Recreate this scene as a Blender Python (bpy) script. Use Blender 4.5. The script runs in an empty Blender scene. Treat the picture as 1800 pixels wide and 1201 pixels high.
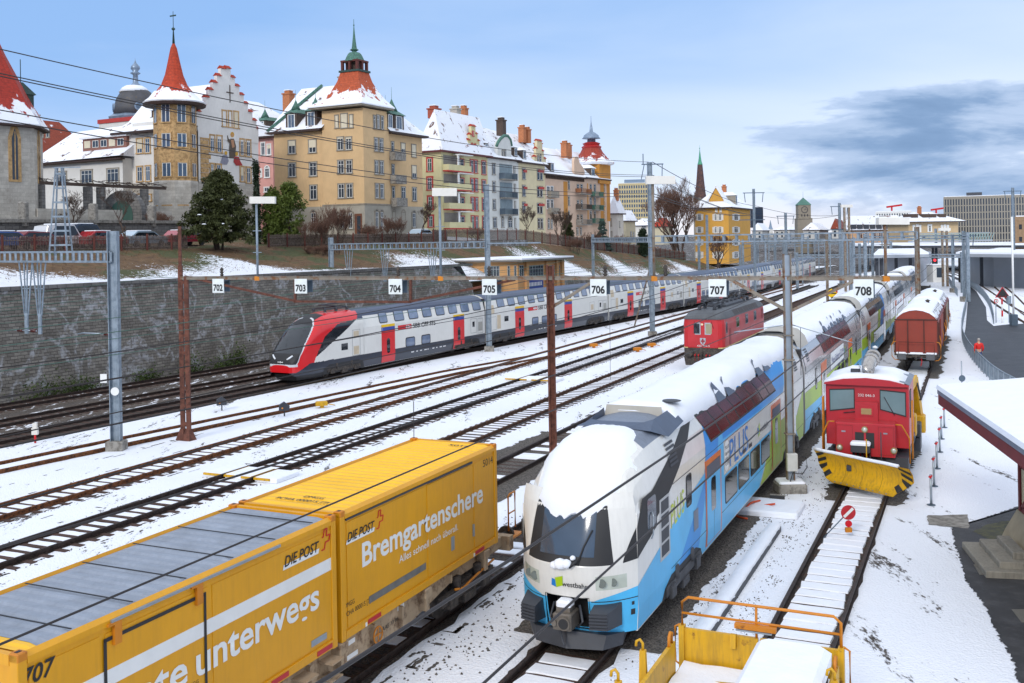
import bpy,bmesh,math,random
from math import sin,cos,tan,pi,radians,atan2,sqrt
from mathutils import Vector,Matrix
SC=bpy.context.scene
COL=SC.collection
# camera
F,ROLL,CX,CY,H=1800.0,radians(1.0),900.0,419.0,9.25
cam=bpy.data.cameras.new('camera')
cam.sensor_width=36.0
cam.lens=36.0
cam.shift_y=-(600.5-CY)/1800.0
cam.clip_start,cam.clip_end=0.5,9000
camo=bpy.data.objects.new('camera',cam)
COL.objects.link(camo)
camo.matrix_world=Matrix(((cos(ROLL),sin(ROLL),0,0),(0,0,-1,0),(-sin(ROLL),cos(ROLL),0,H),(0,0,0,1)))
SC.camera=camo
# sky and sun
SUN_AZ,SUN_EL=radians(205),radians(28)
w=bpy.data.worlds.new('World')
SC.world=w
w.use_nodes=True
nt=w.node_tree
nt.nodes.clear()
def node(t,kind,**kw):
 n=t.nodes.new(kind)
 for k,v in kw.items():
  if k.startswith('i_'):
   n.inputs[int(k[2:])if k[2:].isdigit()else k[2:]].default_value=v
  else:
   setattr(n,k,v)
 return n
def math_n(t,op,a,b=None,c=None,clamp=False):
 n=t.nodes.new('ShaderNodeMath')
 n.operation=op
 n.use_clamp=clamp
 for i,v in enumerate((a,b,c)):
  if v is None:
   continue
  if isinstance(v,(int,float)):
   n.inputs[i].default_value=v
  else:
   t.links.new(v,n.inputs[i])
 return n.outputs[0]
def mixc(t,fac,a,b,mode='MIX'):
 n=t.nodes.new('ShaderNodeMix')
 n.data_type='RGBA'
 n.blend_type=mode
 for s,v in((0,fac),(6,a),(7,b)):
  if isinstance(v,(int,float)):
   n.inputs[s].default_value=v
  elif isinstance(v,tuple):
   n.inputs[s].default_value=v if len(v)==4 else v+(1,)
  else:
   t.links.new(v,n.inputs[s])
 return n.outputs[2]
def ramp(t,fac,stops,interp='LINEAR'):
 n=t.nodes.new('ShaderNodeValToRGB')
 n.color_ramp.interpolation=interp
 e=n.color_ramp.elements
 while len(e)<len(stops):
  e.new(0.5)
 for i,(p,c)in enumerate(stops):
  e[i].position=p
  e[i].color=(c,c,c,1)if isinstance(c,(int,float))else(c if len(c)==4 else c+(1,))
 t.links.new(fac,n.inputs[0])
 return n.outputs[0]
def lin(v):
 v/=255.0
 return v/12.92 if v<=0.04045 else((v+0.055)/1.055)**2.4
def hx(s,k=1.0):
 s=s.lstrip('#')
 return tuple(lin(int(s[i:i+2],16))*k for i in(0,2,4))
def build_sky():
 t=nt
 out=node(t,'ShaderNodeOutputWorld')
 bg=node(t,'ShaderNodeBackground')
 sky=node(t,'ShaderNodeTexSky',sky_type='NISHITA',sun_disc=False,sun_elevation=SUN_EL,sun_rotation=SUN_AZ,altitude=500,air_density=1.0,dust_density=0.6,ozone_density=2.0)
 tc=node(t,'ShaderNodeTexCoord')
 sp=node(t,'ShaderNodeSeparateXYZ')
 t.links.new(tc.outputs['Generated'],sp.inputs[0])
 x,y,z=sp.outputs
 yy=math_n(t,'MAXIMUM',math_n(t,'ABSOLUTE',y),0.12)
 az=math_n(t,'ARCTAN2',x,y)
 el=math_n(t,'ARCSINE',z)
 zz=math_n(t,'MAXIMUM',z,0.0)
 cv=node(t,'ShaderNodeCombineXYZ')
 t.links.new(math_n(t,'MULTIPLY',az,1.6),cv.inputs[0])
 t.links.new(math_n(t,'MULTIPLY',el,6.5),cv.inputs[1])
 def noise(scale,detail,rough,dist,off):
  m=node(t,'ShaderNodeVectorMath',operation='ADD')
  t.links.new(cv.outputs[0],m.inputs[0])
  m.inputs[1].default_value=off
  n=node(t,'ShaderNodeTexNoise',noise_dimensions='3D')
  n.inputs['Scale'].default_value=scale
  n.inputs['Detail'].default_value=detail
  n.inputs['Roughness'].default_value=rough
  n.inputs['Distortion'].default_value=dist
  t.links.new(m.outputs[0],n.inputs['Vector'])
  return n.outputs['Fac']
 veil_n=noise(1.6,5,0.5,0.4,(3.1,0.7,0))
 dark_n=noise(2.6,8,0.56,0.35,(0.35,5.2,2.0))
 det_n=noise(6.0,6,0.6,0.2,(7.7,1.2,4.0))
 v_el=ramp(t,el,[(0.02,0.86),(0.09,0.62),(0.15,0.30),(0.22,0.10)])
 azr=math_n(t,'ADD',math_n(t,'MULTIPLY',az,0.62),0.06)
 veil=math_n(t,'ADD',v_el,math_n(t,'ADD',azr,math_n(t,'MULTIPLY',math_n(t,'SUBTRACT',veil_n,0.5),0.75)),clamp=True)
 skc=mixc(t,0.85,sky.outputs[0],(2.75,4.75,8.4))
 c1=mixc(t,veil,skc,(7.0,8.0,9.6))
 b_az=ramp(t,math_n(t,'ADD',math_n(t,'MULTIPLY',az,1.0),0.5),[(0.60,0.0),(0.70,0.62),(0.90,1.0)])
 b_el=ramp(t,el,[(0.0,0.55),(0.015,0.95),(0.045,1.0),(0.085,0.84),(0.13,0.62),(0.155,0.0)])
 bank=math_n(t,'MULTIPLY',b_az,b_el)
 dn=math_n(t,'ADD',math_n(t,'MULTIPLY',dark_n,0.72),math_n(t,'MULTIPLY',det_n,0.28))
 cm=math_n(t,'ADD',dn,math_n(t,'SUBTRACT',math_n(t,'MULTIPLY',bank,0.50),0.395))
 mask=ramp(t,cm,[(0.40,0.0),(0.47,0.65),(0.58,1.0)],'EASE')
 dcol=ramp(t,cm,[(0.40,(3.9,5.2,7.6)),(0.52,(2.5,3.8,6.0)),(0.68,(1.7,2.8,4.7))])
 c2=mixc(t,mask,c1,dcol)
 hz=math_n(t,'MULTIPLY',ramp(t,el,[(0.0,1.0),(0.016,0.8),(0.036,0.0)]),ramp(t,math_n(t,'ADD',az,0.5),[(0.58,0.0),(0.69,1.0),(0.80,0.55),(0.9,0.1)]))
 c3=mixc(t,hz,c2,(8.4,8.0,8.2))
 up=ramp(t,z,[(0.26,0.0),(0.55,1.0)])
 c4=mixc(t,up,c3,(8.2,9.0,10.4))
 t.links.new(c4,bg.inputs[0])
 bg.inputs[1].default_value=0.10
 t.links.new(bg.outputs[0],out.inputs[0])
build_sky()
sl=bpy.data.lights.new('sun','SUN')
sl.energy=1.5
sl.angle=radians(14)
sl.color=(1.0,0.95,0.88)
slo=bpy.data.objects.new('sun',sl)
COL.objects.link(slo)
sd=Vector((sin(SUN_AZ)*cos(SUN_EL),cos(SUN_AZ)*cos(SUN_EL),sin(SUN_EL)))
slo.rotation_euler=(-sd).to_track_quat('-Z','Y').to_euler()
SC.view_settings.view_transform='Standard'
SC.view_settings.look='None'
SC.view_settings.exposure=0.22
SC.view_settings.gamma=1.0
SC.view_settings.use_curve_mapping=False
SC.cycles.max_bounces=5
SC.cycles.diffuse_bounces=3
SC.cycles.glossy_bounces=3
SC.cycles.transparent_max_bounces=6
SC.cycles.caustics_reflective=False
SC.cycles.caustics_refractive=False
SC.cycles.use_denoising=True
random.seed(7)
# where a point of the photo stands in the place
def ray(px,py):
 u,v=(px-CX)/F,(py-CY)/F
 return Vector((u*cos(ROLL)-v*sin(ROLL),1.0,-u*sin(ROLL)-v*cos(ROLL)))
def gp(px,py,z=0.0):
 d=ray(px,py)
 return Vector((0,0,H))+d*((z-H)/d.z)
def at(px,py,Y):
 return Vector((0,0,H))+ray(px,py)*Y
# mesh builder
class MB:
 def __init__(s):
  s.v,s.f,s.m,s.sm=[],[],[],[]
 def add(s,verts,faces,mi=0,smooth=False):
  b=len(s.v)
  s.v.extend([tuple(p)for p in verts])
  for f in faces:
   s.f.append(tuple(b+i for i in f))
   s.m.append(mi)
   s.sm.append(smooth)
  return s
 def box(s,x0,x1,y0,y1,z0,z1,mi=0):
  return s.add([(x0,y0,z0),(x1,y0,z0),(x1,y1,z0),(x0,y1,z0),(x0,y0,z1),(x1,y0,z1),(x1,y1,z1),(x0,y1,z1)],[(3,2,1,0),(4,5,6,7),(0,1,5,4),(1,2,6,5),(2,3,7,6),(3,0,4,7)],mi)
 def rbox(s,x0,x1,y0,y1,z0,z1,r=0.03,mi=0):
  """box with chamfered upper and side edges"""
  a=[(x0+r,y0),(x1-r,y0),(x1,y0+r),(x1,y1-r),(x1-r,y1),(x0+r,y1),(x0,y1-r),(x0,y0+r)]
  b=[(x0+2*r,y0+r),(x1-2*r,y0+r),(x1-r,y0+2*r),(x1-r,y1-2*r),(x1-2*r,y1-r),(x0+2*r,y1-r),(x0+r,y1-2*r),(x0+r,y0+2*r)]
  return s.loft([[(x,y,z0)for x,y in a],[(x,y,z1-r)for x,y in a],[(x,y,z1)for x,y in b]],mi,True,True)
 def loft(s,rings,mi=0,cap0=False,cap1=False,smooth=False,closed=True):
  n=len(rings[0])
  v=[p for r in rings for p in r]
  f=[]
  for i in range(len(rings)-1):
   for j in range(n if closed else n-1):
    k=(j+1)%n
    f.append((i*n+j,i*n+k,(i+1)*n+k,(i+1)*n+j))
  if cap0:
   f.append(tuple(range(n-1,-1,-1)))
  if cap1:
   f.append(tuple((len(rings)-1)*n+j for j in range(n)))
  return s.add(v,f,mi,smooth)
 def tube(s,pts,r,n=6,mi=0,r1=None,smooth=True,cap=True):
  pts=[Vector(p)for p in pts]
  rings=[]
  L=len(pts)
  for i,p in enumerate(pts):
   d=(pts[min(i+1,L-1)]-pts[max(i-1,0)])
   d=d.normalized()if d.length>1e-9 else Vector((0,0,1))
   a=d.cross(Vector((0,0,1)))
   if a.length<1e-3:
    a=d.cross(Vector((1,0,0)))
   a.normalize()
   b=a.cross(d)
   rr=r if r1 is None else r+(r1-r)*i/max(1,L-1)
   rings.append([p+a*(rr*cos(2*pi*k/n))+b*(rr*sin(2*pi*k/n))for k in range(n)])
  return s.loft(rings,mi,cap,cap,smooth)
 def bar(s,p0,p1,w,h,mi=0):
  """rectangular bar between two points; w sideways, h upwards"""
  p0,p1=Vector(p0),Vector(p1)
  d=(p1-p0).normalized()
  a=d.cross(Vector((0,0,1)))
  if a.length<1e-3:
   a=Vector((1,0,0))
  a.normalize()
  b=a.cross(d)
  R=[]
  for p in(p0,p1):
   R.append([p+a*(w/2*i)+b*(h/2*j)for i,j in((-1,-1),(1,-1),(1,1),(-1,1))])
  return s.loft(R,mi,True,True)
 def lathe(s,prof,n=16,c=(0,0,0),mi=0,smooth=True,rot=0.0,cap=True):
  rings=[[(c[0]+r*cos(rot+2*pi*k/n),c[1]+r*sin(rot+2*pi*k/n),c[2]+z)for k in range(n)]for r,z in prof]
  return s.loft(rings,mi,cap,cap,smooth)
 def prism(s,poly,axis,a0,a1,mi=0):
  """poly of (u,v) pulled along axis: x -> (u,v)=(y,z); y -> (x,z); z -> (x,y)"""
  def P(u,v,a):
   return{'x':(a,u,v),'y':(u,a,v),'z':(u,v,a)}[axis]
  n=len(poly)
  v=[P(u,w_,a0)for u,w_ in poly]+[P(u,w_,a1)for u,w_ in poly]
  f=[tuple(range(n)),tuple(range(2*n-1,n-1,-1))]+[(i,i+n,(i+1)%n+n,(i+1)%n)for i in range(n)]
  return s.add(v,f,mi)
 def quad(s,a,b,c,d,mi=0):
  return s.add([a,b,c,d],[(0,1,2,3)],mi)
 def disc(s,c,nrm,r,th=0.02,n=16,mi=0,r2=None):
  c,nrm=Vector(c),Vector(nrm).normalized()
  return s.tube([c,c+nrm*th],r,n,mi,r2,False)
 def xf(s,M):
  s.v=[tuple(M@Vector(p))for p in s.v]
  return s
 def join(s,o,M=None,mi=None):
  return s.add([M@Vector(p)for p in o.v]if M else o.v,o.f,0 if mi is None else mi)
 def build(s,name,mats,parent=None,label=None,kind=None):
  me=bpy.data.meshes.new(name)
  me.from_pydata(s.v,[],s.f)
  if not isinstance(mats,(list,tuple)):
   mats=[mats]
  for m in mats:
   me.materials.append(m)
  if len(mats)>1:
   me.polygons.foreach_set('material_index',s.m)
  if any(s.sm):
   me.polygons.foreach_set('use_smooth',s.sm)
  bm=bmesh.new()
  bm.from_mesh(me)
  bmesh.ops.recalc_face_normals(bm,faces=bm.faces)
  bm.to_mesh(me)
  bm.free()
  me.update()
  o=bpy.data.objects.new(name,me)
  COL.objects.link(o)
  if parent:
   o.parent=parent
  if label:
   o['label']=label
  if kind:
   o['kind']=kind
  return o
def tag(o,label,cat,group=None,kind=None):
 o['label']=label
 o['category']=cat
 if group:
  o['group']=group
 if kind:
  o['kind']=kind
 return o
def thing(name,label,cat,loc=(0,0,0),rz=0.0,group=None):
 o=bpy.data.objects.new(name,None)
 o.empty_display_size=0.2
 COL.objects.link(o)
 o.location=loc
 o.rotation_euler=(0,0,rz)
 return tag(o,label,cat,group)
def struct(name,mb,m,label=None):
 o=mb.build(name,m)
 o['kind']='structure'
 if label:
  o['label']=label
 return o
def dup(root,loc=None,rz=None,label=None,group=None):
 r=root.copy()
 COL.objects.link(r)
 if loc is not None:
  r.location=loc
 if rz is not None:
  r.rotation_euler=(0,0,rz)
 if label:
  r['label']=label
 if group:
  r['group']=group
 for ch in list(root.children):
  c=ch.copy()
  COL.objects.link(c)
  c.parent=r
  for g in list(ch.children):
   d=g.copy()
   COL.objects.link(d)
   d.parent=c
 return r
def hd(deg):
 a=radians(deg)
 return Vector((sin(a),cos(a),0)),Vector((cos(a),-sin(a),0))
# lettering (built-in font, turned to mesh)
def text(s,mat,parent,origin,right,up,height=None,width=None,shear=0.0,bold=0.0,name='lettering',align='L',fit=False):
 cu=bpy.data.curves.new('t','FONT')
 cu.body=s
 cu.size=1.0
 cu.shear=shear
 cu.offset=bold
 cu.resolution_u=3
 ob=bpy.data.objects.new('t',cu)
 me=bpy.data.meshes.new_from_object(ob)
 bpy.data.objects.remove(ob)
 xs=[v.co.x for v in me.vertices]
 ys=[v.co.y for v in me.vertices]
 x0,x1,y0,y1=min(xs),max(xs),min(ys),max(ys)
 k=height/0.72 if height else None
 if fit:
  ky=height/(y1-y0)
  oy=y0
 else:
  ky=k
  oy=0.0
 kx=width/(x1-x0)if width else ky
 right,up=Vector(right).normalized(),Vector(up).normalized()
 ox=x0 if align=='L' else((x0+x1)/2 if align=='C' else x1)
 O=Vector(origin)
 for v in me.vertices:
  v.co=O+right*((v.co.x-ox)*kx)+up*((v.co.y-oy)*ky)
 me.materials.clear()
 me.materials.append(mat)
 me.name=name
 o=bpy.data.objects.new(name,me)
 COL.objects.link(o)
 if parent:
  o.parent=parent
 return o
# materials
MATS={}
def _new(name):
 m=bpy.data.materials.new(name)
 m.use_nodes=True
 t=m.node_tree
 b=t.nodes['Principled BSDF']
 return m,t,b
def ncoord(t,scale=(1,1,1),kind='Object',rot=0.0):
 tc=node(t,'ShaderNodeTexCoord')
 mp=node(t,'ShaderNodeMapping')
 mp.inputs['Scale'].default_value=scale
 mp.inputs['Rotation'].default_value=(0,0,rot)
 t.links.new(tc.outputs[kind],mp.inputs[0])
 return mp.outputs[0]
def nz(t,vec,scale,detail=4,rough=0.55,dist=0.0):
 n=node(t,'ShaderNodeTexNoise')
 n.inputs['Scale'].default_value=scale
 n.inputs['Detail'].default_value=detail
 n.inputs['Roughness'].default_value=rough
 n.inputs['Distortion'].default_value=dist
 t.links.new(vec,n.inputs['Vector'])
 return n.outputs['Fac']
def bump(t,b,h,strength=0.3,dist=0.02):
 n=node(t,'ShaderNodeBump')
 n.inputs['Strength'].default_value=strength
 n.inputs['Distance'].default_value=dist
 t.links.new(h,n.inputs['Height'])
 t.links.new(n.outputs[0],b.inputs['Normal'])
def mk(name,col,rough=0.6,metal=0.0,var=0.12,scale=2.0,bmp=0.0,bscale=20.0,col2=None,thr=(0.45,0.62),spec=0.5,stretch=(1,1,1),coat=0.0,dirt=None):
 """painted / weathered surface: base colour with broad soft variation, optional second colour in patches (rust, dirt)"""
 if name in MATS:
  return MATS[name]
 m,t,b=_new(name)
 v=ncoord(t,stretch)
 n1=nz(t,v,scale,5,0.6)
 c=mixc(t,ramp(t,n1,[(0.3,0.0),(0.7,1.0)]),tuple(x*(1-var)for x in col),tuple(min(1,x*(1+var))for x in col))
 if col2:
  n2=nz(t,v,scale*2.7,6,0.65)
  c=mixc(t,ramp(t,n2,[(thr[0],0.0),(thr[1],1.0)]),c,col2)
 if dirt:
  n3=nz(t,ncoord(t,(6,6,0.7)),2.2,5,0.6)
  c=mixc(t,math_n(t,'MULTIPLY',ramp(t,n3,[(0.45,0.0),(0.75,1.0)]),dirt),c,(0.06,0.05,0.04))
 t.links.new(c,b.inputs['Base Color'])
 b.inputs['Roughness'].default_value=rough
 b.inputs['Metallic'].default_value=metal
 b.inputs['Specular IOR Level'].default_value=spec
 if coat:
  b.inputs['Coat Weight'].default_value=coat
  b.inputs['Coat Roughness'].default_value=0.12
 if bmp:
  bump(t,b,nz(t,v,bscale,4,0.6),bmp,0.02)
 MATS[name]=m
 return m
def emis(name,col,s):
 m,t,b=_new(name)
 b.inputs['Base Color'].default_value=col+(1,)
 b.inputs['Emission Color'].default_value=col+(1,)
 b.inputs['Emission Strength'].default_value=s
 MATS[name]=m
 return m
def mk_snow(name='snow',scale=1.0,bmp=0.35):
 m,t,b=_new(name)
 v=ncoord(t)
 n=nz(t,v,2.2*scale,6,0.6)
 n2=nz(t,v,28*scale,3,0.6)
 c=mixc(t,n,(0.80,0.83,0.90),(0.90,0.915,0.95))
 t.links.new(c,b.inputs['Base Color'])
 b.inputs['Roughness'].default_value=0.75
 b.inputs['Specular IOR Level'].default_value=0.2
 bump(t,b,math_n(t,'ADD',n,math_n(t,'MULTIPLY',n2,0.12)),bmp,0.12)
 MATS[name]=m
 return m
def mk_glass(name,col,rough=0.06,spec=0.8,var=0.3):
 m,t,b=_new(name)
 v=ncoord(t)
 n=nz(t,v,1.3,3,0.5)
 c=mixc(t,n,tuple(x*(1-var)for x in col),tuple(x*(1+var)for x in col))
 t.links.new(c,b.inputs['Base Color'])
 b.inputs['Roughness'].default_value=rough
 b.inputs['Specular IOR Level'].default_value=spec
 bump(t,b,nz(t,v,2.0,2),0.03,0.05)
 MATS[name]=m
 return m
def mk_stone(name,c1,c2,mortar,scale,row=0.3,brick=0.5,stain=None,msize=0.02,bmp=0.6,uv=None):
 """coursed masonry; stain adds lime streaks that have run down the wall"""
 m,t,b=_new(name)
 tc=node(t,'ShaderNodeTexCoord')
 sp=node(t,'ShaderNodeSeparateXYZ')
 t.links.new(tc.outputs['Object'],sp.inputs[0])
 cb=node(t,'ShaderNodeCombineXYZ')
 hx_=math_n(t,'ADD',math_n(t,'MULTIPLY',sp.outputs[0],uv[0]),math_n(t,'MULTIPLY',sp.outputs[1],uv[1]))if uv else math_n(t,'ADD',sp.outputs[0],sp.outputs[1])
 t.links.new(hx_,cb.inputs[0])
 t.links.new(sp.outputs[2],cb.inputs[1])
 ds=node(t,'ShaderNodeVectorMath',operation='ADD')
 t.links.new(cb.outputs[0],ds.inputs[0])
 dn=node(t,'ShaderNodeTexNoise')
 dn.inputs['Scale'].default_value=1.4
 t.links.new(cb.outputs[0],dn.inputs['Vector'])
 sc=node(t,'ShaderNodeVectorMath',operation='SCALE')
 sc.inputs[3].default_value=0.10
 t.links.new(dn.outputs['Color'],sc.inputs[0])
 t.links.new(sc.outputs[0],ds.inputs[1])
 br=node(t,'ShaderNodeTexBrick')
 t.links.new(ds.outputs[0],br.inputs['Vector'])
 br.inputs['Scale'].default_value=scale
 br.inputs['Brick Width'].default_value=brick
 br.inputs['Row Height'].default_value=row
 br.inputs['Mortar Size'].default_value=msize
 br.inputs['Mortar Smooth'].default_value=0.4
 br.inputs['Bias'].default_value=0.0
 br.inputs['Color1'].default_value=c1+(1,)
 br.inputs['Color2'].default_value=c2+(1,)
 br.inputs['Mortar'].default_value=mortar+(1,)
 br.offset_frequency=2
 n=nz(t,cb.outputs[0],0.5,6,0.65)
 n2=nz(t,cb.outputs[0],6,5,0.7)
 c=mixc(t,ramp(t,n,[(0.3,0),(0.7,1)]),br.outputs['Color'],mixc(t,1.0,br.outputs['Color'],(0.62,0.60,0.58),'MULTIPLY'))
 c=mixc(t,ramp(t,n2,[(0.55,0),(0.75,0.45)]),c,tuple(x*1.6 for x in c2))
 if stain:
  mp=node(t,'ShaderNodeMapping')
  mp.inputs['Scale'].default_value=(0.30,0.20,1)
  t.links.new(cb.outputs[0],mp.inputs[0])
  s1=nz(t,mp.outputs[0],1.0,4,0.55,1.0)
  s2=nz(t,cb.outputs[0],2.6,5,0.75)
  band=math_n(t,'SUBTRACT',1.0,math_n(t,'MULTIPLY',math_n(t,'ABSOLUTE',math_n(t,'SUBTRACT',s1,0.53)),22.0),clamp=True)
  s=math_n(t,'MULTIPLY',band,ramp(t,s2,[(0.42,0.0),(0.56,1.0)]))
  c=mixc(t,math_n(t,'MULTIPLY',s,stain),c,(0.50,0.51,0.54))
 t.links.new(c,b.inputs['Base Color'])
 b.inputs['Roughness'].default_value=0.9
 hgt=math_n(t,'ADD',math_n(t,'MULTIPLY',br.outputs['Fac'],-1.0),math_n(t,'MULTIPLY',n2,0.9))
 bump(t,b,hgt,bmp,0.04)
 MATS[name]=m
 return m
def mk_tiles(name,col,z0=None,z1=None,snow=0.0,row=0.22,slope_noise=0.6,seed=0.0):
 """clay tiles in rows; snow lies on it below z0..z1 (object space) and in patches by the amount snow"""
 m,t,b=_new(name)
 tc=node(t,'ShaderNodeTexCoord')
 sp=node(t,'ShaderNodeSeparateXYZ')
 t.links.new(tc.outputs['Object'],sp.inputs[0])
 wv=math_n(t,'FRACT',math_n(t,'DIVIDE',sp.outputs[2],row))
 v=ncoord(t)
 n=nz(t,v,3.5,5,0.6)
 c=mixc(t,ramp(t,n,[(0.3,0),(0.7,1)]),tuple(x*0.7 for x in col),tuple(x*1.25 for x in col))
 c=mixc(t,ramp(t,wv,[(0.0,0.55),(0.18,0.0)]),c,tuple(x*0.35 for x in col))
 s=None
 off=node(t,'ShaderNodeVectorMath',operation='ADD')
 t.links.new(v,off.inputs[0])
 off.inputs[1].default_value=(seed*3.7,seed,seed*1.9)
 pn=nz(t,off.outputs[0],0.9,6,0.6)
 if z0 is not None:
  e=math_n(t,'ADD',sp.outputs[2],math_n(t,'MULTIPLY',math_n(t,'SUBTRACT',pn,0.5),(z1-z0)*3.0))
  s=ramp(t,math_n(t,'DIVIDE',math_n(t,'SUBTRACT',e,z0),(z1-z0)),[(0.42,1.0),(0.58,0.0)])
 if snow:
  s2=ramp(t,math_n(t,'ADD',pn,snow-0.5),[(0.47,0.0),(0.52,1.0)])
  s=s2 if s is None else math_n(t,'MAXIMUM',s,s2)
 if s is not None:
  c=mixc(t,s,c,(0.86,0.88,0.93))
 t.links.new(c,b.inputs['Base Color'])
 b.inputs['Roughness'].default_value=0.75
 bump(t,b,math_n(t,'ADD',wv,math_n(t,'MULTIPLY',s,1.0)if s is not None else 0.0),0.5,0.03)
 MATS[name]=m
 return m
WH=radians(25.5)
def mk_ground():
 """thin snow over ballast: streaks of stones run with the tracks, more of it bare towards the wall"""
 m,t,b=_new('snowy_ballast')
 v=ncoord(t,(1,1,1),'Object')
 va=ncoord(t,(1.0,0.10,1),'Object',rot=WH)
 vb=ncoord(t,(1.0,0.35,1),'Object',rot=WH)
 n_st=nz(t,va,0.9,5,0.6)
 n_md=nz(t,vb,2.2,6,0.7)
 n_fi=nz(t,vb,9,4,0.75)
 sp=node(t,'ShaderNodeSeparateXYZ')
 tc=node(t,'ShaderNodeTexCoord')
 t.links.new(tc.outputs['Object'],sp.inputs[0])
 p=math_n(t,'SUBTRACT',math_n(t,'MULTIPLY',sp.outputs[0],cos(radians(30))),math_n(t,'MULTIPLY',sp.outputs[1],sin(radians(30))))
 left=ramp(t,math_n(t,'DIVIDE',math_n(t,'ADD',p,60.0),20.0),[(0.0,0.16),(0.53,0.15),(0.66,0.03),(1.0,0.0)])
 q=math_n(t,'SUBTRACT',math_n(t,'MULTIPLY',sp.outputs[0],cos(radians(24.5))),math_n(t,'MULTIPLY',sp.outputs[1],sin(radians(24.5))))
 right=ramp(t,math_n(t,'DIVIDE',math_n(t,'ADD',q,2.6),2.0),[(0.0,0.0),(0.5,-0.085)])
 a=math_n(t,'ADD',math_n(t,'MULTIPLY',n_st,0.42),math_n(t,'ADD',math_n(t,'MULTIPLY',n_md,0.30),math_n(t,'MULTIPLY',n_fi,0.28)))
 a=math_n(t,'ADD',a,math_n(t,'ADD',left,right))
 bare=ramp(t,a,[(0.575,0.0),(0.605,1.0)])
 vo=node(t,'ShaderNodeTexVoronoi')
 vo.inputs['Scale'].default_value=16
 t.links.new(v,vo.inputs['Vector'])
 st=mixc(t,vo.outputs['Color'],(0.035,0.028,0.024),(0.16,0.14,0.125))
 big=nz(t,v,0.35,5,0.6)
 sn=mixc(t,big,(0.80,0.83,0.90),(0.90,0.915,0.955))
 c=mixc(t,bare,sn,st)
 t.links.new(c,b.inputs['Base Color'])
 b.inputs['Roughness'].default_value=0.8
 b.inputs['Specular IOR Level'].default_value=0.2
 h=math_n(t,'ADD',math_n(t,'MULTIPLY',math_n(t,'SUBTRACT',1.0,bare),0.5),math_n(t,'ADD',math_n(t,'MULTIPLY',nz(t,v,3.0,6,0.65),0.5),math_n(t,'MULTIPLY',vo.outputs['Distance'],0.5)))
 bump(t,b,h,0.45,0.10)
 MATS['ground']=m
 return m
def mk_ballast(name,c1,c2,snow=0.0,scale=14):
 m,t,b=_new(name)
 v=ncoord(t)
 vo=node(t,'ShaderNodeTexVoronoi')
 vo.inputs['Scale'].default_value=scale
 t.links.new(v,vo.inputs['Vector'])
 n=nz(t,v,0.8,5,0.6)
 c=mixc(t,vo.outputs['Color'],c1,c2)
 if snow:
  n2=nz(t,ncoord(t,(1,0.3,1),'Object',rot=WH),1.6,6,0.7)
  c=mixc(t,ramp(t,n2,[(0.62-snow,0.0),(0.66-snow,1.0)]),c,(0.86,0.88,0.93))
 t.links.new(c,b.inputs['Base Color'])
 b.inputs['Roughness'].default_value=0.9
 bump(t,b,vo.outputs['Distance'],0.9,0.06)
 MATS[name]=m
 return m
def mk_slope():
 """bank of dead grass and leaves with snow caught on its lower half"""
 m,t,b=_new('snowy_bank')
 v=ncoord(t)
 n1=nz(t,v,0.22,5,0.6)
 n2=nz(t,v,1.7,6,0.68)
 n3=nz(t,v,4.0,6,0.8)
 sp=node(t,'ShaderNodeSeparateXYZ')
 tc=node(t,'ShaderNodeTexCoord')
 t.links.new(tc.outputs['Object'],sp.inputs[0])
 br=mixc(t,ramp(t,n2,[(0.3,0),(0.7,1)]),(0.07,0.036,0.016),(0.20,0.115,0.05))
 gr=mixc(t,n3,(0.03,0.045,0.012),(0.09,0.11,0.035))
 c=mixc(t,ramp(t,n1,[(0.50,0),(0.58,0.85)]),br,gr)
 at_=node(t,'ShaderNodeAttribute',attribute_name='snow')
 a=math_n(t,'ADD',math_n(t,'MULTIPLY',n2,0.35),math_n(t,'ADD',math_n(t,'MULTIPLY',n3,0.65),at_.outputs['Fac']))
 s=ramp(t,a,[(0.58,0.0),(0.60,1.0)])
 c=mixc(t,s,c,(0.86,0.88,0.93))
 t.links.new(c,b.inputs['Base Color'])
 b.inputs['Roughness'].default_value=0.9
 bump(t,b,math_n(t,'ADD',n2,n3),0.8,0.15)
 MATS['slope']=m
 return m
def mk_leaf(name,c1,c2,snow=0.0):
 m,t,b=_new(name)
 v=ncoord(t)
 n=nz(t,v,0.9,4,0.6)
 n2=nz(t,v,7,3,0.6)
 c=mixc(t,math_n(t,'ADD',math_n(t,'MULTIPLY',n,0.6),math_n(t,'MULTIPLY',n2,0.4)),c1,c2)
 t.links.new(c,b.inputs['Base Color'])
 b.inputs['Roughness'].default_value=0.6
 b.inputs['Specular IOR Level'].default_value=0.3
 MATS[name]=m
 return m
SNOW=mk_snow()
SNOWR=mk_snow('roof_snow',0.5,0.3)
GROUND=mk_ground()
BALLAST=mk_ballast('brown_ballast',(0.035,0.026,0.02),(0.17,0.135,0.11),0.06)
BEDDARK=mk_ballast('bed_and_rail_shade',(0.016,0.012,0.010),(0.085,0.065,0.05))  # dark ballast; tone also stands in for the shaded gap beside the rails
BALL2=mk_ballast('dark_ballast_patch',(0.028,0.024,0.021),(0.20,0.175,0.15),0.0,22)
RAIL=mk('rusty_rail',hx('#5a3a24'),0.75,0.0,0.3,3.0,col2=hx('#2c1a12'))
RAILD=mk('dark_rail',hx('#3a2c26'),0.6,0.2,0.3,3.0,col2=hx('#20140f'))
RAILO=mk('orange_rust_rail',hx('#7a4a26'),0.8,0.0,0.3,3.0,col2=hx('#3c2214'))
WOODS=mk('sleeper_wood',hx('#46322a'),0.9,0,0.3,3.0)
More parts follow.
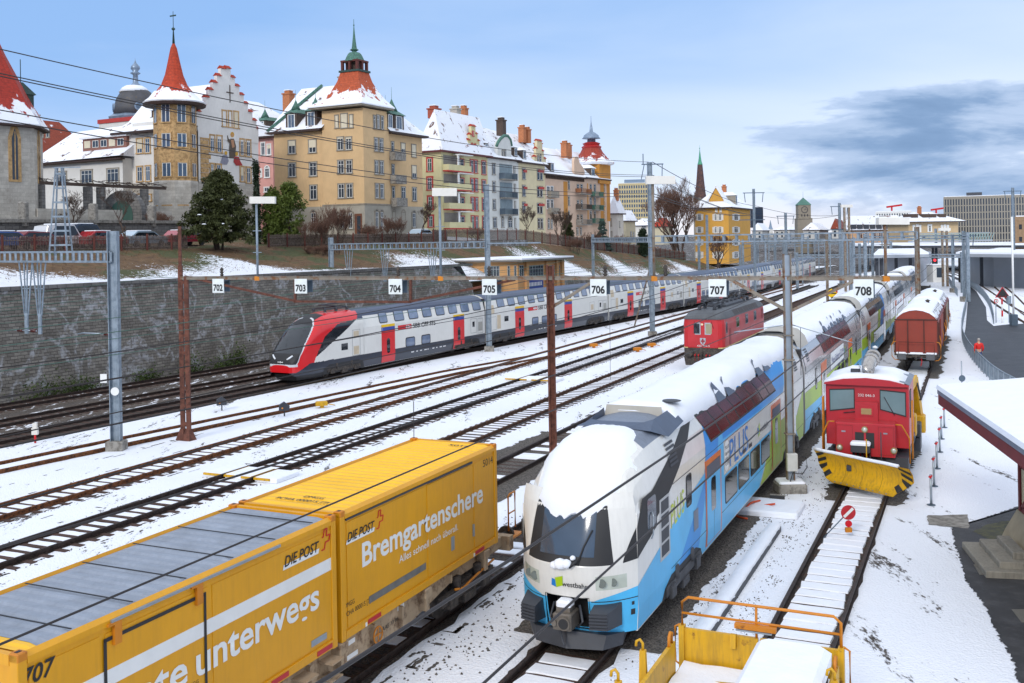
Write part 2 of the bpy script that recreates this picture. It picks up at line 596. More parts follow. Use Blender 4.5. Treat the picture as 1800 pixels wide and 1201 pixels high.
STONE=mk_stone('retaining_wall_stone',(0.185,0.168,0.148),(0.31,0.285,0.25),(0.09,0.082,0.073),1.0,0.20,0.47,msize=0.016,bmp=0.9,stain=0.8,uv=(0.53,0.85))
STONE2=mk_stone('grey_parapet_stone',(0.16,0.155,0.15),(0.25,0.24,0.23),(0.08,0.08,0.08),1.0,0.3,0.55,uv=(0.88,0.47))
SLOPE=mk_slope()
CONC=mk('concrete',hx('#8f8b84'),0.85,0,0.2,1.5,0.3,12,col2=hx('#6a655e'))
ASPH=mk('wet_asphalt',(0.026,0.028,0.034),0.55,0,0.35,0.35,0.25,40,col2=(0.05,0.053,0.063),thr=(0.5,0.7),spec=0.3)
ASPH2=mk('asphalt',(0.035,0.035,0.038),0.7,0,0.35,0.8,0.5,60,col2=(0.075,0.075,0.08),thr=(0.5,0.75))
GALV=mk('painted_mast_grey',hx('#8b98a4'),0.55,0.15,0.12,1.2,col2=hx('#72808c'),dirt=0.25)
GALVD=mk('galvanised_dark',hx('#5b6a78'),0.55,0.4,0.15,1.2)
STEEL=mk('galvanised_steel',hx('#9fa9b2'),0.4,0.6,0.1,2)
RUST=mk('rusty_steel',hx('#6a4032'),0.85,0,0.3,1.6,0.2,30,col2=hx('#4a2a20'))
RUSTB=mk('rust_stained_beam',hx('#857c70'),0.7,0.2,0.25,1.2,col2=hx('#7a5232'),thr=(0.50,0.62))
WIREM=mk('dark_wire',(0.035,0.03,0.03),0.6,0.3,0.1)
WIREG=mk('green_patina_wire',hx('#4d6b5e'),0.6,0.2,0.1)
BLACK=mk('matt_black',(0.02,0.02,0.022),0.6)
DARK=mk('dark_grey_plastic',hx('#3a3d44'),0.55,0,0.15)
UNDER=mk('running_gear_dirt',(0.045,0.038,0.034),0.8,0.1,0.4,3.0,0.3,20,col2=(0.10,0.08,0.065))
WHITE=mk('white_enamel',(0.78,0.78,0.76),0.45,0,0.05)
INK=mk('black_ink',(0.012,0.012,0.014),0.5)
LAMPB=mk('lamp_box_cream',hx('#dcd8cf'),0.5,0,0.06)
GLASS=mk_glass('dark_glass',(0.018,0.022,0.028))
GLASSB=mk_glass('sky_glass',(0.05,0.07,0.10),0.08,0.9)
REDSIG=mk('signal_red',hx('#c8161d'),0.5)
ORANGEP=mk('orange_paint',hx('#c77a14'),0.5,0,0.12,col2=hx('#7b4210'),thr=(0.62,0.75))
YELLOWP=mk('worn_yellow_paint',hx('#d2a012'),0.5,0,0.12,1.5,col2=hx('#8a5a14'),thr=(0.62,0.72),dirt=0.35)
INSUL=mk('brown_insulator',hx('#4a1d17'),0.3)
# ground, tracks, retaining wall and bank
g=MB()
g.add([(-4000,-600,-0.18),(4000,-600,-0.18),(4000,7500,-0.18),(-4000,7500,-0.18)],[(0,1,2,3)])
struct('ground',g,GROUND,'thin snow over track ballast')
UN,RN=hd(24.5)
UL,RL=hd(28.5)
def ln(p,s,h=24.5,z=0.0):
 u,r=hd(h)
 v=u*s+r*p
 return Vector((v.x,v.y,z))
def resample(pts,step):
 out,acc=[Vector(pts[0])],0.0
 for a,b in zip(pts,pts[1:]):
  a,b=Vector(a),Vector(b)
  L=(b-a).length
  d=step-acc
  while d<=L:
   out.append(a.lerp(b,d/L))
   d+=step
  acc=L-(d-step)
 return out
def smooth_poly(pts,n=3):
 pts=[Vector(p)for p in pts]
 for _ in range(n):
  q=[pts[0]]
  for a,b in zip(pts,pts[1:]):
   q+=[a.lerp(b,0.25),a.lerp(b,0.75)]
  q.append(pts[-1])
  pts=q
 return pts
def offset_line(pts,o):
 out=[]
 for i,p in enumerate(pts):
  d=(pts[min(i+1,len(pts)-1)]-pts[max(i-1,0)])
  d.z=0
  d.normalize()
  out.append(p+Vector((d.y,-d.x,0))*o)
 return out
def ribbon(mb,L,R,z,mi=0):
 n=len(L)
 mb.add([(p.x,p.y,z)for p in L]+[(p.x,p.y,z)for p in R],[(i,i+1,n+i+1,n+i)for i in range(n-1)],mi)
def make_track(label,pts,rail=RAIL,bed=BEDDARK,bedw=0.26,jit=0.10,pads='gap',padcov=1.0,pad_to=90,zb=0,pad_skip=None,gapw=0.04,inner=0.30):
 """two rails on a dark bed; irregular snow pads lie between the sleepers where the snow has not been cleared"""
 pts=[Vector((p[0],p[1],0))for p in pts]
 t=thing('railway_track',label,'track',(pts[0].x,pts[0].y,0),0,'tracks of the yard')
 o=Vector((pts[0].x,pts[0].y,0))
 P=[p-o for p in resample(pts,0.6)]
 C=[p-o for p in pts]
 for sgn in(-1,1):
  c=offset_line(C,0.7525*sgn)
  m=MB()
  for prof in([(-0.036,-0.05),(0.036,-0.05),(0.036,0.0),(-0.036,0.0)],[(-0.012,-0.155),(0.012,-0.155),(0.012,-0.05),(-0.012,-0.05)],[(-0.07,-0.17),(0.07,-0.17),(0.07,-0.148),(-0.07,-0.148)]):
   rings=[]
   for i,p in enumerate(c):
    d=(c[min(i+1,len(c)-1)]-c[max(i-1,0)]).normalized()
    r=Vector((d.y,-d.x,0))
    rings.append([p+r*a+Vector((0,0,b))for a,b in prof])
   m.loft(rings,0,True,True)
  m.build('rail',rail,t)
 m=MB()
 zt=-0.1735+zb
 if pads=='none':
  ribbon(m,offset_line(P,-(0.78+bedw)),offset_line(P,0.78+bedw),zt)
  k=0
 else:
  for sgn in(-1,1):
   L=offset_line(P,0.7525*sgn)
   lo,hi=[],[]
   for i,p in enumerate(L):
    d=(L[min(i+1,len(L)-1)]-L[max(i-1,0)]).normalized()
    r=Vector((d.y,-d.x,0))*sgn
    lo.append(p-r*(inner+random.uniform(-.03,.03)))
    hi.append(p+r*max(0.07,bedw*0.6+random.uniform(-jit,jit)+(0.10 if random.random()<0.12 else 0)))
   ribbon(m,lo,hi,zt)
  if pads=='gap':
   ribbon(m,offset_line(P,-0.5),offset_line(P,0.5),zt+0.002)
 m.build('track_bed',bed,t)
 m=MB()
 for i,p in enumerate(P):
  if p.length>140:
   break
  d=(P[min(i+1,len(P)-1)]-P[max(i-1,0)]).normalized()
  r=Vector((d.y,-d.x,0))
  a,b=p-r*1.28,p+r*1.28
  if pads=='none':
   m.bar(a+Vector((0,0,-0.19)),b+Vector((0,0,-0.19)),0.24,0.08)
  elif pads=='gap':
   m.bar(p-r*(1.25 if gapw>.05 else 0.66)+Vector((0,0,-0.178)),p+r*(1.25 if gapw>.05 else 0.66)+Vector((0,0,-0.178)),0.2 if gapw>.05 else 0.16,0.05 if gapw>.05 else 0.03)
 if m.v:
  m.build('sleeper',WOODS,t,kind='stuff')
 if pads!='none':
  m=MB()
  last=None
  for i,p in enumerate(P[:-1]):
   if p.length>pad_to and pads=='gap':
    break
   q=P[i+1]
   d=(q-p).normalized()
   r=Vector((d.y,-d.x,0))
   if pad_skip and pad_skip[0]<=p.length<=pad_skip[1]-8 and random.random()<0.93:
    continue
   if random.random()>padcov:
    continue
   if pads=='gap':
    a0,a1=gapw*0.4+random.uniform(0,0.05),0.605-gapw*0.6-random.uniform(0.0,0.045)+(0.03 if random.random()<.25 else 0)
    w0=0.62
    top,bot=[],[]
    n=5
    for e in range(n):
     x=-w0+2*w0*e/(n-1)+random.uniform(-0.05,0.05)
     top.append((x,a0+random.uniform(-0.01,0.03)))
    for e in range(n):
     x=w0-2*w0*e/(n-1)+random.uniform(-0.05,0.05)
     top.append((x,a1+random.uniform(-0.03,0.01)))
    zz=-0.125+random.uniform(-0.012,0.008)-gapw*0.12
    A=[p+r*x+d*y+Vector((0,0,-0.175))for x,y in top]
    cx=sum(x for x,y in top)/len(top)
    cy=sum(y for x,y in top)/len(top)
    B=[p+r*(cx+(x-cx)*0.97)+d*(cy+(y-cy)*0.9)+Vector((0,0,zz))for x,y in top]
    m.loft([A,B],0,False,True)
   else:
    wl=0.66+random.uniform(-0.05,0.03)
    wr=0.66+random.uniform(-0.05,0.03)
    if last is None:
     last=(wl,wr)
    v=[p-r*last[0],p+r*last[1],q+r*wr,q-r*wl]
    m.add([x+Vector((0,0,-0.172))for x in v]+[(p-r*(last[0]-.06))+Vector((0,0,-0.12)),(p+r*(last[1]-.06))+Vector((0,0,-0.12)),(q+r*(wr-.06))+Vector((0,0,-0.12)),(q-r*(wl-.06))+Vector((0,0,-0.12))],[(4,5,6,7),(0,4,7,3),(1,2,6,5)],0)
    last=(wl,wr)
  if m.v:
   m.build('snow',SNOW,t,kind='stuff')
 return t
SBBP=[(-33.5,33.7),(-25.0,49.7),(-16.9,64.6),(-12.3,73.3),(-3.5,88.1),(9.0,109.8),(20.3,129.4),(32.0,150.8),(42.4,172.3),(52.8,194.3),(62.7,216.6),(72,240),(80,262)]
make_track('railway track closest to the foot of the stone retaining wall',[ln(-54.8,s,28.5)for s in(-25,130)],RAILD,BALLAST,1.2,pads='none')
make_track('bare brown-ballasted track second from the stone wall',[ln(-49.8,s,28.5)for s in(-25,130)],RAILD,BALLAST,1.3,pads='none',zb=0.002)
make_track('track under the red-nosed double-deck train',SBBP,RAILD,BEDDARK,0.75,pads='none',zb=0.004)
make_track('rust-orange snowy track in front of the red-nosed double-deck train',[(-31,28.6),(-21.9,43.4),(-13.0,57.7),(-4.4,72.0),(1.73,80.2),(14,107),(30,141),(52,186)],RAILO,BEDDARK,0.16,0.04,pads='full',zb=0.001)
make_track('rust-orange snowy track merging with its neighbour in mid-yard',[ln(-31.6,s)for s in(8,40,70,200)],RAILO,BEDDARK,0.22,0.1,pads='gap',gapw=0.14)
make_track('track with snowy sleeper bays and the nearer yellow crossing boards',[ln(-27.0,s)for s in(8,40,80,190)],RAILD,BEDDARK,0.24,0.12,pads='gap',gapw=0.2)
make_track('rusty track leading to the red locomotive',[ln(-22.1,s)for s in(8,40,80,190)],RAIL,BEDDARK,0.24,0.12,pads='gap',gapw=0.2)
make_track('track with a dark cleared bed between the red locomotive and the container train',[ln(-17.65,s)for s in(8,60,150)],RAILD,BALL2,0.30,0.1,pads='gap',zb=0.003,pad_skip=(0,46))
make_track('track under the yellow container wagon',[ln(-12.97,s)for s in(0,60,130)],RAILD,BEDDARK,0.30,0.1,pads='gap',padcov=0.5)
make_track('track under the white and blue double-deck train',[ln(-8.47,s)for s in(-2,60,190)],RAILD,BEDDARK,0.35,0.14,pads='gap',padcov=0.9)
make_track('snowed-in track under the red snow plough locomotive',[ln(-3.86,s)for s in(-4,40,125)],RAILD,BEDDARK,0.03,0.02,pads='gap',zb=0.002,inner=0.17)
def gravel_bed(pts,name='ballast',label='bare stones beside the train'):
 m=MB()
 m.add([(x,y,-0.168)for x,y in pts],[tuple(range(len(pts)))])
 o=m.build(name,BALL2)
 o['kind']='structure'
 o['label']=label
 return o
def ragged(p0,p1,s0,s1,h=24.5,j=0.18,step=0.14,jl=None):
 L,R_=[],[]
 s=s0
 while s<=s1:
  w1,w2=[j*(sin(s*0.9+k)*0.5+sin(s*2.3+2*k)*0.4+random.uniform(-.45,.45))for k in(p0,p1)]
  L.append(ln(p0+w1,s,h))
  R_.append(ln(p1+w2,s,h))
  s+=step
 m=[(v.x,v.y)for v in L]+[(v.x,v.y)for v in reversed(R_)]
 return m
gravel_bed(ragged(-10.3,-6.72,22.3,120,j=0.12),label='bare stones under the white and blue train')
gravel_bed(ragged(-19.5,-15.9,20,46,j=0.2),label='bare stones on the track left of the white and blue train')
gravel_bed(ragged(-5.1,-2.55,37.4,48,j=0.2),label='bare stones under the snow plough locomotive')
gravel_bed(ragged(-5.4,-2.45,70.5,100,j=0.2),label='bare stones under the brown goods wagons')
m=MB()
def pebble(m,c,r):
 a=random.uniform(0,6.28)
 v=[]
 for k in range(4):
  rr=r*random.uniform(0.6,1.3)
  v.append((c.x+rr*cos(a+k*pi/2),c.y+rr*sin(a+k*pi/2),-0.19))
 v.append((c.x+random.uniform(-r,r)*.3,c.y+random.uniform(-r,r)*.3,-0.18+r*random.uniform(0.5,1.0)))
 m.add(v,[(0,1,4),(1,2,4),(2,3,4),(3,0,4)])
random.seed(11)
for p in(-31.6,-27.0,-22.1,-17.65,-12.97,-8.47):
 for i in range(1300):
  s=random.uniform(12,75)
  off=random.choice((-1,1))*(1.15+abs(random.gauss(0,0.22)))
  if math.sin(s*0.31+p)+math.sin(s*0.83+p*2)<random.uniform(-1.2,1.2):
   continue
  pebble(m,ln(p+off,s),random.uniform(0.018,0.05))
for i in range(620):
 s,p=random.uniform(14,44),random.choice((random.gauss(-6.45,.12),random.gauss(-5.6,.25),random.gauss(-5.2,.2)))
 for k in range(random.choice((1,1,3,7))):
  pebble(m,ln(p+random.gauss(0,.06),s+random.gauss(0,.12)),random.uniform(0.012,0.04))
for i in range(900):
 s,p=random.uniform(12,44),random.gauss(-10.9,0.45)
 pebble(m,ln(p,s),random.uniform(0.02,0.06))
for p in(-34.0,-31.6,-29.3,-27.0,-22.1,-17.65,-12.97):
 for i in range(330):
  s=random.uniform(10,95)
  o_=random.choice((-1,1))*(1.05+abs(random.gauss(0,0.3)))
  if sin(s*0.23+p*1.7)+0.7*sin(s*0.6+p)<random.uniform(-1.4,0.9):
   continue
  L_,w_=random.uniform(0.12,0.9),random.uniform(0.02,0.075)
  if random.random()<0.25:
   L_,w_=w_*2,random.uniform(0.05,0.2)
  n_=7
  up_=[ln(p+o_+w_*random.uniform(0.3,1.2),s+L_*k/n_)for k in range(n_+1)]
  dn_=[ln(p+o_-w_*random.uniform(0.3,1.2),s+L_*k/n_)for k in range(n_,-1,-1)]
  m.add([(v.x,v.y,-0.1745)for v in up_+dn_],[tuple(range(2*n_+2))])
so=m.build('gravel',BALL2)
tag(so,'loose dark stones poking through the snow beside the rails','gravel',kind='stuff')
# hill, wall, bank
PW=-57.5
def ztop(s):
 if s<130:
  return 8.75
 if s<225:
  return 8.75+(2.6-8.75)*(s-130)/95
 return max(-0.3,2.6-(s-225)*0.04)
def zwall(s):
 if s<96:
  return 6.95-0.004*s
 if s<118:
  return 4.6
 if s<160:
  return max(0.05,4.4-(s-118)*0.105)
 return 0.0
qs=[0,0.6,1.5,2.5,3.5,4.5,5.5,6.5,7.5,8.5,9.5,10.5,11.3,12.2,16,22,40,90,200]
ss=[s*2.0-60 for s in range(0,180)]
V,Fc,SN=[],[],[]
for s in ss:
 for q in qs:
  zt,zw=ztop(s),zwall(s)
  if q<=0.6:
   z=zw+0.02
  elif q<=11.3:
   f=(q-0.6)/10.7
   z=zw+(zt-zw)*(f**1.05)+0.22*sin(s*0.5+q)*sin(q*1.3)*(f*(1-f)*3)
  else:
   z=zt+min(2.0,(q-11.3)*0.075)*max(0,min(1,(zt-2)/6))
  v=ln(PW-q,s,28.5)
  V.append((v.x,v.y,z))
  e=0.24-0.036*q if q<11 else-0.6
  e+=0.10*sin(s*0.21)+0.05*sin(s*0.57+1)-(0.20 if 66<s<84 else 0)+(0.06 if s>112 else 0)+(0.1 if q<1.2 else 0)
  if q>12:
   e=-0.02+(0.2 if s>118 else 0)
  SN.append(e)
nq=len(qs)
for i in range(len(ss)-1):
 for j in range(nq-1):
  Fc.append((i*nq+j,(i+1)*nq+j,(i+1)*nq+j+1,i*nq+j+1))
mb=MB()
mb.add(V,Fc,0,True)
hill=mb.build('hill',SLOPE)
hill['kind']='structure'
hill['label']='bank of dead grass with patchy snow below the street'
at_=hill.data.attributes.new('snow','FLOAT','POINT')
at_.data.foreach_set('value',SN)
t=thing('retaining_wall','long dark stone retaining wall with white lime streaks','wall')
m=MB()
fr,tp=[],[]
for s in[x*4.0-60 for x in range(0,40)]:
 if s>96:
  break
 fr.append((ln(PW+0.9,s,28.5,-0.3),ln(PW+0.35,s,28.5,zwall(s)-0.22)))
n=len(fr)
m.add([a for a,b in fr]+[b for a,b in fr],[(i,i+1,n+i+1,n+i)for i in range(n-1)])
e0,e1=fr[-1]
m.add([e0,e1,ln(PW-8,96,28.5,zwall(95)),ln(PW-8,96,28.5,-0.3)],[(0,1,2,3)])
m.build('masonry',STONE,t)
m=MB()
s=-60.0
while s<96:
 a,b=ln(PW+0.12,s+0.01,28.5,zwall(s)-0.11),ln(PW+0.12,min(96,s+1.5),28.5,zwall(s)-0.11)
 m.bar(a,b,0.62,0.24)
 s+=1.5
m.build('coping',STONE2,t)
t=thing('retaining_wall','low stone wall tapering down at the foot of the snowy bank','wall')
m=MB()
fr=[(ln(PW+0.5,s,28.5,-0.3),ln(PW+0.3,s,28.5,zwall(s)+0.12))for s in range(118,162,4)]
n=len(fr)
m.add([a for a,b in fr]+[b for a,b in fr]+[b+RL*-0.4 for a,b in fr],[(i,i+1,n+i+1,n+i)for i in range(n-1)]+[(n+i,n+i+1,2*n+i+1,2*n+i)for i in range(n-1)])
m.build('masonry',STONE,t)
LEAFD=mk_leaf('dark_ivy',(0.02,0.04,0.012),(0.10,0.14,0.03))
def leaf_mesh(n,fpos,size,flat=0.5):
 m=MB()
 for i in range(n):
  c=fpos()
  a=Vector((random.gauss(0,1),random.gauss(0,1),random.gauss(0,1))).normalized()
  b=a.cross(Vector((random.gauss(0,1),random.gauss(0,1),random.gauss(0,1)))).normalized()
  r=size*random.uniform(0.6,1.4)
  m.add([c+a*r,c+b*r*flat,c-a*r,c-b*r*flat],[(0,1,2,3)])
 return m
random.seed(5)
for px,py,w_,h_,lab in((80,690,2.6,1.2,'ivy clump at the wall foot far left beside the signal wire post'),(140,680,1.6,0.9,'small ivy clump at the wall foot left of the grey mast'),(255,662,1.8,0.8,'ivy patch at the wall foot right of the grey mast'),(335,645,1.6,1.3,'tall ivy clump at the wall foot right of the rusty lattice mast'),(392,640,1.8,1.0,'ivy clump at the wall foot just ahead of the red train nose'),(418,632,1.0,1.3,'small ivy clump climbing the wall beside the red train nose')):
 d=ray(px,py)
 Y=PW+1.0
 tt=Y/(d.x*RL.x+d.y*RL.y)
 c=Vector((d.x*tt,d.y*tt,0))
 lm=leaf_mesh(420,lambda:UL*random.gauss(0,w_*0.4)+RL*random.uniform(0.05,0.4)+Vector((0,0,abs(random.gauss(0,h_*0.5)))),0.09)
 o=lm.build('ivy',LEAFD)
 o.location=(c.x,c.y,-0.15)
 tag(o,lab,'ivy','ivy along the foot of the retaining wall')
# rolling stock (local frame: y along the train away from the viewer, x to its right)
def clip_poly(poly,a,b,c):
 """keep the part with a*y + b*z <= c"""
 out=[]
 for i,p in enumerate(poly):
  q=poly[(i+1)%len(poly)]
  dp,dq=a*p[0]+b*p[1]-c,a*q[0]+b*q[1]-c
  if dp<=1e-9:
   out.append(p)
  if dp*dq<-1e-18:
   t=dp/(dp-dq)
   out.append((p[0]+(q[0]-p[0])*t,p[1]+(q[1]-p[1])*t))
 return out
class Side:
 def __init__(s,prof):
  s.p=prof
 def X(s,z):
  for(x0,z0),(x1,z1)in zip(s.p,s.p[1:]):
   if z<=z1:
    f=(z-z0)/(z1-z0)if z1>z0 else 0
    return x0+(x1-x0)*f
  return s.p[-1][0]
 def panel(s,mb,poly,off=0.006,sgn=1,mi=0,lift=0.0):
  zs=[-99]+[z for x,z in s.p[1:-1]]+[99]
  for a,b in zip(zs,zs[1:]):
   q=clip_poly(clip_poly(poly,0,-1,-a),0,1,b)
   if len(q)>=3:
    mb.add([(sgn*(s.X(z)+off),y,z+(lift if z>4 else 0))for y,z in q],[tuple(range(len(q)))],mi)
  return mb
 def solid(s,mb,poly,d0,d1,sgn=1,mi=0):
  """panel with an edge: a raised frame or leaf"""
  s.panel(mb,poly,d1,sgn,mi)
  n=len(poly)
  for i in range(n):
   (ya,za),(yb,zb)=poly[i],poly[(i+1)%n]
   mb.add([(sgn*(s.X(za)+d0),ya,za),(sgn*(s.X(zb)+d0),yb,zb),(sgn*(s.X(zb)+d1),yb,zb),(sgn*(s.X(za)+d1),ya,za)],[(0,1,2,3)],mi)
  return mb
def rrect(y0,y1,z0,z1,r=0.12,n=3):
 out=[]
 for cy,cz,a in((y1-r,z0+r,-90),(y1-r,z1-r,0),(y0+r,z1-r,90),(y0+r,z0+r,180)):
  for k in range(n+1):
   t=radians(a+90.0*k/n)
   out.append((cy+r*cos(t),cz+r*sin(t)))
 return out
def rect(y0,y1,z0,z1):
 return[(y0,z0),(y1,z0),(y1,z1),(y0,z1)]
def bogie(parent,y,wb=2.5,r=0.45,mat=UNDER,w=1.12):
 m=MB()
 m.box(-w-0.06,-w+0.06,y-wb/2-0.5,y+wb/2+0.5,0.42,0.66)
 m.box(w-0.06,w+0.06,y-wb/2-0.5,y+wb/2+0.5,0.42,0.66)
 m.box(-w,w,y-0.25,y+0.25,0.4,0.75)
 for sx in(-1,1):
  for dy in(-wb/2,wb/2):
   m.box(sx*w-0.12,sx*w+0.12,y+dy-0.2,y+dy+0.2,0.3,0.6)
   m.tube([(sx*w,y+dy*0.62,0.62),(sx*w,y+dy*0.62,0.95)],0.12,8)
  m.box(sx*w-0.1,sx*w+0.1,y-0.3,y+0.3,0.22,0.42)
 b=m.build('bogie',mat,parent)
 for dy in(-wb/2,wb/2):
  m=MB()
  for sx in(-0.75,0.75):
   m.tube([(sx-0.07,y+dy,r),(sx+0.07,y+dy,r)],r,20,smooth=False)
  m.tube([(-0.75,y+dy,r),(0.75,y+dy,r)],0.09,8)
  m.build('wheelset',mat,b)
 return b
def snow_slab(L0,L1,prof,th,parent,name='snow',jag=0.12,step=0.3,mat=None,xr=None,seed=1,front=0.25):
 """snow lying along a rounded roof. prof: list of (x,z) across the roof from left to right"""
 rnd=random.Random(seed)
 n=len(prof)
 rings=[]
 y=L0
 k=0
 while y<=L1+1e-6:
  e=min(1.0,(y-L0)/front+0.15,(L1-y)/front+0.15)
  off=rnd.uniform(-jag,jag)*0.6+jag*sin(y*2.1+seed)*0.5
  top=[]
  for i,(x,z)in enumerate(prof):
   edge=min(i,n-1-i)
   t=th*(0.12 if edge==0 else(0.75 if edge==1 else 1.0))*e
   xx=x+(off*(0.5 if edge==0 else 0.15)if i>n/2 else 0)
   top.append((xx,y,z+t+0.03*sin(y*1.3+x*2+seed)*(edge>0)+rnd.uniform(-0.012,0.012)))
  bot=[(prof[-1][0]-0.02,y,prof[-1][1]-0.04),(prof[0][0]+0.02,y,prof[0][1]-0.04)]
  rings.append(top+bot)
  y+=step
  k+=1
 m=MB()
 m.loft(rings,0,True,True,True)
 return m.build(name,mat or SNOWR,parent)
# white and blue double-deck train
KW=mk('white_train_paint',hx('#dedcd6'),0.25,0,0.05,0.8,coat=0.4,dirt=0.07)
KSIL=mk('silver_white_paint',hx('#c9c9c8'),0.18,0.1,0.06,0.6,coat=0.7,dirt=0.18)
KB=mk('light_blue_paint',hx('#52b7ea'),0.32,0,0.14,0.5,spec=0.25,dirt=0.05)
KB2=mk('deep_blue_paint',hx('#1a78c4'),0.35,0,0.08,0.5,spec=0.25)
KG=mk('lime_paint',hx('#a6c414'),0.32,0,0.1,0.6,spec=0.25,dirt=0.08)
KO=mk('orange_door_frame',hx('#d8692a'),0.35)
KGR=mk('grey_roof_paint',hx('#77808f'),0.5,0,0.12,1.2,dirt=0.3)
KBEI=mk('beige_roof_cowl',hx('#b3ada2'),0.6,0,0.1,1.0)
NIGHT=mk('slate_blue_panel',hx('#3f4d63'),0.4,0,0.1)
REDIN=mk_glass('red_seat_window',(0.085,0.010,0.012),0.2,0.12,0.9)
KP=Side([(1.37,0.40),(1.40,0.9),(1.40,3.0),(1.38,3.3),(1.27,3.8),(1.08,4.2),(0.80,4.42),(0.40,4.52),(0.0,4.54)])
BOGG=mk('bogie_grey',hx('#4b4b4e'),0.6,0.1,0.3,3)
KB3=mk('mid_blue_paint',hx('#148edb'),0.32,0,0.12,0.5,spec=0.25)
def kiss_body(L,nose=False):
 m=MB()
 full=KP.p
 ring0=[(x,z)for x,z in full]+[(-x,z)for x,z in reversed(full[:-1])]
 st=[(0,0.36),(0.35,0.62),(0.9,0.86),(1.6,0.96),(2.6,1.0),(L,1.0)]if nose else[(0,1.0),(L,1.0)]
 rings=[[(x*(1-(0.10*(1-k)if z>3 else 0)),y,z if z<3.0 else 3.0+(z-3.0)*k)for x,z in ring0]for y,k in st]
 m.loft(rings,0,True,True)
 for i in range(len(m.f)):
  f=m.f[i]
  zc=sum(m.v[j][2]for j in f)/len(f)
  if zc>4.25 and len(f)==4:
   m.m[i]=1
 m.box(-1.2,1.2,1.0 if nose else 0.3,L-0.3,0.28,0.45,2)
 return m
def kiss_windows(t,wins,mat=GLASS,up=False):
 for y0,y1,z0,z1 in wins:
  m=MB()
  KP.solid(m,rrect(y0,y1,z0,z1,0.1),0.0,0.012)
  w_=m.build('window',BLACK,t)
  m=MB()
  KP.panel(m,rrect(y0+0.05,y1-0.05,z0+0.05,z1-0.05,0.08),0.016)
  m.build('pane',mat,w_)
def kiss_band(t,y0,y1,z0,z1,n,mat,slant=True):
 """one black glazed band with n panes, its ends raked"""
 m=MB()
 KP.solid(m,[(y0+0.75,z0),(y1,z0),(y1-1.0,z1),(y0,z1)],0.0,0.012)
 w_=m.build('window_band',BLACK,t)
 for i in range(n):
  a0,a1=i/n+0.006,(i+1)/n-0.006
  p=[(y0+0.75+(y1-y0-0.75)*a0,z0+0.06),(y0+0.75+(y1-y0-0.75)*a1,z0+0.06),(y0+(y1-y0-1.0)*a1,z1-0.06),(y0+(y1-y0-1.0)*a0,z1-0.06)]
  m=MB()
  KP.panel(m,p,0.017)
  m.build('pane',mat,w_)
def kiss_door(t,y0,leaf,win=True,head=NIGHT):
 m=MB()
 KP.solid(m,[(y0,0.5),(y0+1.9,0.5),(y0+1.9,2.9),(y0,2.9)],0.0,0.012)
 d=m.build('door',KO,t)
 m=MB()
 KP.panel(m,rect(y0+0.12,y0+1.78,0.53,2.42),0.018)
 m.build('door_leaf',leaf,d)
 m=MB()
 KP.panel(m,rect(y0+0.14,y0+1.76,2.42,2.74),0.018)
 m.build('display',head,d)
 m=MB()
 KP.panel(m,rrect(y0+0.62,y0+1.18,1.35,2.3,0.12),0.022)
 m.build('pane',GLASS,d)
 m=MB()
 KP.panel(m,rect(y0+0.93,y0+0.95,0.53,2.42),0.020)
 m.build('joint',DARK,d)
def westlogo(t,y,z,h,wd):
 m=MB()
 KP.panel(m,[(y,z+h*0.2),(y+h*0.45,z+h*0.1),(y+h*0.4,z+h*0.6),(y,z+h*0.7)],0.008)
 a=m.build('emblem',KB2,t)
 m=MB()
 KP.panel(m,[(y+h*0.3,z-h*0.15),(y+h*0.8,z),(y+h*0.9,z+h),(y+h*0.45,z+h*0.75)],0.010)
 m.build('emblem',KG,t)
 text('westbahn',INK,t,(1.407,y+h*1.1,z+h*0.1),(0,1,0),(0,0,1),h*0.55,wd)
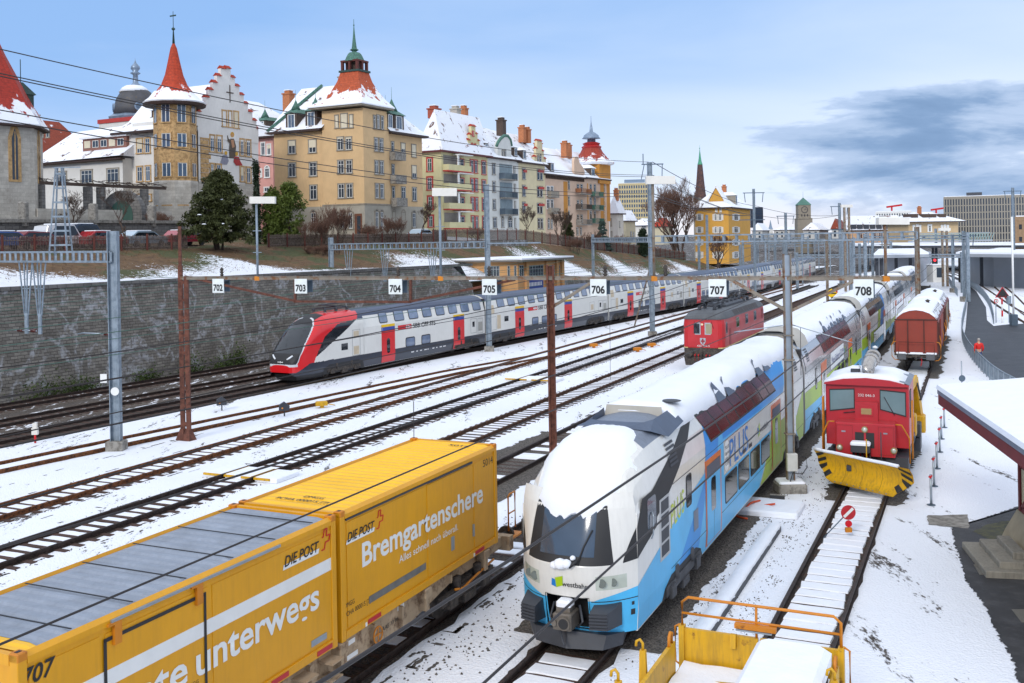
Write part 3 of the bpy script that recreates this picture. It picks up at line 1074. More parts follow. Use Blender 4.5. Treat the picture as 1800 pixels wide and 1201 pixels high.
def kiss_coach(front_s,L,idx,label):
 u,r=hd(24.5)
 o=u*front_s+r*-8.47
 t=thing('double_deck_coach',label,'railway coach',(o.x,o.y,0),-radians(24.5),'coaches of the white and blue double-deck train')
 nose=idx==0
 base=KW if idx<3 else KSIL
 kiss_body(L,nose).build('body',[base if idx!=1 else KSIL,KGR,BLACK],t)
 m=MB()
 if idx==0:
  for p in([(0.0,0.43),(6.2,0.43),(6.2,2.6),(4.2,2.3),(0,1.42)],[(6.2,0.43),(8.55,0.43),(8.55,4.28),(6.7,4.28),(6.2,2.6)],[(8.55,0.43),(14.0,0.43),(16.3,2.02),(8.55,2.02)],[(8.55,3.05),(18.9,3.05),(20.4,4.28),(8.55,4.28)]):
   KP.panel(m,p,0.004)
  m.build('livery',KB,t)
  for p in([(6.2,2.0),(7.6,2.6),(8.5,4.27),(6.72,4.27),(6.2,2.62)],[(8.5,3.12),(18.8,3.06),(20.2,4.27),(8.5,4.27)],[(2.6,0.44),(5.2,0.44),(6.2,1.9),(6.2,2.4)]):
   m=MB()
   KP.panel(m,p,0.0055)
   m.build('livery',KB3,t)
  m=MB()
  KP.panel(m,[(14.2,0.43),(22.6,0.43),(22.0,1.6),(20.2,2.02),(16.5,2.02)],0.004)
  KP.panel(m,[(22.6,0.43),(L,0.43),(L,2.5),(22.0,1.6)],0.004)
  m.build('livery',KG,t)
  m=MB()
  KP.panel(m,[(1.5,2.55),(2.2,2.75),(6.1,4.24),(5.3,4.24),(1.2,3.25)],0.005)
  m.build('stripe',BLACK,t)
  m=MB()
  KP.panel(m,[(19.2,1.0),(19.9,0.43),(22.6,0.43),(21.0,1.6)],0.006)
  m.build('livery',KB,t)
 else:
  k={1:0.0,2:0.5,3:0.2,4:0.4}[idx]
  KP.panel(m,[(0,0.43),(L,0.43),(L,1.1+k*0.4),(0,1.45)],0.004)
  m.build('livery',KB,t)
  m=MB()
  KP.panel(m,[(0,1.45),(L*0.55,1.2),(L,1.1),(L,1.75),(L*0.55,2.0),(0,2.2)]if idx<3 else[(0,1.2),(L,1.0),(L,1.4),(0,1.6)],0.005)
  m.build('livery',KG,t)
  if idx==2:
   m=MB()
   KP.panel(m,[(11.3,1.6),(13.2,1.6),(15.0,4.2),(13.0,4.2)],0.006)
   m.build('livery',KG,t)
   m=MB()
   KP.panel(m,[(13.3,1.4),(16.6,1.4),(18.6,4.25),(15.4,4.25)],0.006)
   m.build('livery',KB2,t)
 if idx==0:
  kiss_band(t,6.3,17.4,3.3,4.18,8,REDIN)
  kiss_windows(t,[(8.65,10.35,1.12,1.95),(10.5,12.2,1.12,1.95),(12.4,14.05,1.12,1.95),(14.25,15.85,1.12,1.95),(4.2,4.75,2.1,2.95)])
  kiss_door(t,6.25,KB)
  kiss_door(t,16.3,KG)
  m=MB()
  KP.solid(m,rect(1.75,2.6,1.42,2.9),0,0.015)
  gl=m.build('grille',mk('light_grey_frame',hx('#b9b9b9'),0.5),t)
  m=MB()
  for zz in(1.5,1.85,2.2,2.55):
   KP.panel(m,rect(1.85,2.5,zz,zz+0.29),0.018)
  m.build('mesh',DARK,gl)
  for sgn in(1,-1):
   m=MB()
   KP.solid(m,[(0.0,2.03),(1.5,2.36),(1.6,3.25),(0.45,3.25),(0.0,2.72)],0,0.010,sgn)
   cw=m.build('cab_window',BLACK,t)
   m=MB()
   KP.panel(m,rrect(0.75,1.45,2.45,3.15,0.1),0.016,sgn)
   m.build('pane',GLASSB,cw)
  text('PLUS',KB2,t,(1.408,9.35,2.12),(0,1,0),(0,0,1),0.85,2.75)
  text('PLUS',mk('lime_letter',hx('#c8d64a'),0.5),t,(1.408,2.75,1.95),(0,1,0.12),(0,0,1),0.62,1.25)
  westlogo(t,13.7,2.25,0.42,1.5)
  m=MB()
  KP.panel(m,rrect(8.60,9.25,2.1,3.0,0.25),0.009)
  m.build('sticker',WHITE,t)
  text('PLUS',INK,t,(1.413,8.74,2.75),(0,1,0),(0,0,1),0.11,0.5)
  text('Upgrade',INK,t,(1.413,8.72,2.58),(0,1,0),(0,0,1),0.10,0.56)
  text('schon ab',INK,t,(1.413,8.72,2.42),(0,1,0),(0,0,1),0.10,0.56)
  text('€ 9,90',INK,t,(1.413,8.75,2.25),(0,1,0),(0,0,1),0.12,0.5)
  for y in(4.9,11.2,12.2):
   m=MB()
   KP.panel(m,rect(y,y+0.5,2.12 if y>6 else 1.3,2.25 if y>6 else 1.85),0.012)
   m.build('vent',DARK if y>6 else KGR,t)
  m=MB()
  for y in(21.0,):
   KP.panel(m,rect(y,y+0.75,0.75,2.75),0.008)
  m.build('hatch',KSIL,t)
  kiss_windows(t,[(19.6,20.1,2.0,2.8)])
 else:
  kiss_door(t,5.2 if idx!=2 else 4.0,KSIL,head=KO)
  kiss_door(t,16.6,KG if idx==1 else KSIL,head=KO)
  kiss_windows(t,[(3.2,3.75,1.9,2.9),(20.4,20.95,1.6,2.7)])
  if idx==1:
   kiss_band(t,5.6,18.0,3.25,4.18,8,REDIN)
   kiss_windows(t,[(9.4,10.9,1.12,1.95),(11.2,12.7,1.12,1.95),(13.0,14.5,1.12,1.95),(14.8,16.3,1.12,1.95)])
   m=MB()
   KP.solid(m,rect(8.8,14.2,2.15,3.0),0,0.008)
   m.build('sign_panel',WHITE,t)
   text('Wien-Salzburg €23,99',mk('navy_letter',hx('#27357a'),0.5),t,(1.413,8.95,2.42),(0,1,0),(0,0,1),0.36,5.1)
   westlogo(t,14.5,2.35,0.45,0.8)
   for y in(11.6,13.5):
    m=MB()
    KP.panel(m,rect(y,y+0.9,1.98,2.1),0.012)
    m.build('vent',DARK,t)
  else:
   kiss_band(t,5.0,17.5,3.25,4.18,8,GLASS)
   kiss_windows(t,[(8.2+i*1.7,9.7+i*1.7,1.12,1.95)for i in range(5)])
   if idx==3:
    text('westbahn.at',KB2,t,(1.408,8.0,2.35),(0,1,0),(0,0,1),0.42,3.2)
    text('pro Jahr',REDSIG,t,(1.408,11.8,2.4),(0,1,0),(0,0,1),0.36,2.4)
  m=MB()
  for y in(0.35,21.4):
   KP.solid(m,rect(y,y+2.2,3.05,3.95),0,0.02)
  m.build('hatch',KSIL,t)
 for zz in(3.02,0.98):
  m=MB()
  KP.panel(m,rect(2.7 if nose else 0.1,L-0.1,zz,zz+0.018),0.007)
  m.build('seam',DARK,t)
 for y in([2.9,21.9]if nose else[1.0,22.0]):
  m=MB()
  for k in range(6):
   KP.panel(m,rect(y+0.02,y+0.75,3.45+k*0.10,3.51+k*0.10),0.024)
  m.build('louvre',DARK,t)
 bogie(t,3.9 if nose else 3.2,2.4,0.46,BOGG,1.36)
 bogie(t,L-3.2,2.4,0.46,BOGG,1.36)
 for y in((3.9 if nose else 3.2),L-3.2):
  m=MB()
  KP.panel(m,[(y-2.0,0.39),(y+2.0,0.39),(y+1.75,0.66),(y+1.2,0.84),(y-1.2,0.84),(y-1.75,0.66)],0.008)
  m.build('wheel_arch',BLACK,t)
 pr=[(-1.32,3.7),(-1.22,4.05),(-0.9,4.36),(-0.45,4.5),(0,4.53),(0.45,4.5),(0.85,4.38),(1.02,4.24),(1.12,4.12)]
 if nose:
  snow_slab(4.32,L-0.2,pr,0.26,t,seed=3,jag=0.10)
 else:
  snow_slab(2.6,L-0.1,pr,0.26,t,seed=idx*5,jag=0.10)
 m=MB()
 for k in range(7 if not nose else 4):
  y=(9.0 if nose else 8.5)+k*1.35+(3.5 if nose and k>1 else 0)
  z0=4.12
  pts=[(1.19,y-0.1,4.14),(1.19,y+0.95,4.14),(0.82,y+0.5,4.69),(0.90,y+0.12,4.62)]
  m.add(pts,[(0,1,2,3)])
 m.build('vent',NIGHT,t)
 if not nose:
  m=MB()
  rings=[]
  for y,k in((0.25,0.96),(0.9,1.0),(2.9,1.0)):
   rings.append([(1.15*k,y,4.1),(1.0*k,y,4.48),(0.7*k,y,4.78),(0.3*k,y,4.88),(-0.3*k,y,4.88),(-0.7*k,y,4.78),(-1.0*k,y,4.48),(-1.15*k,y,4.1)])
  m.loft(rings,0,False,False,True,False)
  m.build('roof_cowl',KBEI,t)
  m=MB()
  m.add([(1.05,0.6,4.40),(0.6,0.6,4.78),(-0.6,0.6,4.78),(-1.05,0.6,4.40)],[(0,1,2,3)])
  m.build('bulkhead',KBEI,t)
 m=MB()
 m.box(-1.22,1.30,L+0.01,L+0.42,0.55,4.15)
 m.build('bellows',BLACK,t)
 return t
T1=kiss_coach(22.0,23.8,0,'white and blue double-deck driving coach with snow-covered rounded cab')
kiss_coach(46.3,23.8,1,'second double-deck coach behind the snow-capped cab, silver with red seats behind its upper windows')
kiss_coach(70.5,23.8,2,'double-deck coach with slanted lime and blue stripes across its side')
kiss_coach(94.7,23.8,3,'snowy white double-deck coach just beyond the one with slanted stripes')
kiss_coach(118.9,23.8,4,'farthest snowy double-deck coach of the white and blue train, beside the grey noise wall')
def kiss_front(t):
 rows=[(0.42,-0.60,1.36),(0.62,-0.66,1.37),(0.85,-0.74,1.39),(1.18,-0.82,1.40),(1.22,-0.83,1.40),(1.42,-0.86,1.40),(1.70,-0.90,1.40),(1.97,-0.92,1.40),(2.05,-0.89,1.40),(2.45,-0.76,1.39),(2.85,-0.62,1.38),(3.18,-0.50,1.36),(3.5,-0.32,1.30)]
 R2=[]
 for(a,b)in zip(rows,rows[1:]):
  for k in range(4):
   f=k/4
   R2.append(tuple(a[i]+(b[i]-a[i])*f for i in range(3)))
 rows=R2+[rows[-1]]
 n=81
 us=[-1+2*i/(n-1)for i in range(n)]
 P=[[(u*hw,y0*(1-abs(u)**2.8),z)for u in us]for z,y0,hw in rows]
 m=MB()
 for i in range(len(rows)-1):
  for j in range(n-1):
   uc=(us[j]+us[j+1])/2
   zc=(rows[i][0]+rows[i+1][0])/2
   mi=1 if zc<1.2 else 0
   if 0.55<zc<1.25 and abs(uc)<0.36:
    continue
   m.add([P[i][j],P[i][j+1],P[i+1][j+1],P[i+1][j]],[(0,1,2,3)],mi,True)
 m.build('nose',[KW,KB,GLASS],t)
 m=MB()
 def onface(u,z,off=0.02):
  for(z0,y0,h0),(z1,y1,h1)in zip(rows,rows[1:]):
   if z0<=z<=z1:
    f=(z-z0)/(z1-z0)
    return Vector((u*(h0+(h1-h0)*f),(y0+(y1-y0)*f)*(1-abs(u)**2.8)-off,z))
 R=[[onface((0.73-0.11*(z-2.0)/1.2)*k/12,z,0.008)for k in range(-12,13)]for z in(2.0,2.2,2.4,2.6,2.8,3.0,3.24)]
 q_=MB()
 q_.loft(R,0,closed=False,smooth=True)
 q_.build('windscreen_mask',BLACK,t)
 for sx in(-1,1):
  q_=MB()
  q_.loft([[onface(sx*(0.44+0.56*k/12),1.19,0.004)for k in range(13)],[onface(sx*(0.44+0.56*k/12),1.20+0.22*(k/12)**0.8,0.004)for k in range(13)]],0,closed=False,smooth=True)
  q_.build('livery',KB,t)
  q_=MB()
  q_.loft([[onface(sx*(0.40+0.6*k/12),1.175,0.006)for k in range(13)],[onface(sx*(0.40+0.6*k/12),1.195,0.006)for k in range(13)]],0,closed=False)
  q_.build('joint',BLACK,t)
  q_=MB()
  q_.loft([[onface(sx*(0.84+0.16*k/8),2.0+0.03*k/8,0.008)for k in range(9)],[onface(sx*(0.84+0.16*k/8),2.03+0.69*(k/8)**0.8,0.008)for k in range(9)]],0,closed=False,smooth=True)
  q_.build('cab_window',BLACK,t)
 R=[[onface(0.46*k/6,z)for k in range(-6,7)]for z in(2.18,2.5,2.8,3.12)]
 m.loft(R,0,closed=False,smooth=True)
 ws=m.build('windscreen',GLASSB,t)
 m=MB()
 m.tube([onface(0.22,2.02,0.06),onface(0.30,2.4,0.06),onface(0.42,2.75,0.06)],0.018,6)
 m.tube([onface(0.10,1.98,0.1),onface(0.22,2.12,0.08)],0.04,6)
 m.build('wiper',BLACK,t)
 for sx in(-1,1):
  m=MB()
  R=[[onface(sx*k,z,0.006)for k in(0.48,0.58,0.68,0.78,0.88)]for z in(1.45,1.55,1.68,1.76)]
  m.loft(R,0,closed=False)
  h=m.build('headlight',mk('lamp_lens',hx('#b9c0b4'),0.15,0,0.1,coat=1.0),t)
  m=MB()
  for k,rr in((0.57,0.10),(0.72,0.09)):
   c=onface(sx*k,1.61,0.012)
   m.tube([c,c+Vector((0,-0.02,0))],rr,14,smooth=False)
  m.build('reflector',mk('lamp_chrome',hx('#8b938c'),0.2,0.7),h)
  m=MB()
  m.loft([[(sx*0.64,-1.12,0.70),(sx*1.02,-1.02,0.70),(sx*1.02,-1.02,1.06),(sx*0.64,-1.12,1.06)],[(sx*0.60,-0.6,0.64),(sx*1.14,-0.38,0.64),(sx*1.14,-0.38,1.14),(sx*0.60,-0.6,1.14)]],0,True,True)
  for k in range(5):
   z=0.71+k*0.07
   m.loft([[(sx*0.64,-1.15,z),(sx*1.02,-1.05,z),(sx*1.02,-1.05,z+0.04),(sx*0.64,-1.15,z+0.04)],[(sx*0.63,-1.05,z),(sx*1.03,-0.95,z),(sx*1.03,-0.95,z+0.04),(sx*0.63,-1.05,z+0.04)]],0,True,True)
  m.build('buffer',DARK,t)
 m=MB()
 m.add([(-0.52,-0.70,0.55),(0.52,-0.70,0.55),(0.52,-0.1,0.55),(-0.52,-0.1,0.55),(-0.52,-0.82,1.28),(0.52,-0.82,1.28),(0.52,-0.1,1.28),(-0.52,-0.1,1.28)],[(2,3,7,6),(0,1,2,3),(4,5,6,7),(1,2,6,5),(0,3,7,4)])
 m.build('coupler_bay',BLACK,t)
 m=MB()
 m.rbox(-0.22,0.22,-1.15,-0.6,0.62,0.98,0.03)
 m.tube([(0.06,-1.16,0.78),(0.06,-1.2,0.78)],0.15,16,smooth=False)
 m.tube([(-0.15,-1.16,0.78),(-0.15,-1.24,0.78)],0.06,10,smooth=False)
 m.box(-0.16,0.16,-1.05,-0.75,0.98,1.1)
 cp=m.build('coupler',mk('coupler_iron',hx('#6f6860'),0.6,0.3,0.3,5),t)
 m=MB()
 m.tube([(0.06,-1.19,0.78),(0.06,-1.21,0.78)],0.115,14,smooth=False)
 m.build('socket',BLACK,cp)
 m=MB()
 m.rbox(-0.17,0.17,-1.08,-0.74,1.1,1.24,0.05)
 m.build('snow',SNOW,cp)
 m=MB()
 m.tube([(0.3,-0.8,1.1),(0.42,-0.95,0.8),(0.3,-0.9,0.66)],0.03,6)
 m.tube([(-0.3,-0.8,1.1),(-0.36,-0.9,0.8),(-0.3,-0.9,0.66)],0.03,6)
 m.tube([(-0.05,-1.1,0.6),(0.02,-1.15,0.38),(0.08,-1.2,0.33)],0.025,6)
 m.build('hose',DARK,t)
 m=MB()
 m.loft([[(-1.15,-0.30,0.44),(-0.85,-0.62,0.44),(0,-0.80,0.50),(0.85,-0.62,0.44),(1.15,-0.30,0.44),(1.1,0.4,0.44),(-1.1,0.4,0.44)],[(-1.1,-0.25,0.14),(-0.8,-0.72,0.14),(0,-0.92,0.14),(0.8,-0.72,0.14),(1.1,-0.25,0.14),(1.0,0.3,0.14),(-1.0,0.3,0.14)]],0,True,True)
 m.build('skirt',DARK,t)
 m=MB()
 for pz in((0.78,0.95),(0.9,0.98)):
  c=onface(0.80,pz[1],0.01)
 R=[[onface(k,z,0.008)for k in(0.93,0.96)]for z in(1.02,1.10)]
 m.loft(R,0,closed=False)
 R=[[onface(k,z,0.008)for k in(0.92,0.97)]for z in(0.80,0.93)]
 m.loft(R,0,closed=False)
 m.build('socket_plate',BLACK,t)
 text('westbahn',INK,t,onface(-0.06,1.505,0.02),(1,0,0),(0,-0.05,1),0.115,0.62,bold=0.01)
 m=MB()
 for q,mi in(([(-0.34,1.50),(-0.22,1.46),(-0.20,1.62),(-0.32,1.66)],0),([(-0.22,1.46),(-0.06,1.52),(-0.05,1.74),(-0.24,1.68)],1)):
  m.add([onface(a/1.4,z,0.014+0.004*mi)for a,z in q],[(0,1,2,3)],mi)
 m.build('emblem',[KB2,KG],t)
 rr=random.Random(9)
 prof_y=[(-0.62,3.02,1.12),(-0.60,3.30,1.20),(-0.42,3.62,1.20),(-0.05,3.98,1.20),(0.45,4.28,1.16),(1.1,4.50,1.08),(1.75,4.58,1.0),(2.2,4.56,0.9)]
 n=41
 rings=[]
 for i,(y,z,hw)in enumerate(prof_y):
  ring=[]
  for j in range(n):
   u=-1+2*j/(n-1)
   sag=0.55*abs(u)**3.5*(1.0 if i>1 else 0.25)
   yy=y+(0.75*abs(u)**2.8 if i<4 else 0.35*abs(u)**3)
   zz=z-sag*(0.55 if i<3 else 0.8)+0.006*rr.uniform(-1,1)
   if i==0:
    zz=z+0.07*sin(u*7)+0.04*sin(u*23)+0.03*rr.uniform(-1,1)-0.12*(u>0.3)+(0.28 if u<-0.75 else 0)
   ring.append((u*hw,yy,zz))
  rings.append(ring)
 m=MB()
 m.loft(rings,0,closed=False,smooth=True)
 inner=[[(x*0.96,y+0.14,z-0.12)for x,y,z in r_]for r_ in rings]
 m.loft([rings[0],inner[0]],0,closed=False)
 m.loft([[r_[0]for r_ in rings],[r_[0]for r_ in inner]],0,closed=False)
 m.loft([[r_[-1]for r_ in rings],[r_[-1]for r_ in inner]],0,closed=False)
 m.build('snow',SNOWR,t)
 m=MB()
 for c,r in((onface(-0.06,2.02,0.06),0.16),(onface(0.05,2.04,0.08),0.13),(onface(-0.16,1.98,0.05),0.11),(onface(0.14,2.16,0.05),0.07)):
  m.lathe([(0.02,-r*0.8),(r*0.8,-r*0.5),(r,0),(r*0.75,r*0.5),(0.02,r*0.75)],9,c)
 m.build('snow',SNOW,t)
 m=MB()
 ou=[(-1.12,4.3,4.36),(-1.14,3.3,4.30),(-0.98,2.5,4.42),(-0.5,2.2,4.50),(0.4,2.2,4.50),(0.98,2.5,4.40),(1.22,3.3,4.14),(1.18,4.9,4.26)]
 ic=[(-0.86,4.3,4.62),(-0.82,3.3,4.54),(-0.7,2.9,4.54),(-0.4,2.72,4.56),(0.35,2.72,4.56),(0.68,2.9,4.54),(0.80,3.4,4.54),(0.84,4.9,4.60)]
 m.loft([ou,ic],0,closed=False)
 m.loft([ic,[(x*0.97,y+0.05,4.26)for x,y,z in ic]],0,closed=False)
 m.build('roof_cowl',NIGHT,t)
 m=MB()
 m.add([(x,y,4.30)for x,y,z in ic[:7]]+[(0.78,4.3,4.30)],[tuple(range(8))])
 m.add([(-0.86,4.28,4.28),(0.80,4.28,4.28),(0.74,4.34,4.70),(-0.80,4.34,4.70)],[(0,1,2,3)])
 m.build('well',KBEI,t)
 m=MB()
 m.rbox(-0.55,0.45,2.95,3.75,4.31,4.40,0.04)
 m.build('snow',SNOW,t)
 m=MB()
 m.lathe([(0.01,0),(0.25,0.01),(0.28,0.0)],16,(0.72,5.35,4.72))
 m.build('vent',DARK,t)
 m=MB()
 m.rbox(-1.62,-1.42,0.35,0.6,2.15,2.55,0.04)
 m.build('mirror',BLACK,t)
 m=MB()
 m.tube([(1.43,1.0,2.2),(1.47,1.0,2.3),(1.47,1.05,2.7),(1.43,1.05,2.8)],0.018,6)
 m.build('handrail',STEEL,t)
kiss_front(T1)
# red-nosed double-deck train
SW=mk('white_coach_paint',hx('#e3e1da'),0.3,0,0.05,0.6,coat=0.3,dirt=0.06)
SN_=mk('navy_coach_paint',hx('#27303f'),0.28,0,0.12,0.7,coat=0.4,dirt=0.2)
SNR=mk('navy_roof_paint',hx('#33405a'),0.35,0,0.12,0.6,dirt=0.15)
SR=mk('bright_red_paint',hx('#d81820'),0.28,0,0.06,0.7,coat=0.4)
SBLU=mk('class_blue',hx('#2c47a0'),0.4)
SYEL=mk('class_yellow',hx('#eec012'),0.4)
SG1=mk_glass('sky_reflection_glass',(0.17,0.22,0.32),0.06,1.0,0.5)  # pale blue-grey base puts the reflected sky into the glass colour
BEIGE=mk('beige_panel',hx('#cdbb9f'),0.5)
SP=Side([(1.33,0.32),(1.40,0.8),(1.40,3.1),(1.35,3.3),(1.20,3.92),(1.08,4.1),(0.80,4.28),(0.40,4.40),(0.0,4.43)])
def sbb_coach(a,b,label,idx,seed):
 a,b=Vector(a+(0,)),Vector(b+(0,))
 d=b-a
 h=atan2(d.x,d.y)
 L=d.length-0.35
 t=thing('double_deck_coach',label,'railway coach',(a.x,a.y,0),-h,'coaches of the red-nosed double-deck train')
 y_0=9.2 if idx==0 else 0.0
 m=MB()
 ring=[(x,z)for x,z in SP.p]+[(-x,z)for x,z in reversed(SP.p[:-1])]
 ys=[y_0,L]
 m.loft([[(x,y,z)for x,z in ring]for y in ys],0,idx!=0,True)
 for i in range(len(m.f)):
  zc=sum(m.v[j][2]for j in m.f[i])/len(m.f[i])
  if zc>3.93 and len(m.f[i])==4:
   m.m[i]=1
 m.box(-1.15,1.15,y_0,L-0.2,0.22,0.4,2)
 m.build('body',[SW,SNR,BLACK],t)
 m=MB()
 SP.panel(m,rect(y_0 if idx else 4.9,L,0.33,1.22),0.004)
 if idx==0:
  pass
 m.build('sill_band',SN_,t)
 dy=(11.3,21.0)if idx==0 else(4.9,14.6)
 if idx==5:
  dy=(5.0,14.0)
 n0=12.9-1.75 if idx==0 else 1.9
 ws=[]
 y=n0
 while y<L-1.4:
  wd=1.25 if not(abs(y-dy[0])<0.6)else 1.0
  ws.append((y,y+wd))
  y+=1.86
 for y0,y1 in ws:
  m=MB()
  SP.solid(m,rrect(y0,y1,3.24,4.0,0.14),0,0.02)
  w_=m.build('window',BLACK,t)
  m=MB()
  SP.panel(m,rrect(y0+0.05,y1-0.05,3.30,3.97,0.11),0.026)
  m.build('pane',SG1,w_)
 for yl in([14.3,16.4]if idx==0 else[8.0,9.9,11.7]if idx!=3 else[7.0,8.8,10.6,12.2]):
  m=MB()
  SP.solid(m,rrect(yl,yl+1.25,1.16,1.92,0.16),0,0.012)
  w_=m.build('window',BLACK,t)
  m=MB()
  SP.panel(m,rrect(yl+0.07,yl+1.18,1.24,1.85,0.12),0.017)
  m.build('pane',SG1,w_)
 for y0 in dy:
  m=MB()
  SP.solid(m,rect(y0,y0+1.65,0.37,2.66),0,0.015)
  dr=m.build('door',SR,t)
  m=MB()
  SP.panel(m,rrect(y0+0.62,y0+1.02,1.0,2.1,0.18),0.02)
  m.build('window',GLASS,dr)
  m=MB()
  SP.panel(m,rect(y0,y0+1.65,2.66,2.93),0.012)
  m.build('class_strip',SBLU,dr)
  m=MB()
  SP.panel(m,rect(y0,y0+1.65,2.93,3.12),0.012)
  m.build('class_strip',SYEL,dr)
  if idx<2:
   text('1',WHITE,dr,(1.416,y0+0.12,2.69),(0,1,0),(0,0,1),0.2)
 ly=13.35 if idx==0 else 7.3
 if idx in(0,1,2):
  m=MB()
  SP.panel(m,rect(ly,ly+1.75,2.55,2.9),0.008)
  lg=m.build('logo_plate',SR,t)
  m=MB()
  c=ly+1.3
  for q in([(c-0.05,2.6),(c+0.05,2.6),(c+0.05,2.85),(c-0.05,2.85)],[(c-0.3,2.68),(c+0.3,2.68),(c+0.3,2.77),(c-0.3,2.77)],[(c-0.38,2.725),(c-0.2,2.61),(c-0.14,2.61),(c-0.26,2.725),(c-0.14,2.84),(c-0.2,2.84)],):
   SP.panel(m,q,0.013+0.001*len(q))
  SP.panel(m,[(c+0.38,2.725),(c+0.2,2.84),(c+0.14,2.84),(c+0.26,2.725),(c+0.14,2.61),(c+0.2,2.61)],0.016)
  m.build('emblem',WHITE,lg)
  text('SBB CFF FFS',INK,t,(1.408,ly+1.95,2.56),(0,1,0),(0,0,1),0.36,3.1,bold=0.015)
 m=MB()
 hs=([(7.9,8.8,1.25,3.05)]if idx==0 else[])+[(L-4.4,L-3.3,1.3,2.55),(L-2.3,L-1.3,1.4,2.6),(L-1.15,L-0.3,1.3,2.55)]
 if idx:
  hs+=[(0.5,1.6,1.35,2.5)]
 for y0,y1,z0,z1 in hs:
  for q in(rect(y0,y1,z0,z0+0.03),rect(y0,y1,z1-0.03,z1),rect(y0,y0+0.04,z0,z1),rect(y1-0.04,y1,z0,z1)):
   SP.panel(m,q,0.006)
 m.build('hatch_seam',mk('seam_grey',hx('#9a9a98'),0.5),t)
 m=MB()
 if idx:
  SP.panel(m,rect(1.75,2.35,1.4,2.6),0.007)
  SP.panel(m,rect(0.5,1.3,2.75,3.5),0.007)
 else:
  SP.panel(m,rect(8.05,8.65,2.55,2.95),0.007)
  SP.panel(m,rect(8.05,8.65,1.32,1.9),0.007)
 SP.panel(m,rect(L-4.15,L-3.5,1.75,2.3),0.007)
 m.build('hatch',BEIGE,t)
 m=MB()
 SP.panel(m,rect(L-1.05,L-0.4,1.5,2.25),0.007)
 m.build('hatch',mk('grey_panel',hx('#a8a59c'),0.5),t)
 m=MB()
 if idx:
  SP.solid(m,rect(3.0,3.7,1.95,2.4),0,0.01)
 else:
  SP.solid(m,rect(6.7,7.4,1.75,2.2),0,0.01)
 SP.solid(m,rect(L-2.0,L-1.65,1.9,2.35),0,0.01)
 m.build('side_display',GLASS,t)
 m=MB()
 rr=random.Random(seed)
 for k in range(9):
  yy=(15.0 if idx==0 else 8.0)+k*0.55+rr.uniform(0,.2)
  SP.panel(m,rect(yy,yy+rr.uniform(0.15,0.4),0.72,0.80),0.007)
 m.build('lettering',WHITE,t)
 bo=[5.6+1.4,L-3.0]if idx==0 else[3.0,L-3.0]
 for y in bo:
  m=MB()
  SP.panel(m,[(y-2.3,0.31),(y+2.3,0.31),(y+2.1,0.75),(y+1.6,0.95),(y-1.6,0.95),(y-2.1,0.75)],0.01)
  m.build('wheel_arch',BLACK,t)
  bogie(t,y,2.6,0.46,w=1.34)
 m=MB()
 m.box(-1.15,1.2,L+0.01,L+0.34,0.5,4.12)
 m.build('bellows',BLACK,t)
 m=MB()
 for k in range(6):
  y=y_0+1.5+k*(L-y_0-2)/6
  m.add([(0.95,y,4.215),(0.95,y+0.03,4.215),(0.42,y+0.03,4.41),(0.42,y,4.41)],[(0,1,2,3)])
 m.build('roof_seam',BLACK,t)
 return t
SC_=[(-16.9+0.15,64.6-0.2),(-3.5,88.1),(9.0,109.8),(20.3,129.4),(32.0,150.8),(42.4,172.3),(52.8,194.3),(62.7,216.6)]
_u=(Vector(SC_[1]+(0,))-Vector(SC_[0]+(0,))).normalized()
TIP=Vector(SC_[1]+(0,))-_u*26.3
SBL=['leading red-nosed double-deck coach with black windscreen','double-deck coach coupled behind the red-nosed one, between signs 705 and 706','third double-deck coach from the red nose, standing behind the thin lamp brace','fourth double-deck coach from the red nose, above the roof of the red locomotive','fifth double-deck coach from the red nose, starting behind sign 707','sixth double-deck coach from the red nose, at the start of the bend','rearmost double-deck coach of the red-nosed train, on the bend']
S1=sbb_coach((TIP.x,TIP.y),SC_[1],SBL[0],0,1)
for i in range(1,7):
 sbb_coach(SC_[i],SC_[i+1],SBL[i],i,i+1)
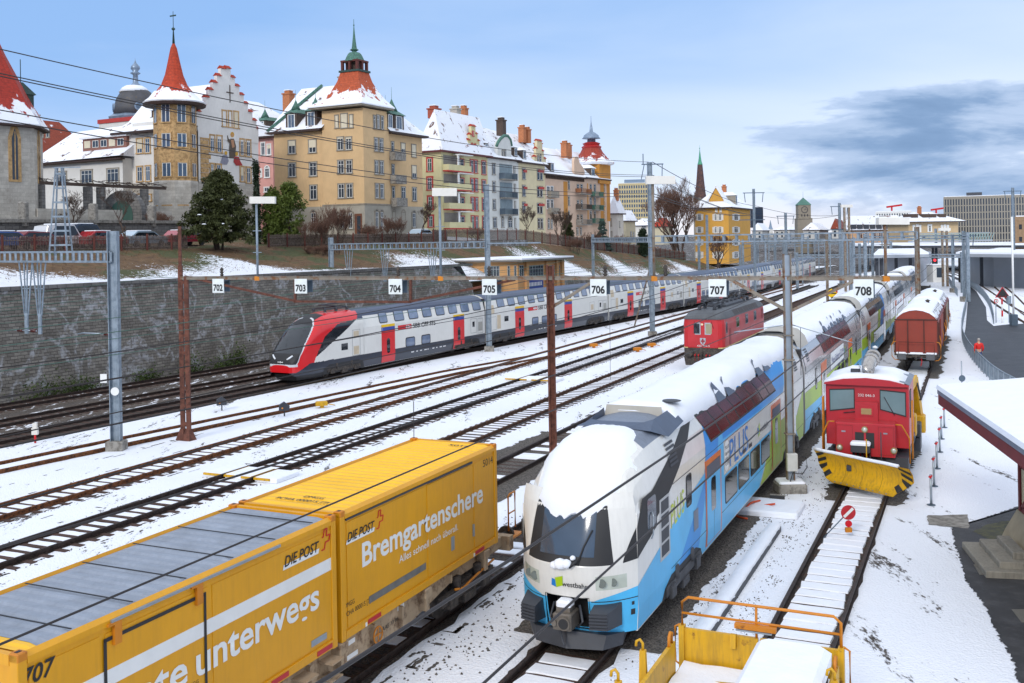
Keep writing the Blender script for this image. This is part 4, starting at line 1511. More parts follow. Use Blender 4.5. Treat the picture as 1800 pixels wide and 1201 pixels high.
def sbb_nose(t):
 st=[(2.1,0.74,1.22,0.72),(2.17,0.95,1.52,0.6),(2.32,1.08,1.80,0.48),(2.58,1.18,2.14,0.4),(2.9,1.26,2.54,0.36),(3.3,1.32,3.0,0.33),(3.8,1.36,3.5,0.32),(4.3,1.385,3.88,0.32),(4.8,1.4,4.12,0.32),(5.4,1.4,4.3,0.32),(6.4,1.40,4.41,0.32),(7.8,1.40,4.43,0.32),(9.25,1.40,4.43,0.32)]
 S=[]
 for a,b in zip(st,st[1:]):
  for k in range(13):
   f=k/13
   S.append(tuple(a[i]+(b[i]-a[i])*f for i in range(4)))
 S.append(st[-1])
 n=90
 rings=[]
 for y,hw,zt,zb in S:
  half=[]
  for k in range(n):
   f=k/(n-1)
   if f<0.62:
    z=zb+(zt-zb)*(f/0.62)*0.72
    q=min(1.0,(z-zb)/0.5)
    half.append((hw*(0.95+0.05*q),z))
   else:
    g_=(f-0.62)/0.38*pi/2
    half.append((hw*cos(g_)**0.75,zb+(zt-zb)*(0.72+0.28*sin(g_)**0.95)))
  half[-1]=(0.0,zt)
  ring=[(x,y,z)for x,z in half]+[(-x,y,z)for x,z in reversed(half[:-1])]
  rings.append(ring)
 m=MB()
 N=len(rings[0])
 def cls(x,y,z,hw):
  ax=abs(x)
  if z<1.24 and(y>3.5 or z<0.72+max(0,y-2.4)*0.47):
   return 1 if z<0.5 else 2
  bz=[(1.26,2.45),(1.4,2.56),(1.76,2.70),(2.5,3.22),(3.2,3.86),(3.77,4.44),(4.5,5.3)]
  by=0
  for(a0,b0),(a1,b1)in zip(bz,bz[1:]):
   if a0<=z<=a1:
    by=b0+(b1-b0)*(z-a0)/(a1-a0)
  if y<by:
   if y>by-0.07 and ax>0.3:
    return 6
   return 1 if z<1.95 or z>3.72 else 5
  if 1.1<z<1.27 and y<2.5:
   return 6
  if y<3.4 or(ax>0.55*hw and y<3.9):
   return 0
  lower=1.28+(y-3.46)*(3.77-1.28)/(8.56-3.46)
  zz=[(3.4,1.26),(3.9,1.30),(4.3,1.95),(5.0,2.88),(6.4,3.60),(8.56,3.77)]
  up=3.77
  for(a0,b0),(a1,b1)in zip(zz,zz[1:]):
   if a0<=y<=a1:
    up=b0+(b1-b0)*(y-a0)/(a1-a0)
  if ax>0.55*hw:
   if z>up:
    return 0 if y<8.56+(z-3.77)*0.9 else 4
   return 5 if z>lower else 3
  return 1 if y<5.6 else(0 if y<8.7 else 4)
 for i in range(len(rings)-1):
  for j in range(N-1):
   c=[(rings[i][j][k]+rings[i][j+1][k]+rings[i+1][j+1][k]+rings[i+1][j][k])/4 for k in range(3)]
   m.add([rings[i][j],rings[i][j+1],rings[i+1][j+1],rings[i+1][j]],[(0,1,2,3)],cls(c[0],c[1],c[2],(S[i][1]+S[i+1][1])/2),True)
 m.add(rings[0],[tuple(range(N))],0)
 m.build('nose',[SR,BLACK,SN_,SW,SNR,GLASS,mk('light_grey_chin',hx('#c9ccd0'),0.3)],t)
 for sx in(-1,1):
  m=MB()
  m.tube([(sx*0.50,2.20,1.58),(sx*0.66,2.26,1.68),(sx*0.84,2.38,1.82)],0.06,8)
  m.build('headlight',mk('white_lamp',hx('#e8ecf0'),0.2),t)
 m=MB()
 m.loft([[(-0.95,2.5,0.6),(0,2.2,0.6),(0.95,2.5,0.6),(1.25,5.2,0.5),(-1.25,5.2,0.5)],[(-0.85,2.75,0.16),(0,2.5,0.16),(0.85,2.75,0.16),(1.1,5.0,0.16),(-1.1,5.0,0.16)]],0,True,True)
 m.build('skirt',BLACK,t)
 m=MB()
 m.tube([(-0.2,2.12,1.40),(0.2,2.12,1.40)],0.025,6)
 m.tube([(0,2.12,1.33),(0,2.12,1.47)],0.025,6)
 m.tube([(-0.2,2.12,1.36),(-0.2,2.12,1.44)],0.025,6)
 m.tube([(0.2,2.12,1.36),(0.2,2.12,1.44)],0.025,6)
 m.build('emblem',WHITE,t)
 m=MB()
 for x in(-0.5,0.5):
  m.tube([(x,6.0,4.62),(x,8.6,4.62)],0.045,6)
  for y in(6.1,7.3,8.5):
   m.lathe([(0.09,0),(0.12,0.05),(0.07,0.1),(0.12,0.15),(0.06,0.2)],8,(x,y,4.42))
 m.tube([(-0.5,8.4,4.66),(-0.12,6.2,4.88)],0.035,6)
 m.tube([(0.5,8.4,4.66),(0.12,6.2,4.88)],0.035,6)
 m.tube([(-0.1,6.2,4.88),(-0.3,8.7,4.92)],0.03,6)
 m.tube([(0.1,6.2,4.88),(0.3,8.7,4.92)],0.03,6)
 for y in(8.6,8.95):
  m.tube([(-0.85,y,4.88),(-0.6,y,4.98),(0.6,y,4.98),(0.85,y,4.88)],0.03,6)
 m.build('pantograph',DARK,t)
sbb_nose(S1)
# yellow containers on their wagon
PY=mk('post_yellow',hx('#dd9c0c'),0.42,0,0.06,0.7,0.05,25,dirt=0.10)
PYR=mk('post_yellow_lit_roof',hx('#efb723'),0.5,0,0.08,1.2,dirt=0.10)  # lighter than the sides: light from above is put into the roof colour
PGR=mk('worn_grey_roof_coat',hx('#8b93a0'),0.6,0,0.16,1.6,0.1,14,dirt=0.15)
WAG=mk('dusty_beige_frame',hx('#ab957a'),0.8,0,0.2,1.2,0.1,20,col2=hx('#6f5640'),thr=(0.5,0.66))
OUT=Vector((1,0,0))
AL=Vector((0,1,0))
UPV=Vector((0,0,1))
CY_=1.275
def container(s0,L,label,grey):
 u,r=hd(24.5)
 o=u*s0+r*-12.97
 t=thing('container',label,'container',(o.x,o.y,0),-radians(24.5),'yellow containers on the wagon')
 z0,z1=1.22,3.82
 X=CY_
 m=MB()
 m.box(-X+0.035,X-0.035,0.06,L-0.06,z0+0.1,z1-0.09)
 m.build('body',PY,t)
 m=MB()
 for sx in(-1,1):
  for y in(0,L-0.16):
   m.rbox(sx*X-(0.16 if sx>0 else 0),sx*X+(0 if sx>0 else 0.16),y,y+0.16,z0,z1,0.012)
  m.box(sx*X-(0.08 if sx>0 else 0),sx*X+(0 if sx>0 else 0.08),0.163,L-0.163,z0+0.02,z0+0.18)
  m.loft([[(sx*X,0.163,z1-0.16),(sx*X,0.163,z1-0.07),(sx*(X-0.07),0.163,z1-0.005),(sx*(X-0.14),0.163,z1-0.16)],[(sx*X,L-0.163,z1-0.16),(sx*X,L-0.163,z1-0.07),(sx*(X-0.07),L-0.163,z1-0.005),(sx*(X-0.14),L-0.163,z1-0.16)]],0,True,True)
 for y in(0.0,L-0.1):
  m.box(-X+0.163,X-0.163,y,y+0.1,z1-0.16,z1-0.01)
  m.box(-X+0.163,X-0.163,y,y+0.1,z0,z0+0.16)
 m.build('frame',PY,t)
 m=MB()
 y=0.22
 k=0
 prof=[]
 while y<L-0.22:
  prof.append((y,z1-0.055))
  prof.append((y+0.10,z1-0.055))
  prof.append((y+0.14,z1-0.022))
  prof.append((y+0.22,z1-0.022))
  y+=0.27
 prof.append((L-0.2,z1-0.055))
 xs=[-X+0.13,-X+0.30,X-0.30,X-0.13]
 rings=[[(x,yy,zz if 0<i<3 else z1-0.055)for i,x in enumerate(xs)]for yy,zz in prof]
 m.loft(rings,0,closed=False)
 rf=m.build('roof',PYR,t)
 if grey:
  m=MB()
  a=0.42
  e0,e1=a,L-0.16
  pr=[p for p in prof if e0<=p[0]<=e1]
  rnd=random.Random(4)
  m.loft([[(x,yy,(zz if 0<i<3 else z1-0.055)+0.004)for i,x in enumerate([-X+0.135,-X+0.30,X-0.30,X-0.135])]for yy,zz in pr],0,closed=False)
  m.build('roof_coat',PGR,rf)
  m=MB()
  for k in range(6):
   y=1.0+k*1.16
   m.box(-X+0.12,X-0.14,y,y+0.025,z1-0.018,z1-0.008)
  m.build('roof_seam',BLACK,rf)
 for sx in(-1,1):
  for y in(0.0,L-0.17):
   m=MB()
   m.rbox(sx*X-(0.17 if sx>0 else 0.004),sx*X+(0.004 if sx>0 else 0.17),y,y+0.17,z1-0.1,z1+0.015,0.015)
   cf=m.build('corner_casting',ORANGEP,t)
   m=MB()
   m.box(sx*(X-0.085)-0.03,sx*(X-0.085)+0.03,y+0.045,y+0.125,z1+0.012,z1+0.02)
   m.build('socket',BLACK,cf)
 return t,z0,z1,X,L
def sidep(t,name,mat,poly,off,X=CY_-0.035,parent=None):
 m=MB()
 n=len(poly)
 m.add([(X+off,y,z)for y,z in poly]+[(X-0.002,y,z)for y,z in poly],[tuple(range(n))]+[(i,i+n,(i+1)%n+n,(i+1)%n)for i in range(n)])
 return m.build(name,mat,parent or t)
PMAR=mk('reflector_red',hx('#b8202a'),0.3)
GREYST=mk('worn_grey_strip',hx('#6c6a66'),0.6,0,0.25,4)
XS=CY_-0.035
def post_mark(t,y,z,sc=1.0):
 text('DIE POST',INK,t,(XS+0.022,y,z),AL,UPV,0.19*sc,1.02*sc,shear=0.25,bold=0.012)
 m=MB()
 X=XS+0.017
 m.add([(X,y-0.05*sc,z-0.045*sc),(X,y+1.0*sc,z-0.045*sc),(X,y+1.03*sc,z+0.04*sc),(X,y-0.02*sc,z+0.04*sc)],[(0,1,2,3)])
 m.build('underline',WHITE,t)
 m=MB()
 pts=[(0.04,0),(0.13,0),(0.16,0.12),(0.28,0.12),(0.31,0.23),(0.19,0.23),(0.22,0.36),(0.13,0.36),(0.10,0.23),(0.06,0.23)]
 c=[(y+(1.06+a)*sc,z+(b-0.02)*sc)for a,b in pts]
 for i in range(len(c)-1):
  (a0,b0),(a1,b1)=c[i],c[i+1]
  m.bar((X+0.004,a0,b0),(X+0.004,a1,b1),0.008,0.022*sc)
 m.build('emblem',REDSIG,t)
tB,z0,z1,X,L=container(17.15,7.3,'yellow container with a yellow roof lettered Bremgartenschere',False)
s=lambda v:v-17.15
for y0,y1 in((17.4,20.55),(20.72,22.95),(23.12,24.28)):
 sidep(tB,'side_panel',PY,[(s(y0),1.44),(s(y1),1.44),(s(y1),3.56),(s(y0),3.56)],0.012)
post_mark(tB,s(17.42),3.16)
text('Bremgartenschere',WHITE,tB,(XS+0.016,s(17.95),2.50),AL,UPV,0.50,5.67,bold=0.022)
text('Alles schnell nach überall.',WHITE,tB,(XS+0.016,s(19.42),2.14),AL,UPV,0.165,2.8,bold=0.006)
sidep(tB,'rubbing_strip',GREYST,[(s(18.19),1.66),(s(20.6),1.66),(s(20.6),1.81),(s(18.19),1.81)],0.02)
text('5014',INK,tB,(XS+0.016,s(23.66),3.36),AL,UPV,0.19,0.58)
text('DMGG',INK,tB,(XS+0.016,s(17.28),1.86),AL,UPV,0.10,0.36)
text('PCHA 000015 [7]',INK,tB,(XS+0.016,s(17.28),1.68),AL,UPV,0.10,0.95)
text('DMGG',INK,tB,(-0.25,0.85,z1-0.015),(1,0.0,0),AL,0.16,0.5)
text('PCHA 000015 [7]',INK,tB,(-0.75,0.55,z1-0.015),(1,0.0,0),AL,0.16,1.3)
text('5014',INK,tB,(0.1,6.75,z1-0.015),(1,0.0,0),AL,0.18,0.6)
for a in(18.1,23.1):
 sidep(tB,'reflector',PMAR,[(s(a),1.27),(s(a+0.5),1.27),(s(a+0.5),1.36),(s(a),1.36)],0.045)
 sidep(tB,'label_plate',WHITE,[(s(a-0.1),1.25),(s(a-0.04),1.25),(s(a-0.04),1.33),(s(a-0.1),1.33)],0.046)
m=MB()
m.box(X-0.02,X+0.012,s(17.35),s(20.72),3.615,3.65)
m.box(X-0.02,X+0.012,s(20.72),s(23.0),3.60,3.65)
m.build('slide_rail',DARK,tB)
m=MB()
m.box(XS,XS+0.03,s(21.85),s(22.0),1.72,2.05)
m.box(XS,XS+0.03,s(23.03),s(23.1),1.75,2.05)
m.build('latch',STEEL,tB)
m=MB()
for y in[s(17.5)+k*0.24 for k in range(28)]:
 m.disc((X-0.075,y,z1-0.03),(0.7,0,0.7),0.012,0.01,6)
m.build('rivet',DARK,tB)
tA,z0,z1,X,L=container(9.60,7.4,'yellow container with a worn grey roof lettered Pakete unterwegs',True)
s=lambda v:v-9.60
for y0,y1 in((9.8,11.02),(11.12,13.3),(13.42,16.85)):
 sidep(tA,'side_panel',PY,[(s(y0),1.44),(s(y1),1.44),(s(y1),3.56),(s(y0),3.56)],0.010)
sidep(tA,'stripe',WHITE,[(s(9.8),2.78),(s(16.97),2.78),(s(16.97),3.02),(s(9.8),3.02)],0.014)
post_mark(tA,s(15.36),3.27,1.06)
text('unterwegs',WHITE,tA,(XS+0.018,s(13.0),2.19),AL,UPV,0.52,3.42,bold=0.02)
text('Pakete',WHITE,tA,(XS+0.018,s(12.8),2.19),AL,UPV,0.52,2.35,bold=0.02,align='R')
text('707',INK,tA,(XS+0.02,s(9.68),3.36),AL,UPV,0.24,0.55,shear=0.2,bold=0.02)
m=MB()
for q in([(11.08,2.0),(11.14,2.0),(11.14,3.5),(11.08,3.5)],[(11.08,3.44),(13.26,3.44),(13.26,3.5),(11.08,3.5)],[(13.2,1.44),(13.26,1.44),(13.26,3.46),(13.2,3.46)]):
 m.add([(XS+0.022,s(a),b)for a,b in q],[(0,1,2,3)])
m.build('door_seal',BLACK,tA)
for a in(11.25,13.0):
 m=MB()
 m.box(XS+0.01,X+0.035,s(a),s(a)+0.14,3.36,3.66)
 m.box(X-0.08,X+0.035,s(a)-0.12,s(a)+0.14,3.66,3.70)
 m.build('door_clip',ORANGEP,tA)
m=MB()
m.box(X-0.02,X+0.03,s(11.2),s(15.2),3.70,3.745)
m.build('slide_rail',STEEL,tA)
for a in(14.9,16.3):
 sidep(tA,'reflector',PMAR,[(s(a),1.27),(s(a+0.5),1.27),(s(a+0.5),1.36),(s(a),1.36)],0.045)
sidep(tA,'label_plate',STEEL,[(s(16.15),1.5),(s(16.65),1.5),(s(16.65),1.62),(s(16.15),1.62)],0.02)
text('DMGG',INK,tA,(XS+0.018,s(12.75),2.08),AL,UPV,0.06,0.3)
u,r=hd(24.5)
o=u*6.0+r*-12.97
t=thing('container_wagon','dusty beige flat wagon carrying the two yellow containers','wagon',(o.x,o.y,0),-radians(24.5))
s=lambda v:v-6.0
m=MB()
for sx in(-1,1):
 m.prism([(s(6),1.17),(s(25.1),1.17),(s(25.1),0.92),(s(23.9),0.86),(s(22.2),0.86),(s(20.0),0.52),(s(9),0.52),(s(6),0.86)],'x',sx*1.02-0.05,sx*1.02+0.05)
 for y in[s(7)+k*1.15 for k in range(14)]:
  h_=0.6 if y<s(19.7)else 0.9
  m.box(sx*1.02+(0.051 if sx>0 else-0.16),sx*1.02+(0.16 if sx>0 else-0.051),y,y+0.06,h_,1.1)
for y in(s(6.2),s(10),s(14),s(18),s(22),s(24.8)):
 m.box(-0.968,0.968,y,y+0.25,0.8,1.1)
m.box(-1.3,1.3,s(25.1),s(25.35),0.80,1.18)
m.build('frame',WAG,t)
for y in(17.05,20.5,23.6):
 m=MB()
 m.rbox(0.95,1.30,s(y),s(y)+0.3,1.0,1.215,0.02)
 m.box(1.07,1.28,s(y)+0.05,s(y)+0.2,0.7,1.0)
 m.build('bracket',WAG,t)
for y in(16.55,15.7):
 m=MB()
 m.box(1.071,1.42,s(y),s(y)+0.4,0.68,0.71)
 m.box(1.071,1.42,s(y)+0.05,s(y)+0.45,1.0,1.03)
 m.build('step',WAG,t)
m=MB()
c=Vector((1.20,s(18.6),0.86))
R_=[c+Vector((0,cos(a)*0.17,sin(a)*0.17))for a in[i*pi/8 for i in range(17)]]
m.tube(R_,0.018,6)
m.tube([c+Vector((0,-0.17,0)),c+Vector((0,0.17,0))],0.014,5)
m.tube([c+Vector((0,0,-0.17)),c+Vector((0,0,0.17))],0.014,5)
m.tube([c+Vector((-0.12,0,0)),c],0.02,6)
m.build('handwheel',ORANGEP,t)
text('AAE',INK,t,(1.082,s(18.95),0.78),AL,UPV,0.1,0.3)
text('33 85 455',INK,t,(1.082,s(19.3),0.80),AL,UPV,0.08,0.6)
for y0,y1,z in((s(17.6),s(18.0),0.66),(s(19.6),s(19.9),1.0),(s(17.62),s(17.9),0.95)):
 m=MB()
 m.add([(1.078,y0,z),(1.078,y1,z),(1.078,y1,z+0.1),(1.078,y0,z+0.1)],[(0,1,2,3)])
 m.build('label_plate',WHITE,t)
for sx in(-0.875,0.875):
 m=MB()
 m.tube([(sx,s(25.35),1.02),(sx,s(25.75),1.02)],0.10,10)
 m.tube([(sx,s(25.75),1.02),(sx,s(25.85),1.02)],0.24,14,smooth=False)
 m.build('buffer',UNDER,t)
m=MB()
m.tube([(1.0,s(25.7),1.15),(1.0,s(25.7),2.1),(1.02,s(25.75),2.16),(1.02,s(26.1),2.16),(1.0,s(26.15),2.1),(1.0,s(26.15),1.15)],0.025,6)
m.tube([(1.0,s(25.7),1.62),(1.0,s(26.15),1.62)],0.02,6)
m.box(0.85,1.2,s(25.35),s(26.2),0.98,1.03)
m.build('handrail',ORANGEP,t)
bogie(t,s(22.9),1.8,0.46)
bogie(t,s(8.2),1.8,0.46)
m=MB()
m.tube([(1.2,s(22.1),0.7),(1.22,s(22.5),0.62),(1.22,s(23.3),0.72),(1.2,s(24.3),0.8)],0.03,6)
m.build('hose',ORANGEP,t)
# red electric locomotive
LR=mk('loco_red',hx('#c0272d'),0.35,0,0.10,0.8,coat=0.3,dirt=0.14)
LG=mk('loco_roof_grey',hx('#55585c'),0.6,0,0.2,1.2,dirt=0.4)
LD=mk('loco_skirt_grey',hx('#56575a'),0.7,0,0.2,1.5,dirt=0.4)
CREAM=mk('cream_line',hx('#e4cf8e'),0.4)
ALU=mk('polished_frame',hx('#c9ccce'),0.25,0.7)
u,r=hd(24.5)
o=u*70.7+r*-17.65
t=thing('electric_locomotive','red electric locomotive with grey roof and folded pantographs','locomotive',(o.x,o.y,0),-radians(24.5))
hwL=1.48
LS=Side([(1.44,0.7),(1.48,1.3),(1.48,3.0),(1.44,3.32),(1.3,3.42)])
m=MB()
def lring(y,k,zt):
 return[(x*k,y,z)for x,z in((1.40,1.36),(1.48,1.42),(1.48,zt-0.35),(1.43,zt),(-1.43,zt),(-1.48,zt-0.35),(-1.48,1.42),(-1.40,1.36))]
fr=[(-0.12,0.72),(0.0,0.90),(0.28,0.985),(0.6,1.0),(14.2,1.0),(14.5,0.98),(14.8,0.9),(14.9,0.72)]
m.loft([lring(y,k,3.34)for y,k in fr],0,True,True)
m.build('body',LR,t)
m=MB()
m.loft([[(x*k,y,z)for x,z in((1.36,0.55),(1.46,0.75),(1.47,1.32),(-1.47,1.32),(-1.46,0.75),(-1.36,0.55))]for y,k in fr],0,True,True)
m.build('skirt',LD,t)
m=MB()
m.loft([[(x*k*1.004,y+(-.004 if y<7 else.004),z)for x,z in((1.478,1.33),(1.482,1.39),(-1.482,1.39),(-1.478,1.33))]for y,k in fr],0,False,False)
m.build('cream_line',CREAM,t)
m=MB()
rr_=[(-0.2,0.70,3.45),(-0.1,0.86,3.62),(0.3,0.96,3.78),(1.0,1.0,3.93),(13.8,1.0,3.93),(14.6,0.95,3.75),(15.0,0.74,3.45)]
m.loft([[(1.50*k,y,3.345),(1.48*k,y,3.42),(1.25*k,y,3.345+(zt-3.345)*0.75),(0.7*k,y,zt),(-0.7*k,y,zt),(-1.25*k,y,3.345+(zt-3.345)*0.75),(-1.48*k,y,3.42),(-1.50*k,y,3.345)]for y,k,zt in rr_],0,True,True)
m.build('roof',LG,t)
m=MB()
for k in range(5):
 y=3.4+k*1.75
 m.add([(1.485,y,3.44),(1.485,y+1.6,3.44),(1.275,y+1.6,3.79),(1.275,y,3.79)],[(0,1,2,3)])
m.build('roof_vent',mk('brown_grille',hx('#3d3634'),0.6,0,0.3,8),t)
def loco_front(u_,z,off=0.0):
 y=-0.12+0.55*abs(u_)**4
 return Vector((u_*1.43,y-off,z))
for u0,u1,mt in((-0.74,-0.10,GLASS),(0.10,0.74,mk_glass('cream_blind_window',(0.35,0.31,0.20),0.15,0.5,0.1))):
 m=MB()
 m.loft([[loco_front(u0+(u1-u0)*k/4,z,0.015)for k in range(5)]for z in(2.28,3.12)],0,closed=False)
 f_=m.build('windscreen',ALU,t)
 m=MB()
 m.loft([[loco_front(u0+0.05+(u1-u0-0.1)*k/4,z,0.025)for k in range(5)]for z in(2.35,3.05)],0,closed=False)
 m.build('pane',mt,f_)
 m=MB()
 m.tube([loco_front((u0+u1)/2+0.02,3.2,0.05),loco_front((u0+u1)/2+0.12,2.7,0.05)],0.015,5)
 m.build('wiper',BLACK,f_)
for u_ in(-0.62,0.62):
 m=MB()
 a=loco_front(u_,1.6,0.02)
 m.rbox(a.x-0.2,a.x+0.2,a.y-0.03,a.y+0.1,1.52,1.70,0.02)
 h_=m.build('headlight',BLACK,t)
 m=MB()
 for dx in(-0.09,0.09):
  m.tube([(a.x+dx,a.y-0.02,1.61),(a.x+dx,a.y-0.045,1.61)],0.065,10,smooth=False)
 m.build('lens',mk('lamp_warm_lens',hx('#e8d3b0'),0.2),h_)
m=MB()
c=loco_front(-0.02,3.0,0)
m.tube([c,c+Vector((0,-0.06,0))],0.08,12,smooth=False)
m.build('headlight',mk('lamp_warm_lens',hx('#e8d3b0'),0.2),t)
m=MB()
for q,mi in(([(-0.2,2.0),(0.2,2.0),(0.2,1.75),(0.12,1.58),(0,1.50),(-0.12,1.58),(-0.2,1.75)],0),([(-0.05,1.95),(0.05,1.95),(0.05,1.6),(-0.05,1.6)],1),([(-0.14,1.84),(0.14,1.84),(0.14,1.72),(-0.14,1.72)],1)):
 m.add([(a,-0.14-0.006*(mi+1),b+0.05)for a,b in q],[tuple(range(len(q)))],mi)
m.v=[(x,y-(0.004 if i>10 else 0),z)for i,(x,y,z)in enumerate(m.v)]
m.build('coat_of_arms',[ALU,mk('shield_red',hx('#8f2a30'),0.4)],t)
text('420 334-5',WHITE,t,(-0.42,-0.155,1.44),(1,0,0),UPV,0.13,0.9)
for y0,y1,z0,z1,mt in((0.55,1.0,2.3,3.12,GLASSB),(3.9,4.9,2.45,3.2,mk_glass('green_tinted_window',(0.07,0.11,0.04))),(7.1,8.1,2.45,3.2,GLASSB),(10.3,11.3,2.45,3.2,GLASSB)):
 m=MB()
 LS.solid(m,rrect(y0,y1,z0,z1,0.1),0,0.015)
 w_=m.build('window',mk('window_rim',hx('#8a8f92'),0.4,0.4),t)
 m=MB()
 LS.panel(m,rrect(y0+0.06,y1-0.06,z0+0.06,z1-0.06,0.08),0.02)
 m.build('pane',mt,w_)
m=MB()
LS.solid(m,rect(13.4,14.1,2.4,3.2),0,0.015)
LS.solid(m,rect(1.6,2.15,1.45,2.6),0,0.008)
m.build('door',mk('dark_loco_red',hx('#8f1d22'),0.4),t)
text('SBB',mk('faded_letter',hx('#c98f8f'),0.5),t,(1.488,3.6,1.95),AL,UPV,0.3,1.7)
text('CFF',mk('faded_letter',hx('#c98f8f'),0.5),t,(1.488,9.2,1.95),AL,UPV,0.3,1.5)
for sx in(-0.875,0.875):
 m=MB()
 m.tube([(sx,-0.1,1.04),(sx,-0.55,1.04)],0.12,10)
 m.tube([(sx,-0.55,1.04),(sx,-0.66,1.04)],0.27,16,smooth=False)
 m.build('buffer',UNDER,t)
m=MB()
m.prism([(-1.2,0.15),(1.2,0.15),(1.3,0.75),(-1.3,0.75)],'y',-0.35,-0.2)
m.box(-1.3,1.3,-0.2,0.1,0.75,1.3)
m.tube([(0,-0.2,1.05),(0,-0.5,1.0),(0,-0.52,0.7)],0.05,6)
m.build('pilot',UNDER,t)
m=MB()
for x in(-0.5,-0.25,0.3,0.55):
 m.tube([(x,-0.2,0.95),(x,-0.42,0.85),(x,-0.4,0.5)],0.025,6)
 m.box(x-0.04,x+0.04,-0.48,-0.4,0.84,0.92)
m.build('hose',REDSIG,t)
for y in(3.0,11.5):
 bogie(t,y,2.8,0.6)
for y0 in(1.2,11.0):
 m=MB()
 for x in(-0.55,0.55):
  for y in(y0,y0+1.6):
   m.lathe([(0.12,0),(0.16,0.06),(0.09,0.12),(0.16,0.18),(0.08,0.25)],8,(x,y,3.93))
  m.tube([(x,y0-0.1,4.2),(x,y0+1.8,4.2)],0.05,6)
  m.tube([(x,y0+1.7,4.22),(x*0.3,y0-0.4,4.42)],0.045,6)
  m.tube([(x*0.3,y0-0.4,4.42),(x*0.8,y0+1.9,4.52)],0.035,6)
 for y in(y0+1.8,y0+2.1):
  m.tube([(-0.9,y,4.45),(-0.6,y,4.58),(0.6,y,4.58),(0.9,y,4.45)],0.035,6)
 m.build('pantograph',DARK,t)
m=MB()
m.rbox(-0.7,0.7,4.0,10.3,3.93,4.15,0.08)
m.tube([(0.3,2.4,4.3),(0.3,11.0,4.3)],0.04,6)
for k in range(6):
 m.lathe([(0.08,0),(0.13,0.07),(0.08,0.14),(0.12,0.2),(0.06,0.3)],8,(0.3,3.5+k*1.4,4.1))
m.build('roof_gear',DARK,t)
# red shunter with a yellow snow plough
PR=mk('shunter_red',hx('#b5222e'),0.4,0,0.07,0.8,coat=0.15,dirt=0.10)
PYW=mk('plough_yellow',hx('#d9a512'),0.5,0,0.1,1.2,dirt=0.45,col2=hx('#7d5a12'),thr=(0.66,0.74))
TEAL=mk_glass('teal_windscreen',(0.16,0.24,0.26),0.1,0.6,0.25)
BRASS=mk('lamp_brass',hx('#b69a6a'),0.25,0.5)
u,r=hd(24.5)
o=u*39.7+r*-3.86
t=thing('shunting_locomotive','red shunting locomotive with snow on its cab roof and a plough mounted in front','locomotive',(o.x,o.y,0),-radians(24.5))
m=MB()
m.rbox(-1.46,1.46,0.1,2.9,1.35,3.62,0.04)
m.prism([(-1.48,3.60),(1.48,3.60),(1.48,3.66),(0.8,3.82),(0,3.88),(-0.8,3.82),(-1.48,3.66)],'y',-0.08,3.05)
m.build('cab',PR,t)
m=MB()
m.rbox(-1.02,1.02,-0.75,0.1,1.15,2.32,0.03)
m.box(-0.4,0.4,-0.08,0.1,2.32,3.0)
m.build('bonnet',PR,t)
m=MB()
m.box(-1.46,1.46,2.9,9.0,1.1,1.35)
m.box(-1.4,1.4,-0.3,9.0,0.85,1.1)
m.box(0.4,1.44,-0.5,0.6,0.35,1.12)
m.box(-1.44,-0.4,-0.5,0.6,0.35,1.12)
m.build('frame',DARK,t)
for x0,x1 in((-1.32,-0.42),(0.46,1.36)):
 m=MB()
 sl_=1 if x0<0 else-1
 q=[(x0,2.62 if x0<0 else 2.74),(x1,2.74 if x0<0 else 2.55),(x1,3.44),(x0,3.44)]
 q=[(x0,2.58 if x0<0 else 2.72),(x1,2.72 if x0<0 else 2.50),(x1,3.46 if x0<0 else 3.40),(x0,3.40 if x0<0 else 3.46)]
 m.prism(q,'y',0.06,0.1)
 w_=m.build('windscreen',BLACK,t)
 m=MB()
 cx,cz=sum(a for a,b in q)/4,sum(b for a,b in q)/4
 m.add([(cx+(a-cx)*0.93,0.05,cz+(b-cz)*0.90)for a,b in q],[(0,1,2,3)])
 m.build('pane',TEAL,w_)
 m=MB()
 m.tube([(x0+0.5,0.03,2.55),(x0+0.38*0+(0.95 if x0<0 else 0.15),0.03,2.62 if x0<0 else 3.2)],0.016,5)
 m.build('wiper',DARK,w_)
text('232 046-3',WHITE,t,(-0.30,0.05,3.18),(1,0,0),UPV,0.10,0.58)
m=MB()
m.box(-0.24,0.24,-0.11,-0.08,2.5,2.82)
g_=m.build('vent',PR,t)
m=MB()
m.box(-0.18,0.18,-0.125,-0.11,2.55,2.77)
m.build('grille',BRASS,g_)
m=MB()
m.box(-0.34,0.32,-0.765,-0.75,1.45,2.0)
g_=m.build('grille',BLACK,t)
m=MB()
m.box(-0.03,0.04,-0.79,-0.765,1.45,2.0)
m.build('bar',PR,g_)
for x,z in((0,2.12),(-0.88,1.42),(0.98,1.42)):
 m=MB()
 m.tube([(x,-0.75,z),(x,-0.84,z)],0.115,14,smooth=False)
 h_=m.build('headlight',BRASS,t)
 m=MB()
 m.lathe([(0.01,0.03),(0.06,0.02),(0.09,0)],12,(0,0,0))
 m.xf(Matrix.Translation((x,-0.842,z))@Matrix.Rotation(pi/2,4,'X'))
 m.build('lens',mk('lamp_lens',hx('#b9c0b4'),0.15,0,0.1,coat=1.0),h_)
for x in(-0.74,0.70):
 m=MB()
 m.box(x-0.07,x+0.07,-0.765,-0.75,1.98,2.03)
 m.build('latch',STEEL,t)
